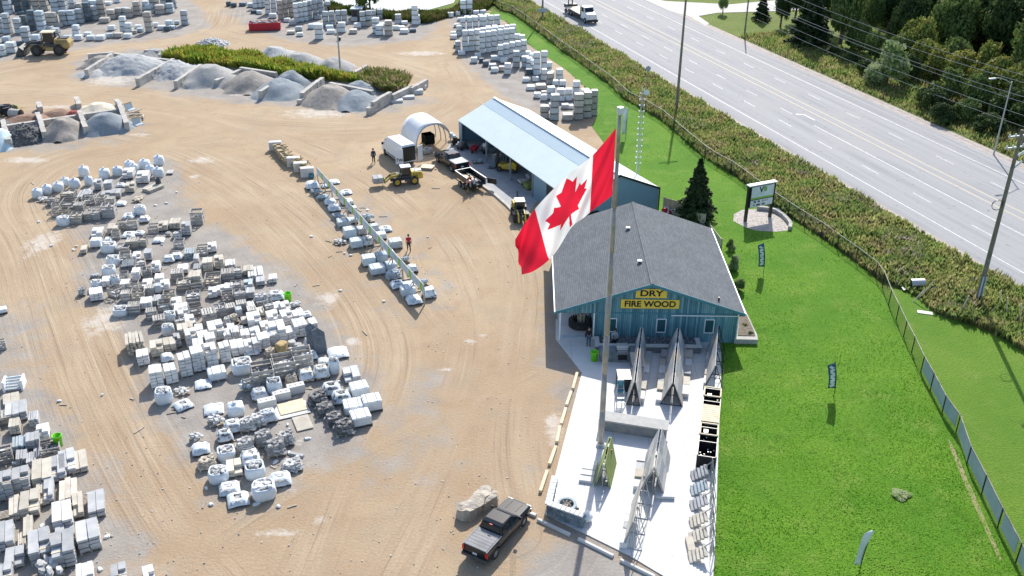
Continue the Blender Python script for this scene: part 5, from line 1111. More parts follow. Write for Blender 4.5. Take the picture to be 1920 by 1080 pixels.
# timber screen panels behind the store
for i,(p0,p1,h0) in enumerate((((1243,398),(1282,410),1.7),((1293,416),(1320,428),1.5),((1330,436),(1352,465),.9))):
    a,c=G(*p0),G(*p1); d=c-a; b=MB(); L_=d.length; nb=int(L_/.16)
    for j in range(nb): b.box((j+.5)*L_/nb,0,h0/2,L_/nb*.93,.04,h0)
    b.box(L_/2,.05,h0*.25,L_,.05,.1); b.box(L_/2,.05,h0*.8,L_,.05,.1)
    t=thing('timber_screen',['tall tan board fence panel behind the store near the shed','tan board fence panel beside the spruce','low tan board panel at the store back right corner'][i],'fence',tuple(a),math.atan2(d[1],d[0]),'tan board fence panels')
    part('boards',b,mat('tan_boards',(.38,.29,.20),.85,(.46,.37,.27),2,isl=.15) if i==0 else M['paleboard'],t)
    b=MB(); b.box(0,0,h0/2+.05,.1,.1,h0+.1); b.box(L_,0,h0/2+.05,.1,.1,h0+.1); part('post',b,M['wood'],t)
b=MB(); r=random.Random(4)
for k in range(12): b.m(k%2).rock(r.uniform(-.8,.8),r.uniform(-.4,.4),.3+r.uniform(0,.5),.6,.5,.4,r)
small('red_sack_pile',b,[M['red'],M['W_w']],at(1255,403),0,'heap of red and white sacks behind the store roof','pile')
# ---------------- bunkers and piles ----------------
def pile_mat(name,c,c2,sc=3,bump=.05): return mat(name,c,.95,c2,sc,bump=bump,bscale=10)
from mathutils import noise as mnoise
def pile(px,py,wpx,dm,h,m,lab,seed=0,rough=.12,lump=1.2,rz=0,chunks=0):
    g_=G(px,py); W_=wpx/ppm(py)*1.28; dm*=1.15; n=44; vs=[];fs=[]
    for j in range(n):
        for i in range(n):
            x=-1+2*i/(n-1); y=-1+2*j/(n-1); rr=math.sqrt(x*x+y*y); nn=mnoise.noise(Vector((x*lump*1.6+seed,y*lump*1.6,seed)))
            e=max(0,1-rr*(1+.28*nn)); z=h*min(1,(e*1.35)**.95)*(1+.22*nn); z-=.12*h*max(0,nn)*e
            vs.append((x*W_/2,y*dm/2,z-.03+rough*(mnoise.noise(Vector((x*9,y*9,seed+5))))*(e>0.02)))
    for j in range(n-1):
        for i in range(n-1):
            q=(j*n+i,j*n+i+1,(j+1)*n+i+1,(j+1)*n+i)
            if max(vs[a][2] for a in q)>.0: fs.append(q)
    b=MB(); b.add(vs,fs)
    if chunks:
        r=random.Random(seed)
        for k in range(chunks):
            i=r.randrange(n);j=r.randrange(n); v=vs[j*n+i]
            if v[2]>.1: s=r.uniform(.25,.6); b.rock(v[0],v[1],v[2]+.05,s,s*.7,s*.5,r)
    o=link('gravel_pile',b.mesh('gravel_pile',m,not chunks),None,(g_[0],g_[1],0),rz); tag(o,lab,'pile','piles of aggregate in the bunkers'); return o
PG=dict(lt=pile_mat('pale_gravel',(.33,.345,.35),(.47,.475,.47),5,.08),bl=pile_mat('blue_gravel',(.20,.235,.26),(.28,.31,.33),6,.05),gr=pile_mat('grey_screenings',(.30,.295,.285),(.38,.375,.36),3,.03),br=pile_mat('brown_screenings',(.24,.22,.195),(.33,.30,.27),2,.03),sa=pile_mat('cream_sand',(.62,.55,.42),(.70,.63,.51),1.5,.03),mu=pile_mat('brown_mulch',(.25,.165,.105),(.33,.20,.15),4,.05),rm=pile_mat('red_mulch',(.35,.06,.07),(.28,.1,.07),4,.05),dk=pile_mat('dark_rock',(.05,.055,.06),(.20,.20,.20),6,.1),ice=pile_mat('pale_blue_pile',(.42,.55,.62),(.55,.66,.70),2,.03))
pile(245,127,112,9,2.0,PG['lt'],'large pale coarse gravel pile in the left wide bunker',1,.18)
pile(328,137,72,8,1.7,PG['lt'],'pale gravel pile in the second bunker',2,.2)
pile(395,150,86,9,2.2,PG['gr'],'smooth grey screenings dome in the third bunker',3,.03)
pile(468,160,80,9,1.9,PG['br'],'brown-grey screenings pile with streaks in the fourth bunker',4,.05)
pile(525,172,78,9,1.7,PG['bl'],'blue-grey fine gravel pile in the fifth bunker',5,.05)
pile(545,158,60,6,1.9,PG['bl'],'blue gravel heap at the back of the fifth bunker',6,.05)
pile(620,186,86,9,1.9,PG['br'],'brown and grey pile at left of the last bunker',7,.06); pile(668,192,72,8,1.5,PG['bl'],'grey pile at right of the last bunker',8,.06)
pile(672,172,60,5,1.5,PG['bl'],'dark grey pile against the back wall of the last bunker',18,.05)
pile(190,122,60,6,1.4,PG['br'],'tan sandy pile at the far left of the bunkers',9,.08)
pile(175,138,50,5,.6,PG['lt'],'low spread of pale dust left of the first divider',19,.05)
pile(515,106,60,7,1.6,PG['lt'],'pale pile behind the goldenrod bank, leftmost of three',10,.05); pile(562,117,72,7,1.5,PG['gr'],'grey pile behind the goldenrod bank, middle of three',11,.04); pile(626,128,66,7,1.5,PG['gr'],'grey pile behind the yard light pole',12,.05)
pile(290,102,50,5,.9,PG['gr'],'small pile inside the rear low bunker',13,.05)
pile(399,84,52,5,1.0,M['R_w'],'heap of white and dark boulders behind the goldenrod',14,.2,chunks=110)
pile(2,272,50,6,1.9,PG['ice'],'pale blue pile at the left edge',15,.04); pile(48,260,66,6,1.7,PG['dk'],'black broken rock pile in the lower-left bunker',16,.1,chunks=260)
pile(122,250,66,6.5,2.0,PG['br'],'tan-grey dome pile in the lower-left bunkers',17,.03); pile(200,240,82,6.5,2.0,PG['bl'],'blue-grey gravel pile at right of the lower-left bunkers',20,.03)
pile(55,226,88,4,.8,PG['mu'],'low brown mulch pile behind the black rock',21,.05); pile(112,218,66,4,.9,PG['mu'],'brown mulch pile behind the tan dome',22,.05); pile(140,220,36,2.5,.9,PG['rm'],'small red mulch pile behind the divider',23,.04); pile(72,231,40,2.0,.6,PG['rm'],'small red mulch strip at the black rock',24,.04)
pile(185,208,62,5,1.1,PG['sa'],'cream sand pile behind the blue-grey gravel',25,.04); pile(2,240,32,4,1.2,PG['dk'],'dark pile at the left edge behind the dividers',26,.06)
def blockwall(p0,p1,h,lab,m='concrete',bl=1.35,th=.6,jit=0,rows=None):
    a,c=G(*p0),G(*p1); d=c-a; L_=d.length; n=max(1,round(L_/bl)); h*=.78; rows=rows or max(1,round(h/.62)); b=MB(); r=random.Random(int(p0[0])); hh=h/rows
    for k in range(rows):
        for j in range(n):
            if jit and k==rows-1 and j==0: continue
            b.box((j+.5)*L_/n,r.uniform(-.04,.04)*(1+jit),hh*(k+.5),L_/n*.975,th,hh*.975,r.uniform(-.02,.02))
    o=link('block_wall',b.mesh('block_wall',M[m]),None,tuple(a),math.atan2(d[1],d[0])); tag(o,lab,'wall','concrete block bunker walls'); return o
blockwall((164,146),(212,114),1.6,'first divider wall from the left, between tan and pale gravel'); blockwall((259,163),(327,124),1.6,'second divider wall, right of the large pale gravel'); blockwall((331,167),(378,134),1.5,'third divider wall, left of the smooth grey dome'); blockwall((406,163),(452,142),1.3,'fourth divider wall half buried beside the grey dome')
blockwall((489,188),(540,156),1.7,'fifth divider wall, left of the blue-grey gravel'); blockwall((561,196),(605,160),1.6,'sixth divider wall with stepped blocks',jit=1); blockwall((690,216),(733,191),1.9,'stepped three-course wall closing the last bunker',jit=1,rows=3)
blockwall((735,192),(772,174),1.4,'low block wall right of the last bunker'); blockwall((771,178),(800,162),1.4,'far right block wall end of the bunkers'); blockwall((620,170),(700,186),1.6,'curved back wall of the last bunker'); blockwall((452,140),(520,150),1.5,'dark back wall behind the brown screenings')
blockwall((166,112),(215,108),1.2,'back wall behind the tan sandy pile'); blockwall((272,103),(300,104),1.1,'short rear wall left of the goldenrod'); blockwall((300,112),(325,98),1.1,'rear wall slanting into the goldenrod'); blockwall((650,148),(688,127),.6,'low concrete kerb behind the yard light pole'); blockwall((215,108),(330,122),1.0,'long low back wall of the left bunkers')
blockwall((86,264),(74,226),1.5,'divider wall between black rock and tan dome'); blockwall((163,254),(152,222),1.5,'divider wall between tan dome and blue-grey gravel'); blockwall((240,246),(226,206),1.5,'right end wall of the lower-left bunkers'); blockwall((20,278),(8,240),1.5,'divider wall beside the pale blue pile')
blockwall((10,246),(226,214),1.0,'long middle wall of the lower-left bunkers'); blockwall((78,214),(74,204),1.3,'short rear block left of the sand'); blockwall((150,208),(146,194),1.3,'short rear block beside the cream sand'); blockwall((228,206),(220,198),1.2,'short rear block at the right end')
for i,(px,py,w_) in enumerate(((745,193,22),(765,186,26),(783,177,22),(790,168,20))):
    b=MB(); b.box(0,.5,.17,w_/ppm(py),1.0,.34 if i<2 else .8); small('slab_bundle',b,M['S_w'],at(px,py),.2,['thin','dark-edged','long','topmost'][i]+' slab bundle at the right end of the bunkers','slab','slabs at the bunker end',bv=.03)
# loader buckets, pipe
for i,(px,py,lab) in enumerate(((249,207,'upper spare loader bucket at the bunker end'),(264,235,'lower spare loader bucket at the bunker end'))):
    b=MB(); b.shell([(0,0,.6),(.7,.0,.6),(.9,.9,.6),(.82,.92,.6),(.6,.12,.58),(.05,.1,.58)]); b.m(1).box(.85,0,.9,.1,1.2,.12); small('loader_bucket',b,[M['W_t'],M['oldyellow']],at(px,py),rad(150),lab,'bucket','spare loader buckets')
b=MB(); b.tube((-1.6,0,.6),(.0,0,.6),.6,n=18,cap=False); b.tube((-1.6,0,.6),(.0,0,.6),.52,n=18,cap=False); b.m(1).tube((-1.6,0,.6),(-1.58,0,.6),.52,n=18); small('culvert_pipe',b,[M['concrete'],M['black']],at(41,222),rad(-15),'dark open culvert pipe behind the brown mulch','pipe')
b=MB(); r=random.Random(8)
for k in range(7): b.box(r.uniform(-1,1),r.uniform(-.8,.8),.1+.1*k,1.6,.15,.12,r.uniform(0,3))
small('scrap_timber',b,M['wood'],at(258,220),0,'scrap timber between the two spare buckets','timber')
# ---------------- poles, lamps, signs ----------------
def pole(px,py,h,r,lab,arms=0,name='utility_pole',m='wood',az=ry+math.pi/2,lean=0):
    g_=G(px,py); t=thing(name,lab,'pole',(g_[0],g_[1],0),0,'utility poles along the highway' if name=='utility_pole' else None); b=MB(); b.tube((0,0,-.2),(lean,0,h),r,r*.62,10); part('pole_shaft',b,M[m],t)
    for k in range(arms):
        z=h-.5-k*.95; b=MB(); c_,s_=math.cos(az),math.sin(az); b.box(lean,0,z,2.4,.12,.14,az-math.pi/2 if 0 else math.atan2(RN[1],RN[0])); part('crossarm',b,M['steel'],t)
        b=MB()
        for q in(-1.1,-.5,.5,1.1): b.lathe([(.0,0),(.06,0),(.09,.1),(.03,.2),(.0,.2)],8,lean+RN[0]*q,RN[1]*q,z+.07)
        part('insulator',b,M['white'],t)
    return t,Vector((g_[0],g_[1],0))
M['polewood']=mat('pole_wood',(.17,.15,.12),.9,(.25,.22,.18),2)
T1,P1_=pole(1832,567,15.6,.22,'tall timber utility pole standing in the ditch at the right edge',2,m='polewood')
b=MB()
for k in range(2): 
    q=Vector((RN[0],RN[1],0))*(.75-.2*k); b.tube((q[0]*.3,q[1]*.3,13.4-k),(q[0]*1.5,q[1]*1.5,13.9-k),.09,n=8)
part('fuse_arm',b,M['W_w'],T1)
b=MB()
for q in(-.12,.12): b.tube((q,-.26,-.1),(q,-.25,2.6),.07,n=8)
part('cable_guard',b,M['W_t'],T1)
b=MB(); b.path([(math.cos(a)*.45-.6,-.3,9.3+math.sin(a)*.45) for a in np.linspace(0,6.28,16)],.02); b.path([(math.cos(a)*.42-.62,-.33,9.25+math.sin(a)*.42) for a in np.linspace(0,6.28,16)],.02); part('cable_coil',b,M['black'],T1)
T2,P2_=pole(1268,208,16.5,.2,'tall timber utility pole in the ditch above the store lawn',1,m='polewood'); 
T3,P3_=pole(1017,38,15,.18,'far utility pole beyond the flat-bed truck',0,m='polewood'); b=MB(); b.box(0,-.25,1.9,1.6,.06,.7); part('sign_back',b,M['S_t'],T3)
T4,P4_=pole(1396,64,11,.16,'distant timber pole on the grass island by the side road',0,m='polewood')
T5,P5_=pole(639,143,8.4,.15,'single timber light pole in the goldenrod bank',0,'light_pole','steel'); b=MB(); b.box(.1,-.25,8.1,.3,.5,.25); part('lamp_head',b,M['darkgrey'],T5)
b=MB(); b.lathe([(.0,0),(.3,.1),(.35,.6),(.0,.7)],12); small('dark_drum',b,M['black'],at(636,76),0,'black drum below the wrapped stacks beyond the light pole','drum')
M['wire']=mat('power_cable',(.42,.41,.40),.5)
def wires(a,b_,specs,lab0):
    for i,(o1,z1,o2,z2,sag,lab) in enumerate(specs):
        p=Vector(a)+RN*o1; q=Vector(b_)+RN*o2; pts=[]
        for k in range(25):
            u=k/24; pts.append((p[0]+(q[0]-p[0])*u,p[1]+(q[1]-p[1])*u,z1+(z2-z1)*u-sag*4*u*(1-u)))
        b=MB(); b.path(pts,.024,5); o=link('power_cable',b.mesh('power_cable',M['wire'])); tag(o,lab,'cable','power cables over the far verge')
# far side line of poles parallel to the road carries the visible cables
fa=G(1905,285); FA=RN*94.5+RD*fa.dot(RD); FAf=RN*94.5+RD*(fa.dot(RD)+62); FAn=RN*94.5+RD*(fa.dot(RD)-40)
t6=thing('utility_pole','utility pole with crossarms and brackets at the right edge by the lamp','pole',(FA[0],FA[1],0),0,'utility poles along the highway'); b=MB(); b.tube((0,0,0),(0,0,9.2),.2,.14,10); part('pole_shaft',b,M['polewood'],t6)
b=MB(); an=math.atan2(RN[1],RN[0]); b.box(0,0,8.2,3.0,.12,.14,an); b.box(0,0,6.6,3.0,.12,.14,an); part('crossarm',b,M['steel'],t6)
b=MB()
for z in(8.3,6.7):
    for q in(-1.4,-.6,.6,1.4): b.lathe([(.0,0),(.07,0),(.1,.12),(.03,.24),(0,.24)],8,RN[0]*q,RN[1]*q,z)
part('insulator',b,M['white'],t6); b=MB(); b.tube((-.3,0,7.2),(-1.1,-.7,8.0),.07); b.tube((-.3,0,5.6),(-1.2,-.7,6.3),.07); part('fuse_bracket',b,M['W_w'],t6)
wires(tuple(FA),tuple(FAf),[(-1.4,8.5,-1.4,8.8,.8,'outermost high power cable over the far verge'),(1.4,8.5,1.4,8.8,.8,'inner high power cable over the far verge'),(-1.4,6.9,-1.4,7.0,.8,'third power cable down over the far verge'),(.6,5.6,.6,5.7,.7,'fourth power cable down over the far verge'),(0,4.3,0,4.4,.7,'second lowest cable over the far verge'),(0,3.0,0,3.1,.6,'lowest cable along the far road edge')],'')
wires(tuple(FA),tuple(FAn),[(-1.4,8.5,-1.4,8.8,.5,'outer cable leaving the pole past the right edge'),(1.4,8.5,1.4,8.8,.5,'inner cable leaving the pole past the right edge')],'')
t7=thing('street_lamp','grey curved-arm street lamp standing on the far verge at right','street lamp',at(1863,290)); b=MB(); b.tube((0,0,0),(0,0,9.0),.11,.07,10); part('lamp_post',b,M['steel'],t7)
b=MB(); dr=-Vector((RN[0],RN[1],0)); b.path([(0,0,8.8),(dr[0]*1.0,dr[1]*1.0,9.3),(dr[0]*2.0,dr[1]*2.0,9.6),(dr[0]*2.6,dr[1]*2.6,9.65)],.05); part('lamp_arm',b,M['steel'],t7); b=MB(); b.box(dr[0]*3.0,dr[1]*3.0,9.62,.9,.3,.14,math.atan2(dr[1],dr[0])); part('lamp_head',b,M['W_w'],t7,bv=.05)
# round and square road sign backs
t=thing('road_sign','grey octagonal road sign seen from behind in the ditch','road sign',at(1213,160)); b=MB(); b.tube((0,0,0),(0,0,2.6),.04); part('post',b,M['steel'],t); b=MB(); b.lathe([(0,0),(.42,0),(.42,.02),(0,.02)],8); o=part('sign_plate',b,M['S_t'],t,loc=(0,-.05,2.5)); o.rotation_euler=(rad(90),0,rad(5))
# monument pylon sign
a,c=G(1397,415.5),G(1443,406.5); d=c-a; Ls=d.length; t=thing('pylon_sign','two-post roadside pylon sign with white panel over letter board','sign',tuple(a),math.atan2(d[1],d[0]))
b=MB(); b.box(0,0,1.95,.26,.26,3.9); b.box(Ls,0,1.95,.26,.26,3.9); part('post',b,M['black'],t)
zz0,zz1=1.75,4.75
b=MB(); b.box(Ls/2,-.02,2.72,Ls-.1,.42,2.3); part('sign_frame',b,M['black'],t)
b=MB(); b.box(Ls/2,0,3.95,Ls+.35,.55,.12); part('sign_cap',b,M['white'],t)
b=MB(); b.box(Ls/2,-.26,3.12,Ls-.35,.03,1.35); up=part('upper_panel',b,M['W_w'],t); b=MB(); b.box(Ls/2,-.285,2.55,Ls-.35,.02,.17); part('green_band',b,mat('green_print',(.25,.5,.05),.5),up)
text_mesh('logo_letter','V',.85,M['black'],up,Matrix.Translation((Ls/2-.2,-.3,3.4))@Matrix.Rotation(rad(90),4,'X'),.006,1,.02); text_mesh('logo_letter','B',.7,mat('green_logo',(.2,.42,.05),.5),up,Matrix.Translation((Ls/2+.28,-.3,3.42))@Matrix.Rotation(rad(90),4,'X'),.006,1,.02)
b=MB(); b.box(Ls/2,-.26,1.98,Ls-.35,.03,.72); lp=part('letter_board',b,M['W_w'],t); b=MB(); r=random.Random(6)
for rowz,xs in((2.16,[-1.5,-1.36,-1.22,-.75,-.6,-.45,.1,.4,.7,1.1]),(1.80,[-1.6,-1.4,-.95,-.8,-.65,-.5,-.35,.15,.3,.45,.6])):
    for x_ in xs: b.box(Ls/2+x_*.62,-.28,rowz,.07,.01,.2)
part('letter_row',b,M['black'],lp)
b=MB(); pts=[G(x,y) for x,y in ((1418,393),(1440,395),(1455,399),(1468,407),(1476,416),(1482,424),(1480,432))]
for i in range(len(pts)-1):
    q=(pts[i]+pts[i+1])/2; dd=pts[i+1]-pts[i]
    for k in range(2): b.box(q[0],q[1],.15+.18*k,dd.length*.95,.35,.17,math.atan2(dd[1],dd[0]))
small('edging_stones',b,M['concrete'],(0,0,0),0,'curved stone edging on the right side of the sign bed','edging')
b=MB(); b.box(0,0,.06,.6,.6,.1); small('white_board_scrap',b,M['white'],at(1458,394),.5,'small white board lying by the fence behind the pylon sign','board')
# feather flags
def feather(px,py,h,lab,m,lean,txt=True,w_=.55,rz=0):
    t=thing('feather_flag',lab,'flag',at(px,py),rz,'feather flags on the lawn'); b=MB(); pts=[(0,0,0),(0,0,.5)]+[(lean*(k/12)**2.2*h,0,.5+(h-.5)*k/12) for k in range(1,13)]; b.path(pts,.025,6); part('flagstaff',b,M['black'],t)
    b=MB(); vs=[];fs=[]; n=14
    for k in range(n+1):
        u=k/n; z=.75+(h-.8)*u; x_=lean*max(0,(z-.5)/(h-.5))**2.2*h; ww=w_*(1-max(0,(u-.88)/.12)**2*.75)
        for j in range(4): vs.append((x_-ww*j/3,.06*math.sin(u*5+j),z-.1*j/3*u))
    for k in range(n):
        for j in range(3): fs.append((k*4+j,k*4+j+1,(k+1)*4+j+1,(k+1)*4+j))
    b.add(vs,fs); o=part('sail',b,m,t,True); s=o.modifiers.new('thick','SOLIDIFY'); s.thickness=.012
    if txt:
        b=MB(); 
        for k in range(8): 
            z=.75+(h-.8)*(.12+.1*k); x_=lean*max(0,(z-.5)/(h-.5))**2.2*h-w_*.5
            for s_ in(-1,1): b.box(x_,.06*math.sin((z/h)*5+1.5)+s_*.03,z,w_*.62,.008,.2,ry=.5 if k%2 else -.3)
        part('printed_marks',b,M['W_w'],t)
nb_=mat('navy_flag_cloth',(.03,.09,.16),.7,(.05,.13,.2),1)
feather(1431,514,3.2,'blue feather flag nearest the pylon sign',nb_,-.12); feather(1563,744,3.0,'blue feather flag in the middle of the lawn',nb_,-.13)
feather(1610,1078,3.4,'plain white feather flag at the bottom of the lawn',M['W_w'],.08,False,.42); feather(1173,262,4.3,'plain white feather flag behind the flagpole top',M['W_w'],.02,False,.5)
# flagpole and flag
fp=G(1126,838); FPH=23.3; t=thing('flagpole','tall tapering steel flagpole rising from the concrete pad','flagpole',(fp[0],fp[1],.07)); b=MB()
for k in range(8): z0=FPH*k/8; z1=FPH*(k+1)/8; b.tube((0,0,z0),(0,0,z1),.20-.013*k,.187-.013*k,14)
m_=mat('flagpole_metal',(.30,.27,.25),.5,(.42,.39,.36),1.5,metal=.3); part('pole_shaft',b,m_,t,True)
b=MB(); b.lathe([(.32,0),(.32,.1),(.22,.16),(.22,.3)],14); part('base_collar',b,M['steel'],t)
b=MB(); b.lathe([(.12,FPH-.1),(.2,FPH),(.2,FPH+.35),(.0,FPH+.4)],14); part('truck_cap',b,M['W_w'],t)
b=MB(); b.tube((-.22,-.1,1.2),(-.17,-.05,FPH-.2),.012,n=4); part('halyard',b,M['white'],t)
def spl(pts,s):
    n=len(pts)-1; i=min(int(s*n),n-1); u=s*n-i; p0=pts[max(i-1,0)];p1=pts[i];p2=pts[i+1];p3=pts[min(i+2,n)]
    return tuple(.5*(2*p1[j]+(-p0[j]+p2[j])*u+(2*p0[j]-5*p1[j]+4*p2[j]-p3[j])*u*u+(-p0[j]+3*p1[j]-3*p2[j]+p3[j])*u**3) for j in(0,1))
TOPE=[(1155,240),(1112,290),(1062,331),(1003,392),(966,449)]; BOTE=[(1148,366),(1106,399),(1071,428),(1029,489),(978,516)]
def yplane(px,py,y):
    a=(px-960)/F; b_=(540-py)/F; v=[DV[i]+a*RV[i]+b_*UV_[i] for i in range(3)]; t_=y/v[1]; return Vector((v[0]*t_,y,CH+v[2]*t_))
NS,NT=280,140; FV=np.zeros((NT+1,NS+1,3))
for i in range(NS+1):
    s=i/NS; a=spl(TOPE,s); c=spl(BOTE,s)
    for j in range(NT+1):
        u=j/NT; amp=s**.6
        px=a[0]+(c[0]-a[0])*u; py=a[1]+(c[1]-a[1])*u
        wv=.75*amp*math.sin(s*9.5-u*3.2)+.16*amp*math.sin(s*21+u*5)+.06*math.sin(s*33-u*14)
        ey=5*math.sin(s*23)*max(0,(u-.9)/.1)*amp*.5+ (3.0*math.sin(u*13)*max(0,(s-.94)/.06) if s>.94 else 0)
        q=yplane(px-ey*.4,py+ey,fp[1]-.05+.3*s+wv); FV[j,i]=q
LEAF=[(0,-.5),(.035,-.5),(.02,-.27),(.235,-.31),(.20,-.22),(.43,-.02),(.37,.02),(.43,.165),(.285,.135),(.26,.20),(.15,.085),(.20,.37),(.11,.33),(0,.5)]
LEAF=LEAF+[(-x,y) for x,y in LEAF[::-1][1:-1]]
sx_=(np.arange(NS)+.5)/NS; ty_=(np.arange(NT)+.5)/NT; SS,TT=np.meshgrid(sx_,ty_)
leaf=inpoly((SS-.5)*2.0/.93,(.5-TT)/.93,LEAF); red=(SS<.25)|(SS>.75)|leaf
idx=np.arange((NT+1)*(NS+1)).reshape(NT+1,NS+1); fq=np.stack([idx[:-1,:-1],idx[1:,:-1],idx[1:,1:],idx[:-1,1:]],-1).reshape(-1,4)
org=np.array([fp[0],fp[1],0]); 
def cloth(name,c):
    m,t,p=nm(name); p.inputs['Base Color'].default_value=V4(c); sset(p,Roughness=.7); sset(p,Specular_IOR_Level=.25); tb=t.nodes.new('ShaderNodeBsdfTranslucent'); tb.inputs[0].default_value=V4(c); mx=t.nodes.new('ShaderNodeMixShader'); mx.inputs[0].default_value=.42; t.links.new(p.outputs[0],mx.inputs[1]); t.links.new(tb.outputs[0],mx.inputs[2]); t.links.new(mx.outputs[0],t.nodes['Material Output'].inputs[0]); return m
me=fastmesh('national_flag',(FV.reshape(-1,3)-org),fq,4,[cloth('flag_white',(.78,.80,.82)),cloth('flag_red',(.66,.016,.045))],red.ravel().astype(int),True)
o=link('national_flag',me,None,(fp[0],fp[1],0)); tag(o,'large red and white maple leaf flag flying left from the flagpole','flag')
# ---------------- vehicles ----------------
def wheel(parent,x,y,r,w_,rim='steel',out=1,label=None):
    b=MB(); pr=[(r*.6,-w_/2),(r*.93,-w_/2),(r,-w_*.32),(r,w_*.32),(r*.93,w_/2),(r*.6,w_/2)]
    b.lathe(pr,24); b.lathe([(r*.6,-w_/2),(r*.6,w_/2)],24)
    o=part('wheel',b,M['rubber'],parent,True,loc=(x,y,r)); o.rotation_euler=(rad(90),0,0)
    b=MB(); b.lathe([(0,-w_*.3),(r*.6,-w_*.3),(r*.6,-w_*.42)],20); b.lathe([(0,w_*.3),(r*.6,w_*.3),(r*.6,w_*.42)],20); b.lathe([(0,-w_*.42),(r*.18,-w_*.42),(r*.2,-w_*.3)],10); b.lathe([(0,w_*.42),(r*.18,w_*.42),(r*.2,w_*.3)],10)
    if rim=='steel' or rim=='chrome':
        for k in range(6):
            a=k*1.047
            for s in(-1,1): b.box(math.cos(a)*r*.36,math.sin(a)*r*.36,s*w_*.36,r*.42,r*.12,w_*.08,a)
    part('rim',b,M[rim],o,loc=(0,0,0)); return o
def pickup(name,label,loc,az,sc=1.0,cover='cover'):
    """x axis = forward"""
    t=thing(name,label,'pickup truck',loc,az); t.scale=(sc,sc,sc); L_=5.6
    b=MB(); hw=.95   # lower body with wheel arches; x from -2.8 to 2.8
    def arch(cx,r=.46): return [(cx+r*math.cos(a),.45+r*.98*math.sin(a)) for a in np.linspace(0,math.pi,9)]
    pr=[(2.72,.45),(2.8,.62),(2.78,.95),(2.62,1.08),(1.25,1.20),(1.2,1.18),(-.75,1.22),(-2.72,1.22),(-2.78,.75),(-2.75,.45)]+arch(-1.75)[::-1]+arch(1.78)[::-1]
    ws=[]
    for x,z in pr: ws.append((x,z,hw*(.9 if x>2.6 else (.94 if z>1.0 and x>1.1 else 1.0))))
    b.shell(ws); bo=part('body',b,M['carblack'],t,bv=.05)
    b=MB(); n=[(1.22,1.16,.86),(.55,1.72,.70),(-.45,1.78,.70),(-.78,1.72,.70),(-.95,1.18,.86)]
    b.shell(n); part('cab',b,M['carblack'],t,bv=.06)
    b=MB()
    def pane(q): b.add(q,[(0,1,2,3)]); 
    b.add([(1.17,-.74,1.26),(1.17,.74,1.26),(.66,.62,1.68),(.66,-.62,1.68)],[(0,1,2,3)]); b.add([(-.96,-.74,1.28),(-.96,.74,1.28),(-.835,.62,1.66),(-.835,-.62,1.66)],[(3,2,1,0)])
    for s in(-1,1):
        f=[(0,1,2,3)] if s<0 else [(3,2,1,0)]
        b.add([(1.0,s*.875,1.24),(.16,s*.875,1.24),(.16,s*.745,1.66),(.58,s*.745,1.66)],f); b.add([(.08,s*.875,1.24),(-.78,s*.875,1.24),(-.66,s*.745,1.66),(.08,s*.745,1.66)],f)
    part('window_glass',b,M['glass'],t)
    b=MB(); b.box(-1.87,0,1.245,1.72,1.62,.05); 
    for k in range(6): b.m(0).box(-1.2-k*.28,0,1.275,.26,1.6,.012)
    part('bed_cover',b,M[cover],t,bv=.01)
    b=MB(); 
    for s in(-1,1): b.box(-1.87,s*.87,1.24,1.8,.08,.05)
    part('bed_rail',b,M['cover'],t)
    b=MB(); b.box(-2.86,0,.55,.16,1.85,.22); part('rear_bumper',b,M['darkgrey'],t,bv=.03); b=MB(); b.box(2.82,0,.55,.14,1.8,.28); part('front_bumper',b,M['chrome'],t,bv=.04)
    for s in(-1,1):
        b=MB(); b.box(-2.775,s*.86,.98,.06,.15,.38); part('tail_lamp',b,M['redlamp'],t); b=MB(); b.box(2.72,s*.7,.9,.12,.38,.16); part('headlight',b,M['W_w'],t)
        b=MB(); b.box(1.02,s*1.05,1.32,.14,.24,.2); part('side_mirror',b,M['carblack'],t,bv=.03)
        b=MB(); b.box(-.15,s*.965,1.05,.2,.02,.04); part('door_handle',b,M['chrome'],t)
    b=MB(); b.box(-.86,0,1.73,.05,.22,.05); part('brake_light',b,M['redlamp'],t); b=MB(); b.box(-2.79,0,.8,.02,.32,.16); part('number_plate',b,M['W_w'],t)
    b=MB(); b.box(2.79,0,.84,.05,1.05,.26); part('grille',b,M['darkgrey'],t); b=MB(); b.box(0,0,.5,4.9,1.5,.3); part('chassis',b,M['black'],t)
    for k in (-1,1):
        b=MB(); b.box(2.0,k*.38,1.145,.95,.05,.02,ry=.08); part('hood_ridge',b,M['carblack'],t)
    for x in(-1.75,1.78):
        for s in(-1,1): wheel(t,x,s*.82,.40,.26)
    return t
def heading(p0,p1,z=0): a,c=G(*p0),G(*p1); d=c-a; return math.atan2(d[1],d[0])
# foreground pickup: right wheel contact line known
rw,fw_=G(928,1047),G(981,986); az=heading((928,1047),(981,986)); side=Vector((-math.sin(az),math.cos(az),0)); sc=(fw_-rw).length/3.53
ctr=(rw+fw_)/2+side*.86*sc; pickup('pickup_truck','large black pickup with grey bed cover parked in the foreground',(ctr[0],ctr[1],0),az,sc)
rw,fw_=G(846,322),G(821,305); az2=heading((846,322),(821,305)); side=Vector((math.sin(az2),-math.cos(az2),0)); c2=(rw+fw_)/2+side*.9; pickup('pickup_truck','black pickup hitched to the dump trailer in front of the open shed',(c2[0],c2[1],0),az2,1.0,'S_w')
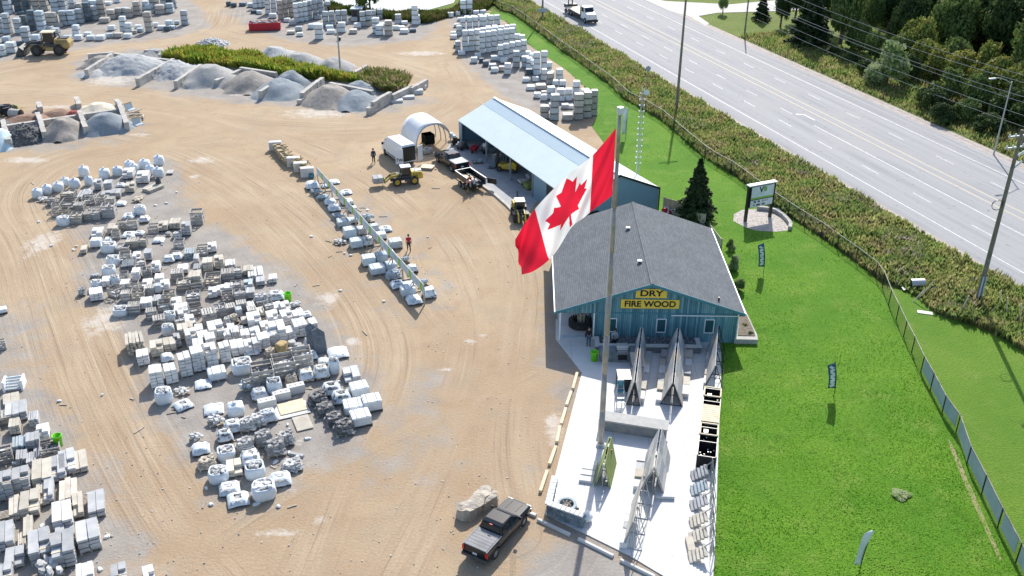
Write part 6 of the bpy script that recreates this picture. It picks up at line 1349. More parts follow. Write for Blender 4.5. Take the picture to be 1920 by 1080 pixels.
# van
az3=heading((748,309),(722,291)); rw,fw_=G(748,309),G(722,291); side=Vector((math.sin(az3),-math.cos(az3),0)); c3=(rw+fw_)/2+side*.95
t=thing('cargo_van','white high-roof cargo van with its rear doors open','van',(c3[0],c3[1],0),az3); b=MB()
M['vanwhite']=mat('van_paint',(.76,.78,.80),.35)
def arch(cx,r=.42): return [(cx+r*math.cos(a),.4+r*.98*math.sin(a)) for a in np.linspace(0,math.pi,9)]
pr=[(2.95,.4),(3.0,.75),(2.85,1.15),(2.35,1.42),(1.75,2.25),(1.2,2.5),(-2.6,2.55),(-2.72,2.3),(-2.75,.4)]+arch(-1.8)[::-1]+arch(1.9)[::-1]
b.shell([(x,z,.98*(.86 if z>2.2 else (.9 if x>2.5 else 1))) for x,z in pr]); part('body',b,M['vanwhite'],t,bv=.07)
b=MB(); b.add([(2.30,-.8,1.50),(2.30,.8,1.50),(1.82,.72,2.2),(1.82,-.72,2.2)],[(0,1,2,3)]); 
for s in(-1,1): b.add([(2.15,s*.985,1.45),(1.3,s*.985,1.45),(1.3,s*.90,2.1),(1.75,s*.90,2.1)],[(0,1,2,3)] if s<0 else [(3,2,1,0)])
part('window_glass',b,M['glass'],t)
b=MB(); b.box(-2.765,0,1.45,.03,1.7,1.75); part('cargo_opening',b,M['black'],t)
b=MB(); b.box(-2.45-.55,1.0,1.4,1.2,.05,1.85) if 0 else None
for s in(-1,1):
    b=MB(); b.box(-2.78-.45*.5,s*(.98+.38),1.42,.05,.9,1.85,-s*.5); dd=part('rear_door',b,M['vanwhite'],t,bv=.02)
    if s>0: text_mesh('door_mark','TW',.5,M['darkgrey'],dd,Matrix.Translation((-3.06,s*1.38,1.0))@Matrix.Rotation(-s*.5,4,'Z')@Matrix.Rotation(rad(-90),4,'Z')@Matrix.Rotation(rad(90),4,'X'),.005,1,.01)
    b=MB(); b.box(2.1,s*1.12,1.5,.12,.22,.3); part('side_mirror',b,M['black'],t)
b=MB(); b.box(0,-.99,.62,2.6,.02,.12); b.box(0,.99,.62,2.6,.02,.12); part('side_strip',b,M['darkgrey'],t); b=MB(); b.box(0,0,.45,5.2,1.6,.25); part('chassis',b,M['black'],t)
for x in(-1.8,1.9):
    for s in(-1,1): wheel(t,x,s*.86,.36,.24,'darkgrey')
# dump trailer with people
trc=G(884,350); az4=az2; t=thing('dump_trailer','black dump trailer loaded with lumber, rear gates swung open','trailer',(trc[0],trc[1],0),az4-.0)
b=MB(); b.box(.2,0,.72,3.6,1.9,.08); 
for s in(-1,1): b.box(.2,s*.95,1.05,3.6,.06,.66)
b.box(2.0,0,1.05,.06,1.9,.66); part('box_body',b,M['carblack'],t)
b=MB(); b.box(.2,.95,1.41,3.7,.1,.07); b.box(.2,-.95,1.41,3.7,.1,.07); b.box(2.03,0,1.41,.1,2.0,.07); b.box(-1.58,.95,1.1,.1,.12,.7); b.box(-1.58,-.95,1.1,.1,.12,.7); part('top_rail',b,M['steel'],t)
b=MB(); b.box(-1.95,1.5,1.05,.06,1.1,.62,.75); part('rear_gate',b,M['carblack'],t); b=MB(); b.box(-1.95,-1.5,1.05,.06,1.1,.62,-.9); part('rear_gate',b,M['carblack'],t)
b=MB(); b.box(2.9,0,.5,1.9,.12,.12); b.box(.2,0,.55,3.4,1.2,.15); part('drawbar',b,M['black'],t)
for x in(-.2,.6):
    for s in(-1,1): wheel(t,x,s*1.08,.34,.22)
t_=thing('lumber_load','load of pale lumber and panels in the dump trailer','lumber',(trc[0],trc[1],0),az4); b=MB(); r=random.Random(3)
for k in range(9): b.box(.5+r.uniform(-.1,.1),-.7+k*.17,.82+.04*(k%3),2.6,.15,.07,r.uniform(-.05,.05))
b.box(-.3,.3,1.0,1.3,.9,.05,.4,ry=.1); part('boards',b,M['paleboard'],t_)
b=MB(); b.box(-.9,.3,1.0,.4,.35,.35); small('red_jerrycan',b,M['red'],(trc[0],trc[1],0),az4,'red fuel can among the lumber in the trailer','can',bv=.04)
# flat-bed truck on the highway
tf,tr_=G(1104,44),G(1075,27); az5=math.atan2(-RD[1],-RD[0]); off=70.9; al=((tf+tr_)/2).dot(RD); base=RN*off+RD*al
t=thing('flatbed_truck','white-cab flat-bed truck with truck-mounted forklift on the highway','truck',(base[0],base[1],0),az5)
b=MB(); b.shell([(4.9,.6,1.0),(4.95,1.1,1.0),(4.7,1.75,.85),(3.3,1.95,.95),(2.9,2.75,.95),(1.9,2.85,1.05),(1.8,.7,1.1)]); part('cab',b,M['vanwhite'],t,bv=.08)
b=MB(); b.add([(3.36,-.85,1.98),(3.36,.85,1.98),(3.02,.8,2.6),(3.02,-.8,2.6)],[(0,1,2,3)])
for s in(-1,1): b.add([(3.1,s*1.03,1.95),(2.1,s*1.07,1.95),(2.1,s*1.05,2.6),(2.85,s*1.0,2.6)],[(0,1,2,3)] if s<0 else [(3,2,1,0)])
part('window_glass',b,M['glass'],t)
b=MB(); b.box(-1.7,0,1.25,6.8,2.45,.16); part('flat_deck',b,M['paleboard'],t); b=MB(); b.box(-1.7,0,.85,6.8,1.0,.5); b.box(1.68,0,2.0,.12,2.3,1.4); b.box(4.98,0,.62,.2,2.2,.4)
for k in range(5): b.box(-3.6+k*1.1,-1.15,.85,.7,.12,.6); b.box(-3.6+k*1.1,1.15,.85,.7,.12,.6)
part('chassis',b,M['black'],t); b=MB(); b.box(-1.7,1.24,1.3,6.8,.05,.1); b.box(-1.7,-1.24,1.3,6.8,.05,.1); part('deck_edge',b,M['white'],t); b=MB(); b.box(4.93,0,1.25,.1,1.0,.7); part('grille',b,M['chrome'],t)
for x in(-4.2,-3.1,3.9):
    for s in(-1,1): wheel(t,x,s*1.05,.52,.3)
t=thing('piggyback_forklift','dark truck-mounted forklift hanging at the rear of the flat-bed','forklift',(base[0]-math.cos(az5)*6,base[1]-math.sin(az5)*6,0),az5); b=MB(); b.box(0,0,1.3,1.6,2.2,.7); b.box(0,-.5,2.6,.2,.15,2.2); b.box(0,.3,2.6,.2,.15,2.2); b.box(-.3,.1,2.4,.9,1.1,.08); b.box(-.3,.1,3.3,1.2,1.2,.08); part('body',b,M['darkgrey'],t)
for s in(-1,1): wheel(t,0,s*1.0,.4,.3)
# wheel loaders
def loader(label,loc,az,sc,ym,rim,mode,roof='paleboard',group=None,name='wheel_loader'):
    t=thing(name,label,'wheel loader',loc,az); t.scale=(sc,sc,sc)   # x forward, length about 7
    b=MB(); b.shell([(-3.3,1.0,1.05),(-3.35,1.7,1.05),(-3.1,2.25,1.0),(-1.3,2.35,1.0),(-1.2,1.1,1.05)]); eb=part('engine_cover',b,M[ym],t,bv=.08)
    b=MB(); 
    for k in range(6): b.box(-2.9+k*.25,0,1.95,.06,2.12,.35)
    part('engine_grille',b,M['darkgrey'],eb); b=MB(); b.box(-2.4,0,2.38,1.5,1.3,.06); b.tube((-2.0,.45,2.3),(-2.0,.45,2.95),.07); part('engine_top',b,M['W_w'] if mode!='bucket' else M['darkgrey'],eb)
    b=MB(); b.box(-1.2,0,1.05,3.6,1.2,.5); b.box(1.3,0,1.1,2.2,1.1,.7); b.box(-.6,-1.05,.95,1.2,.3,.5); b.box(-.6,1.05,.95,1.2,.3,.5); part('chassis_frame',b,M[ym if mode=='bucket' else 'darkgrey'],t,bv=.05)
    b=MB(); 
    for x in(-1.15,.35):
        for s in(-1,1): b.tube((x,s*.72,1.5),(x+.05,s*.66,3.15),.07,n=6)
    b.box(-.4,0,1.45,1.6,1.5,.35); b.box(-.7,0,1.85,.5,.6,.6); cb=part('cab_frame',b,M['darkgrey'],t)
    b=MB(); b.box(-.38,0,3.22,1.85,1.65,.14); part('cab_roof',b,M[roof],cb,bv=.04)
    b=MB(); b.box(-.4,0,2.45,1.38,1.28,1.25,tx=.96,ty=.94); part('cab_glass',b,M['glass'],cb)
    for s in(-1,1):
        b=MB(); b.path([(.9,s*.55,1.9),(2.3,s*.55,1.75),(3.3,s*.55,.75)],.14,6); b.box(1.8,s*.55,1.65,1.3,.14,.4,ry=.15); part('lift_arm',b,M['darkgrey' if mode=='bucket' else ym],t)
    b=MB(); b.tube((.8,0,1.6),(2.4,0,1.9),.1); b.tube((2.4,0,1.9),(3.2,0,1.3),.08); b.box(1.0,0,1.6,.7,1.0,.8); part('hydraulics',b,M['darkgrey'],t)
    for x in(1.35,-1.75):
        for s in(-1,1):
            wheel(t,x,s*1.05,.76,.5,rim); b=MB(); b.shell([]) if 0 else b.box(x,s*1.05,1.62,1.3,.5,.06); part('mudguard',b,M['darkgrey'],t,bv=.02)
    if mode=='bucket':
        b=MB(); b.shell([(3.0,.15,1.35),(4.3,.12,1.35),(4.3,.2,1.35),(3.5,.35,1.33),(3.35,.7,1.33),(3.7,1.35,1.33),(3.6,1.4,1.35),(3.1,.95,1.35)])
        for s in(-1,1): b.add([(3.1,s*1.35,.2),(4.3,s*1.35,.15),(3.65,s*1.35,1.38),(3.1,s*1.35,.9)],[(0,1,2,3)])
        part('bucket',b,M['darkgrey'],t); b=MB(); b.box(4.28,0,.16,.15,2.72,.06); part('cutting_edge',b,M['steel'],t)
    elif mode=='forks':
        b=MB(); b.box(3.45,0,1.0,.12,1.6,.9); part('fork_carriage',b,M['olive'],t)
        b=MB()
        for s in(-1,1): b.box(4.2,s*.4,.62,1.6,.12,.07)
        part('fork',b,M['yellow'],t)
    elif mode=='back':
        b=MB(); b.path([(-3.3,0,1.2),(-4.4,.1,3.0),(-5.2,.2,1.6)],.17,6); b.box(-3.4,0,1.0,.3,2.0,.9); b.box(-5.3,.2,1.1,.5,.7,.7); part('backhoe_arm',b,M['darkgrey'],t)
    return t
l1=G(88,104); loader('large dusty yellow wheel loader with empty bucket at upper left',(l1[0],l1[1]+1.0,0),math.pi+.12,1.12,'oldyellow','darkgrey','bucket','paleboard')
l2=G(752,350); loader('compact yellow wheel loader carrying a pallet in the yard centre',(l2[0]+.2,l2[1]+1.0,0),math.pi+.30,.63,'yellow','yellow','forks','W_w')
v=Vector((math.cos(math.pi+.30),math.sin(math.pi+.30),0)); q=Vector((l2[0]+.2,l2[1]+1.0,0))+v*2.9
b=MB(); b.box(0,0,.06,1.1,1.1,.12); b.m(1).box(0,-.27,.38,1.15,.5,.5); b.box(0,.27,.38,1.15,.5,.5); small('carried_pallet',b,[M['wood'],M['S_g']],(q[0],q[1],.5),math.pi+.30+1.57,'grey stone pallet on the forks of the compact yellow loader','pallet')
l3=G(975,428); loader('yellow backhoe loader facing the camera left of the flag',(l3[0],l3[1]+2.4,0),-math.pi/2+.12,.62,'yellow','darkgrey','back','W_w',name='backhoe_loader')
l4=G(4,226); loader('dark machine cut by the left edge behind the mulch',(l4[0]-1.2,l4[1]+1.5,0),.9,.72,'darkgrey','darkgrey','forks','darkgrey',name='skid_loader')
# forklift under the shed edge
t=thing('forklift','yellow and black forklift with forks forward under the shed','forklift',shp(10.8,1.0),math.atan2(-.4457*0+.35,-1.0)); b=MB(); b.shell([(-1.3,.4,.55),(-1.35,1.1,.55),(-.9,1.35,.5),(.2,.9,.5),(.9,.9,.5),(.95,.35,.5)]); part('body',b,M['yellow'],t,bv=.06)
b=MB(); 
for x in(-.8,.5):
    for s in(-1,1): b.tube((x,s*.48,1.0),(x*.8,s*.45,2.15),.04,n=6)
b.box(-.1,0,2.18,1.3,1.0,.07); b.box(-.3,0,1.2,.5,.5,.6); part('overhead_guard',b,M['black'],t)
b=MB(); b.box(1.1,.3,1.5,.12,.12,2.5); b.box(1.1,-.3,1.5,.12,.12,2.5); b.box(1.1,0,2.6,.12,.7,.1); b.box(1.2,0,.5,.08,.9,.5); part('mast',b,M['black'],t)
b=MB(); b.box(1.75,.25,.15,1.1,.12,.05); b.box(1.75,-.25,.15,1.1,.12,.05); part('fork',b,M['black'],t)
for x,r_ in((.75,.33),(-.85,.28)):
    for s in(-1,1): wheel(t,x,s*.5,r_,.22,'darkgrey')
# dumpster
t=thing('waste_skip','red roll-off dumpster full of grey rubble near the top','dumpster',at(497,58),rad(10)); W_=5.4; b=MB()
for s in(0,1): b.box(0,s*2.2,.75,W_,.08,1.3)
for s in(-1,1): b.box(s*W_/2,1.1,.75,.08,2.2,1.3)
for k in range(8): b.box(-W_/2+.35+k*.67,-.06,.75,.1,.08,1.25)
b.box(0,1.1,.2,W_,2.2,.15); part('skip_body',b,M['red'],t)
b=MB(); r=random.Random(9); b.box(0,1.1,.7,W_-.2,2.05,.9)
for k in range(40): b.rock(r.uniform(-W_/2+.4,W_/2-.4),r.uniform(.3,1.9),1.2+r.uniform(0,.2),.7,.5,.3,r)
part('rubble_fill',b,M['R_g'],t)
b=MB(); b.rock(0,0,.6,1.4,1.2,1.2,r); small('white_sack',b,M['bag'],at(517,52),0,'white sack at the right end of the red dumpster','sack',bv=.15)
b=MB(); b.box(0,1,1.1,1.9,1.9,2.2); b.m(1).box(-.3,.04,1.0,.8,.02,1.8); b.m(2).box(0,1,2.25,2.2,2.2,.1); small('small_hut',b,[M['darkgrey'],M['black'],M['S_t']],at(669,40),0,'small dark hut at the pond edge beside the round tree','hut')
# ---------------- people ----------------
def skinned(name,vs,es,rs,m,parent,sub=1):
    me=bpy.data.meshes.new(name); me.from_pydata(vs,es,[]); o=link(name,me,parent); mo=o.modifiers.new('skin','SKIN'); mo.use_smooth_shade=True
    if not me.skin_vertices: 
        bm=bmesh.new(); bm.from_mesh(me); bm.verts.layers.skin.verify(); bm.to_mesh(me); bm.free()
    for i,r in enumerate(rs): me.skin_vertices[0].data[i].radius=(r,r) if not isinstance(r,tuple) else r
    me.skin_vertices[0].data[0].use_root=True
    s=o.modifiers.new('sub','SUBSURF'); s.levels=sub; s.render_levels=sub; me.materials.append(m); return o
def person(label,loc,az,top,legs,hair='hair',pose='stand',cat='person',vest=None,sc=1.0,shortsleeve=False,grp=None):
    t=thing('person',label,'person',loc,az,grp); t.scale=(sc,sc,sc)   # faces +x
    H=1.76; st=dict(stand=0,walk=.22,sit=0,lean=.05)[pose]
    if pose=='sit': hip=(0,0,.52); kL,kR=(.42,.10,.52),(.42,-.10,.54); aL,aR=(.46,.11,.10),(.40,-.12,.10); ch=(0.02,0,1.05)
    else: hip=(0,0,.93); kL,kR=(.10+st*.6,.10,.50),(.04-st*.3,-.10,.50); aL,aR=(st*.9,.11,.09),(-st*1.3,-.11,.12); ch=((.03,0,1.36) if pose!='lean' else (.30,0,1.30))
    cx=ch[0]; nz=ch[2]+.12; hd=(cx+.03,0,nz+.17)
    if pose in('sit','lean'): eL,eR,hL,hR=(cx+.12,.24,ch[2]-.22),(cx+.12,-.24,ch[2]-.22),(cx+.36,.14,ch[2]-.26),(cx+.36,-.14,ch[2]-.26)
    else: eL,eR=(cx-.04-st*.3,.25,ch[2]-.28),(cx+.0+st*.3,-.25,ch[2]-.28); hL,hR=(eL[0]+.10,.26,ch[2]-.53),(eR[0]+.14+st*.3,-.26,ch[2]-.52)
    V=[hip,(cx*.5,0,(hip[2]+ch[2])/2),ch,(cx+.01,0,nz),hd,(hd[0]+.01,0,hd[2]+.10),(cx,.17,ch[2]+.03),eL,hL,(cx,-.17,ch[2]+.03),eR,hR,(hip[0],.09,hip[2]-.05),kL,aL,(aL[0]+.16,aL[1],.04),(hip[0],-.09,hip[2]-.05),kR,aR,(aR[0]+.16,aR[1],.04)]
    E_=[(0,1),(1,2),(2,3),(3,4),(4,5),(2,6),(6,7),(7,8),(2,9),(9,10),(10,11),(0,12),(12,13),(13,14),(14,15),(0,16),(16,17),(17,18),(18,19)]
    Rr=[.13,(.12,.10),(.15,.11),.055,.095,.07,.065,.045,.03,.065,.045,.03,.085,.06,.042,.035,.085,.06,.042,.035]
    for hnd,s in((8,1),(11,-1)):   # palm and five fingers
        p=Vector(V[hnd]); el=Vector(V[hnd-1]); d=(p-el).normalized(); sd_=Vector((d[2],0,-d[0])) if abs(d[0])+abs(d[2])>.1 else Vector((1,0,0)); sd_.normalize()
        V.append(tuple(p+d*.05)); Rr.append(.032); pi_=len(V)-1; E_.append((hnd,pi_))
        for k,(o_,l_) in enumerate(((-.030,.075),(-.010,.09),(.010,.085),(.028,.065))):
            a=p+d*.08+sd_*o_; c_=a+d*l_*.6; V.append(tuple(c_)); Rr.append(.009); E_.append((pi_,len(V)-1)); V.append(tuple(c_+d*l_*.35+Vector((0,-s*.015,0)))); Rr.append(.008); E_.append((len(V)-2,len(V)-1))
        V.append(tuple(p+d*.05+sd_*.055)); Rr.append(.010); E_.append((hnd,len(V)-1))
    V.append((hd[0]+.11,0,hd[2]-.01)); Rr.append(.016); E_.append((4,len(V)-1))
    skinned('body',V,E_,Rr,M['skin'],t)
    sl=.045
    tv=[V[0],V[1],V[2],V[3],V[6],V[7],V[9],V[10]]+([] if shortsleeve else [V[8],V[11]]); 
    tv=[(V[0][0],V[0][1],V[0][2]+.02)]+tv[1:]; 
    if shortsleeve: tv[5]=tuple(Vector(V[6]).lerp(Vector(V[7]),.75)); tv[7]=tuple(Vector(V[9]).lerp(Vector(V[10]),.75))
    te=[(0,1),(1,2),(2,3),(2,4),(4,5),(2,6),(6,7)]+([] if shortsleeve else [(5,8),(7,9)])
    skinned('shirt',tv,te,[.155,(.15,.125),(.175,.135),.07,.085,.062,.085,.062]+([] if shortsleeve else [.045,.045]),M[top],t)
    skinned('trousers',[V[0],V[12],V[13],V[14],V[16],V[17],V[18]],[(0,1),(1,2),(2,3),(0,4),(4,5),(5,6)],[.155,.105,.075,.06,.105,.075,.06],M[legs],t)
    skinned('shoes',[V[14],V[15]],[(0,1)],[.055,.045],M['black'],t); skinned('shoes',[V[18],V[19]],[(0,1)],[.055,.045],M['black'],t)
    b=MB(); n_=10; b.lathe([(.0,.115),(.06,.105),(.098,.06),(.108,0),(.098,-.05)],12); o=part('hair',b,M[hair],t,True,loc=(hd[0]-.018,0,hd[2]+.045))
    if hair=='hair' and pose=='sit': b=MB(); b.tube((hd[0]-.07,0,hd[2]),(hd[0]-.10,0,hd[2]-.30),.09,.05); part('long_hair',b,M['hair'],t,True)
    if vest: skinned('vest',[tv[0],tv[1],tv[2]],[(0,1),(1,2)],[.17,(.17,.14),(.19,.15)],M[vest],t)
    for s in(-1,1):
        b=MB(); b.box(hd[0]+.088,s*.035,hd[2]+.02,.02,.028,.014); part('eye',b,M['black'],t); b=MB(); b.box(hd[0],s*.098,hd[2],.04,.02,.06); part('ear',b,M['skin'],t)
    b=MB(); b.box(hd[0]+.085,0,hd[2]-.055,.02,.05,.012); part('mouth',b,M['redcloth'],t)
    return t
ra=lambda d: rad(d)
person('man in dark navy shirt and black trousers walking away left of the van',at(701,306),ra(100),'navy','blackcloth',pose='walk',sc=1.02)
person('man in red short-sleeved shirt and dark trousers walking in the open yard',at(767,471),ra(-80),'redcloth','blackcloth',pose='walk',shortsleeve=True)
person('worker in yellow hi-vis vest over red shirt at the van rear doors',at(758,309),ra(75),'redcloth','navy',pose='lean',vest='hivis')
person('person in pink shirt and khaki trousers at the back of the dump trailer',at(876,364),ra(70),'pinkcloth','khaki',pose='lean',shortsleeve=True)
person('person in white shirt bending over the open end of the dump trailer',at(889,361),ra(85),'whitecloth','darkgreen',pose='lean')
person('person in red shirt partly hidden beside the load in the dump trailer',at(880,356),ra(-80),'redcloth','khaki',pose='stand',sc=1.0)
person('person in black coat and blue jeans standing at the porch corner',at(1103,650,.07),ra(-85),'blackcloth','jean',pose='stand')
g0=G(1152,638,.45); person('woman in grey jacket and black trousers sitting on the stone planter',(g0[0],g0[1]-.25,.22),ra(-105),'greycloth','blackcloth',pose='sit')
# ---------------- displays on the pad ----------------
Z0=.07
M['ven']=[mat('veneer_tan',(.36,.32,.27),.9,(.48,.44,.39),3,bump=.02),mat('veneer_grey',(.30,.31,.32),.9,(.42,.43,.43),3,bump=.02),mat('veneer_cream',(.50,.47,.42),.9,(.58,.56,.52),3,bump=.02),mat('veneer_blue',(.22,.27,.31),.9,(.34,.38,.41),3,bump=.02)]
def stand(name,lab,far,near,hts,hw,sides='LR',mats=None,frame='black',splay=.16,samples='',green=False):
    """display stand of leaning sample panels, running from far pixel base to near pixel base"""
    a,c=G(*far),G(*near); d=a-c; Ls=d.length; az=math.atan2(d[1],d[0]); t=thing(name,lab,'display stand',(c[0],c[1],Z0),az,'sample display stands on the pad'); mats=mats or M['ven']; hf,hn=hts
    for s in sides:
        sg=1 if s=='L' else -1
        # sheared panel: foot line from (0,hw) to (Ls,hw), top line leaning to the middle
        rows=3; cols=max(2,int(Ls/1.4)); r=random.Random(int(far[0])+sg)
        for mi in range(len(mats)):
            b=MB()
            for i in range(cols):
                for k in range(rows):
                    if r.randrange(len(mats))!=mi: 
                        if (i*rows+k)%len(mats)!=mi: continue
                    elif (i*rows+k)%len(mats)!=mi: continue
                    x0_,x1_=Ls*i/cols+.015,Ls*(i+1)/cols-.015
                    def P(x,u): 
                        h=hn+(hf-hn)*x/Ls; return Vector((x+u*.0,sg*(hw*(1-u)+.05*u+splay*0),u*h))
                    z0_,z1_=k/rows+.008,(k+1)/rows-.008; nrm=Vector((0,sg*1,hw*.5)).normalized()*.05
                    q=[P(x0_,z0_),P(x1_,z0_),P(x1_,z1_),P(x0_,z1_)]; q2=[v_+nrm for v_ in q]
                    b.add(q+q2,[(0,1,2,3),(7,6,5,4),(0,4,5,1),(1,5,6,2),(2,6,7,3),(3,7,4,0)])
            if b.v: part('stone_panel',b,mats[mi],t)
    b=MB()
    for x in np.linspace(.05,Ls-.05,4):
        h=hn+(hf-hn)*x/Ls
        for sg in(-1,1): b.tube((x,sg*hw*.93,0),(x,0,h*.97),.03,n=5)
        b.tube((x,-hw*.9,.03),(x,hw*.9,.03),.03,n=5); b.tube((x,-hw*.5,h*.45),(x,hw*.5,h*.45),.02,n=5); b.tube((x,0,.03),(x,0,h*.95),.025,n=5)
    b.tube((0,hw*.9,.04),(Ls,hw*.9,.04),.03,n=5); b.tube((0,-hw*.9,.04),(Ls,-hw*.9,.04),.03,n=5); part('steel_frame',b,M[frame],t)
    return t,c,az,Ls
def bench_row(far,near,n,lab,off=0,ms=('S_w','S_b','S_g'),w_=.55,hs=(.25,.5),grp='sample blocks on the pad'):
    a,c=G(*far),G(*near); d=a-c; az=math.atan2(d[1],d[0]); Ls=d.length
    for i in range(n):
        q=c+d*((i+.5)/n); b=MB(); r=random.Random(int(far[0])+i); h=r.uniform(*hs); b.box(0,0,h/2,Ls/n*.93,w_,h); 
        for k in range(1,3): b.box(0,0,h*k/3,Ls/n*.94,w_+.012,.012)
        small('sample_block',b,M[ms[i%len(ms)]],(q[0],q[1],Z0),az,lab%ordw(n-1-i),'sample block',grp,.015)
stand('display_stand','single tall stone veneer stand beside the barbecue counter',(1200,658),(1187,762),(2.1,2.0),.5)
bench_row((1216,664),(1200,757),6,'%s sample block from the store, right of the first veneer stand')
stand('display_stand','double leaning veneer stand in the middle of the pad',(1268,660),(1258,762),(2.15,1.9),.8)
bench_row((1246,664),(1236,758),6,'%s sample block from the store, left of the middle veneer stand'); bench_row((1292,662),(1283,748),5,'%s sample block from the store, right of the middle veneer stand')
stand('display_stand','leaning veneer wall at the right edge of the pad by the lawn',(1343,655),(1338,730),(2.2,2.0),.7,'L')
bench_row((1333,655),(1325,728),5,'%s sample block from the store, along the right edge stand')
stand('display_stand','green panelled A-frame stand in front of the flagpole',(1141,868),(1129,916),(2.1,1.9),.5,'LR',[M['olive'],M['olive']],'steel')
bench_row((1108,868),(1098,908),4,'%s pale step sample from the store, left of the green stand',ms=('S_w','S_w'),w_=.9,hs=(.12,.45))
b=MB(); b.box(0,0,0,.45,.06,.6); small('red_sign_card',b,M['red'],tuple(G(1141,850,1.4)),0,'small red card fixed between the green panels','sign')
stand('display_stand','pale double veneer stand right of the green stand',(1234,856),(1222,928),(2.3,2.05),.78,'LR',[M['ven'][2],M['ven'][1]],'steel')
bench_row((1202,860),(1195,922),4,'%s sample block from the store, left of the pale double stand'); 
b=MB(); b.box(0,0,.12,2.4,1.2,.22); small('slab_step',b,M['S_w'],(G(1243,915)[0],G(1243,915)[1],Z0),rad(88),'long white slab right of the pale double stand','slab',bv=.02)
stand('display_stand','narrow pale leaning stand at the near end of the pad',(1204,945),(1185,1032),(2.3,2.1),.6,'L',[M['ven'][2],M['ven'][2],M['ven'][0]],'steel')
bench_row((1182,960),(1168,1030),5,'%s pale sample block from the store, left of the near narrow stand',ms=('S_w','S_w','S_g'),w_=.45)
# stair sample racks at the right edge of the pad
r=random.Random(12)
for i,(py,mm,lab) in enumerate(((902,'S_g','farthest grey step rack'),(930,'S_t','second blue-grey step rack'),(958,'S_g','third grey step rack'),(990,'S_b','fourth pale step rack'),(1020,'S_b','fifth buff step rack'),(1056,'S_b','nearest buff step rack'))):
    g_=G(1313-i*.5,py); t=thing('step_sample_rack',lab+' at the lawn edge of the pad','sample rack',(g_[0],g_[1],Z0),0,'step sample racks at the pad edge')
    b=MB()
    for k in range(5): b.box(-.45+k*.2,.3,.08+.13*k,.2,.8,.16,rx=.2)
    part('step_slab',b,M[mm],t); b=MB(); b.tube((.95,-.2,0),(.75,.6,1.35),.03,n=5); b.tube((.95,.6,0),(.75,.6,1.35),.03,n=5); b.tube((.2,.5,.6),(.85,.5,1.2),.03,n=5); b.add([(.62,-.1,.1),(.72,.8,.1),(.8,.8,1.3),(.7,.0,1.3)],[(0,1,2,3)]); part('rack_frame',b,M['steel'],t)
t=thing('sample_bin_rack','long black sample bin rack with slatted timber lid at the lawn edge','rack',(G(1322,880)[0],G(1322,880)[1],Z0),heading((1322,880),(1334,752))); Lr=(G(1334,752)-G(1322,880)).length
b=MB(); b.box(Lr/2,0,.02,Lr,1.2,.06); 
for s in(-1,1): b.box(Lr/2,s*.6,.55,Lr,.05,1.0)
for x in np.linspace(0,Lr,6): b.box(x,0,.5,.06,1.2,1.0)
part('bin_frame',b,M['black'],t); b=MB()
for k in range(9): b.box(Lr*.48+k*.23,0,1.1,.19,1.2,.05)
for x0_,x1_ in((Lr*.28,Lr*.44),(Lr*.86,Lr*1.0)):
    for s in(-1,1): b.box((x0_+x1_)/2,s*.58,1.1,x1_-x0_,.1,.08)
    b.box(x0_,0,1.1,.1,1.2,.08); b.box(x1_,0,1.1,.1,1.2,.08)
part('timber_lid',b,M['paleboard'],t); b=MB(); 
for k in range(26): b.box(r.uniform(.1,Lr-.1),r.uniform(-.45,.45),.62,.09,.07,.05,r.uniform(0,3))
b.box(Lr*.9,.2,.95,.4,.3,.05); b.box(Lr*.35,.2,.95,.4,.3,.05); part('sample_chips',b,M['W_w'],t)
b=MB(); b.box(0,0,.12,.45,1.2,.24); small('beige_box',b,M['S_b'],(G(1294,1026)[0],G(1294,1026)[1],Z0),0,'small beige block lying on the bare pad near the racks','block',bv=.02)
# long stone bench wall beside the flagpole
a,c=G(1121,808),G(1247,828); d=c-a; az=math.atan2(d[1],d[0]); t=thing('stone_bench_wall','long grey stone counter wall just behind the flagpole','counter',(a[0],a[1],Z0),az); Lb=d.length
b=MB(); b.box(Lb/2,.5,.42,Lb,.9,.84); part('counter_base',b,mat('counter_stone',(.17,.20,.22),.85,(.30,.28,.25),1.3),t)
b=MB(); b.box(Lb*.25,.5,.90,Lb*.5-.01,1.15,.12); b.box(Lb*.76,.5,.90,Lb*.52,1.15,.12); part('counter_top',b,mat('counter_top_stone',(.36,.36,.34),.85,(.44,.43,.41),2),t)
# barbecue island
g_=G(1124,680); t=thing('barbecue_island','L-shaped grey stone barbecue counter with steel grill and cream top','barbecue',(g_[0],g_[1],Z0),rad(-1)); b=MB(); b.box(1.6,.4,.45,3.2,.8,.9); b.box(2.75,-.9,.45,.85,1.9,.9); part('stone_base',b,M['planter'] if 'planter' in M else mat('island_stone',(.12,.15,.17),.85,(.22,.24,.25),3,isl=.1),t)
b=MB(); b.box(.6,.4,.94,1.3,.9,.07); b.box(2.85,.45,.94,1.0,.9,.07); part('grey_top',b,mat('slate_top',(.12,.16,.19),.6,(.18,.22,.25),2),t); b=MB(); b.box(2.8,-1.05,.95,1.0,1.95,.08); part('cream_top',b,M['S_b'],t)
b=MB(); b.box(1.75,.4,1.15,.95,.65,.42); gr_=part('grill_hood',b,M['steel'],t,bv=.12); b=MB(); b.box(1.75,.05,.95,.8,.1,.1); b.tube((1.4,-.02,1.2),(2.1,-.02,1.2),.02); part('grill_handle',b,M['chrome'],gr_); b=MB(); b.box(1.75,-.01,.45,.7,.03,.45); part('grill_door',b,M['black'],t)
t=thing('teal_high_chair','teal folding ladder chair against the black cabinet','chair',(G(1164,765)[0],G(1164,765)[1],Z0),rad(2)); b=MB()
for s in(-1,1): b.tube((s*.3,0,0),(s*.2,.7,1.5),.03,n=6); b.tube((s*.3,1.1,0),(s*.2,.75,1.5),.03,n=6)
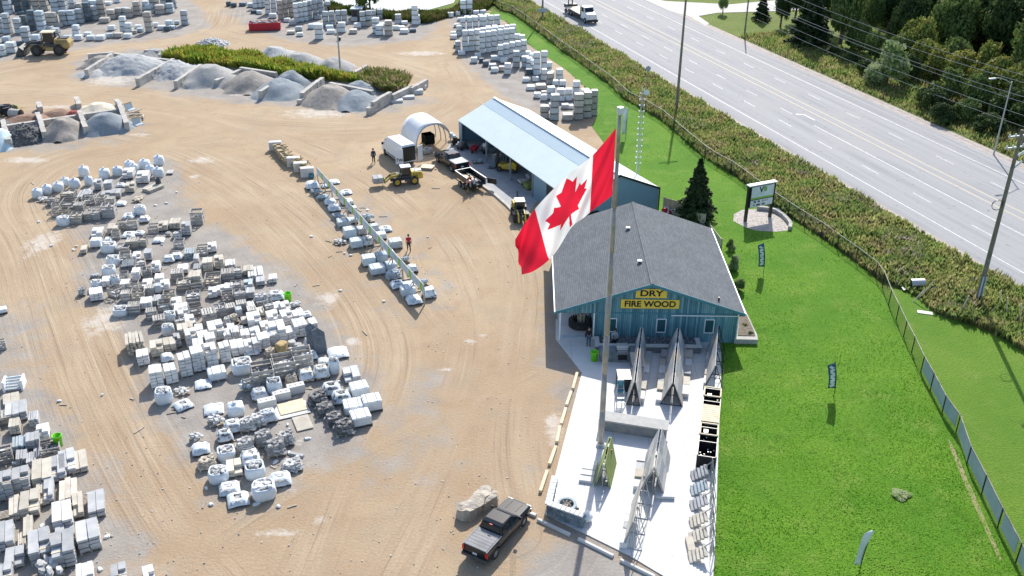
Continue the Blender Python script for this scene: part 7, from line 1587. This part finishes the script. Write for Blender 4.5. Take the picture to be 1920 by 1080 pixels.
for k in range(4): b.box(0,.15+.15*k,.3+.3*k,.5,.1,.03)
part('ladder_frame',b,M['steel'],t); b=MB(); b.box(0,.55,1.1,.5,.5,.06); b.box(0,.8,1.5,.5,.08,.5); part('seat_cloth',b,M['tealtrim'],t); b=MB(); b.box(0,.82,1.8,.45,.1,.12); part('headrest',b,M['W_w'],t)
b=MB(); b.box(0,0,.55,1.0,1.4,1.1); b.m(1)
for k in range(6): b.box(0,-.71,.15+.16*k,.9,.02,.05)
small('black_cabinet',b,[M['black'],M['darkgrey']],(G(1170,735)[0],G(1170,735)[1]+.6,Z0),0,'black slatted cabinet below the cream countertop','cabinet')
# fire pit corner seat wall
t=thing('fire_pit_corner','corner seat wall of blue-grey blocks around a paver fire pit','fire pit',(0,0,0)); A0,A1,A2=G(1027,966),G(1094,990),G(1040,912)
b=MB()
def blk(p,q,n,h,rows=3,w_=.35):
    d=q-p; az=math.atan2(d[1],d[0])
    for k in range(rows):
        for i in range(n):
            u=(i+.5+(.5 if k%2 else 0)*.6)/n
            if u>1: continue
            v_=p+d*u; b.box(v_[0],v_[1],Z0+h*(k+.5)/rows,d.length/n*.94,w_,h/rows*.94,az)
blk(A0,A1,8,.85,4); blk(A0+Vector((.1,.1,0)),A2,8,.7,4); part('block_wall',b,mat('seat_wall_block',(.12,.16,.19),.85,(.22,.27,.30),2,isl=.25),t)
b=MB(); d=A1-A0; az=math.atan2(d[1],d[0])
for i in range(8): v_=A0+d*((i+.5)/8); b.box(v_[0],v_[1],Z0+.9,d.length/8*.93,.45,.09,az)
d=A2-A0; az=math.atan2(d[1],d[0])
for i in range(8): v_=A0+d*((i+.5)/8); b.box(v_[0],v_[1],Z0+.76,d.length/8*.93,.42,.09,az)
part('cap_stone',b,M['S_w'],t,bv=.02); fc=G(1062,957)
b=MB(); pv=[A0,A1,G(1085,965),G(1064,935),A2]; b.prism([(q[0],q[1]) for q in pv],Z0,Z0+.12); part('paver_floor',b,M['W_w'],t)
b=MB(); b.lathe([(.62,.1),(.62,.5),(.45,.5),(.45,.2),(0,.2)],18,fc[0],fc[1],Z0); part('fire_ring',b,M['S_t'],t); b=MB(); 
for k in range(6): b.tube((fc[0]+.3*math.cos(k),fc[1]+.3*math.sin(k),.3),(fc[0]-.3*math.cos(k+.5),fc[1]-.3*math.sin(k+.5),.6),.05,n=6)
part('fire_log',b,M['wood'],t); b=MB(); q0,q1=G(1066,945),G(1083,962); b.tube((q0[0],q0[1],.3),(q1[0],q1[1],.3),.12,n=6); part('side_bench',b,M['darkgrey'],t)
b=MB(); b.lathe([(.2,0),(.38,.08),(.44,.28),(.36,.5),(.0,.56)],18); o=link('stone_stool',b.mesh('stone_stool',M['W_w'],True),None,(G(1098,976)[0],G(1098,976)[1],Z0)); tag(o,'round white stone stool beside the fire pit corner','stool')
# kerbs
for i,(p0,p1) in enumerate(((( 1008,976),(1069,1005)),((1084,1012),(1150,1045)),((1163,1052),(1228,1084)))):
    a,c=G(*p0),G(*p1); d=c-a; b=MB(); b.box(d.length/2,0,.09,d.length,.24,.18,ty=.7); small('parking_stop',b,M['concrete_l'],tuple(a),math.atan2(d[1],d[0]),['first','second','third'][i]+' pale concrete parking stop from the pickup along the pad edge','parking stop','concrete parking stops',.03)
a,c=G(988,962),G(1005,969); d=c-a; b=MB(); b.box(d.length/2,0,.09,d.length,.24,.18); small('parking_stop',b,M['concrete_l'],tuple(a),math.atan2(d[1],d[0]),'concrete parking stop half hidden by the pickup nose','parking stop','concrete parking stops',.03)
for i,(p0,p1) in enumerate((((1082,702),(1074,732)),((1071,737),(1062,763)),((1061,768),(1052,798)),((1050,802),(1044,832)),((1042,840),(1030,874)),((1026,886),(1013,925)))):
    a,c=G(*p0),G(*p1); d=c-a; b=MB(); b.box(d.length/2,0,.12,d.length,.22,.22); small('timber_kerb',b,M['paleboard'],tuple(a),math.atan2(d[1],d[0]),ordw(i)+' pale timber kerb from the store along the pad edge','kerb','timber kerbs',.02)
for i,(p0,p1) in enumerate((((905,350),(925,364)),((925,364),(950,386)),((950,386),(962,398)))):
    a,c=G(*p0),G(*p1); d=c-a; b=MB(); b.box(d.length/2,0,.1,d.length,.3,.2); small('apron_kerb',b,M['S_b'],tuple(a),math.atan2(d[1],d[0]),ordw(i)+' buff kerb length along the shed apron, from the trailer','kerb','buff kerbs of the shed apron')
# stakes and culvert end in the ditch
for i,(p0,ln,lx) in enumerate((((1797,592),1.9,.5),((1876,578),1.7,-.3),((1887,594),1.8,-.3),((1912,610),2.0,-.3),((1712,566),1.2,.8),((1722,560),1.6,1.0))):
    g_=G(*p0); b=MB(); b.tube((0,0,0),(lx,.1,ln),.05,n=6); small('marker_stake',b,M['paleboard'],tuple(g_),0,['pale stake left of the utility pole foot','first of three upright stakes right of the pole','second of three upright stakes right of the pole','third of three upright stakes right of the pole','short stake at the culvert mouth','long slanting stake over the culvert'][i],'stake','pale stakes in the ditch')
b=MB(); b.tube((-.8,0,.5),(.4,0,.55),.42,n=16,cap=False); b.add([(-.8,-.4,.1),(-1.6,-.7,.2),(-1.6,.7,.2),(-.8,.4,.1)],[(0,1,2,3)]); small('culvert_end',b,M['steel'],at(1722,541),0,'flared metal culvert end in the ditch near the fence corner','pipe')
b=MB(); b.box(0,0,.05,1.2,.5,.06); small('flat_stone',b,M['S_w'],at(1734,587),-.3,'pale flat stone on the grass strip by the ditch','stone')
# ---------------- sign row in the yard ----------------
pa,pb=G(597,345),G(797,573); d=pb-pa; Lr=d.length; n=12; az=math.atan2(d[1],d[0]); M['signw']=mat('sign_face',(.52,.58,.61),.6,(.66,.68,.68),.8)
for i in range(n):
    q=pa+d*(i/n); Lw=Lr/n; t=thing('sign_panel_bay','%s white sign panel bay of the long row from the far end'%ordw(i),'sign',(q[0],q[1],0),az,'white sign panels of the long row')
    b=MB(); b.box(0,0,1.05,.1,.1,2.1); b.box(Lw-.12,0,1.0,.1,.1,2.0) if i==n-1 else None; b.tube((0,.0,1.2),(.0,.8,.03),.04,n=5); b.tube((0,0,1.2),(0,-.8,.03),.04,n=5); b.box(0,0,.05,.1,1.6,.08); part('post',b,M['wood'],t)
    b=MB(); b.box(Lw/2,-.06,1.65,Lw*.97,.04,.85); pn=part('panel',b,M['signw'],t); b=MB(); b.box(Lw*.8,-.09,1.65,.5,.02,.78); part('green_patch',b,mat('green_patch',(.30,.52,.06),.6) if i==0 else bpy.data.materials['green_patch'],pn)
    b=MB(); b.box(Lw*.35,-.085,1.75,Lw*.4,.01,.12); b.box(Lw*.35,-.085,1.5,Lw*.3,.01,.08); part('printed_lines',b,M['S_t'],pn)
blocks=((522,291,14),(552,305,16),(566,317,18),(579,332,20))
for i,(px,py,w_) in enumerate(((517,283,16),(551,313,17),(564,323,18),(577,333,22))):
    g_=G(px,py); b=MB(); b.box(0,.35,.55,1.5,.75,1.1); small('concrete_divider',b,M['concrete_l'],(g_[0],g_[1],0),.18,ordw(i)+' concrete divider block from the far end of the firewood bins','block','dividers of the firewood bins',.05)
for i,(p0,p1) in enumerate((((523,284),(545,310)),((555,308),(560,315)),((569,318),(574,326)))):
    a,c=G(*p0),G(*p1); d=c-a; b=MB(); r=random.Random(i); Lq=d.length
    for k in range(int(Lq*40)): 
        b.box(r.uniform(0,Lq),r.uniform(-.6,.6),r.uniform(.15,1.05),.45,.14,.13,r.uniform(-.5,.5)+1.57,rx=r.uniform(-.3,.3))
    b.box(Lq/2,0,.45,Lq,1.2,.85); small('firewood_stack',b,mat('split_firewood',(.34,.25,.13),.9,(.52,.44,.30),3,isl=.35) if i==0 else bpy.data.materials['split_firewood'],tuple(a),math.atan2(d[1],d[0]),ordw(i)+' split firewood stack from the far end of the bins','firewood','firewood stacks in the bins')
b=MB(); b.lathe([(.25,.1),(.3,.3),(.25,.5)],14); b.box(.1,0,.35,.5,.12,.5); small('blue_hose_reel',b,M['tealtrim'],at(584,334),0,'blue hose reel in front of the nearest bin divider','reel')
# loose stones over the yard
rr=random.Random(55)
b=MB()
for k in range(900):
    x,y=rr.uniform(-300,1000),rr.uniform(240,1100); g_=G(x,y)
    if not(-60<g_[0]<1.8): continue
    s=rr.uniform(.04,.11); b.rock(g_[0],g_[1],s*.3,s*1.3,s,s*.7,rr)
o=link('loose_stones',b.mesh('loose_stones',M['R_w'])); tag(o,'small loose stones scattered over the dirt yard','stone',kind='stuff')

b=MB(); rr=random.Random(77)
for k in range(150):
    x,y=rr.choice([(rr.uniform(60,350),rr.uniform(340,480)),(rr.uniform(170,560),rr.uniform(480,620)),(rr.uniform(230,700),rr.uniform(620,840)),(rr.uniform(370,560),rr.uniform(840,960)),(rr.uniform(0,210),rr.uniform(740,1080)),(rr.uniform(580,830),rr.uniform(350,575))]); g_=G(x,y)
    if rr.random()<.5: b.m(0).box(g_[0],g_[1],.04,rr.uniform(.3,.9),.10,.05,rr.uniform(0,3.1))
    else: b.m(1).rock(g_[0],g_[1],.06,rr.uniform(.2,.6),rr.uniform(.2,.4),.16,rr)
o=link('yard_debris',b.mesh('yard_debris',[M['wood'],M['W_w']])); tag(o,'broken pallet boards and torn wrap lying between the stone pallets','debris',kind='stuff')
# every loose piece that is a part of its own becomes its own object
def autosplit(names):
    for o in [q for q in bpy.data.objects if q.type=='MESH' and q.parent and q.name.split('.')[0] in names]:
        me=o.data
        if me.users>1: continue
        bm=bmesh.new(); bm.from_mesh(me); bm.verts.ensure_lookup_table(); seen=set(); comps=[]
        for v in bm.verts:
            if v in seen: continue
            st_=[v]; seen.add(v); c=[]
            while st_:
                q=st_.pop(); c.append(q.index)
                for e in q.link_edges:
                    w_=e.other_vert(q)
                    if w_ not in seen: seen.add(w_); st_.append(w_)
            comps.append(set(c))
        if 1<len(comps)<=24:
            for c in comps[1:]:
                b2=bmesh.new(); b2.from_mesh(me); b2.verts.ensure_lookup_table(); bmesh.ops.delete(b2,geom=[v for v in b2.verts if v.index not in c],context='VERTS'); m2=bpy.data.meshes.new(me.name); b2.to_mesh(m2); b2.free()
                for q in me.materials: m2.materials.append(q)
                n=o.copy(); n.data=m2; n.name=o.name.split('.')[0]; COL.objects.link(n)
            b2=bmesh.new(); b2.from_mesh(me); b2.verts.ensure_lookup_table(); bmesh.ops.delete(b2,geom=[v for v in b2.verts if v.index not in comps[0]],context='VERTS'); b2.to_mesh(me); b2.free()
        bm.free()
autosplit({'end_wall','gutter','fascia_board','side_wall','timber_lid','stone_panel','side_cheek','corner_post','lifting_stud','handle','mast_leg','post','insulator','crossarm','fuse_arm','fuse_bracket','cable_guard','lift_arm','fork','bed_rail','side_strip','deck_edge','top_rail','inner_frame','counter_top','coping','front_wall','back_wall','grey_top','sample_chips','hood_ridge','window_glass','log','fire_log','stone_base','arch_hoop','printed_marks'})
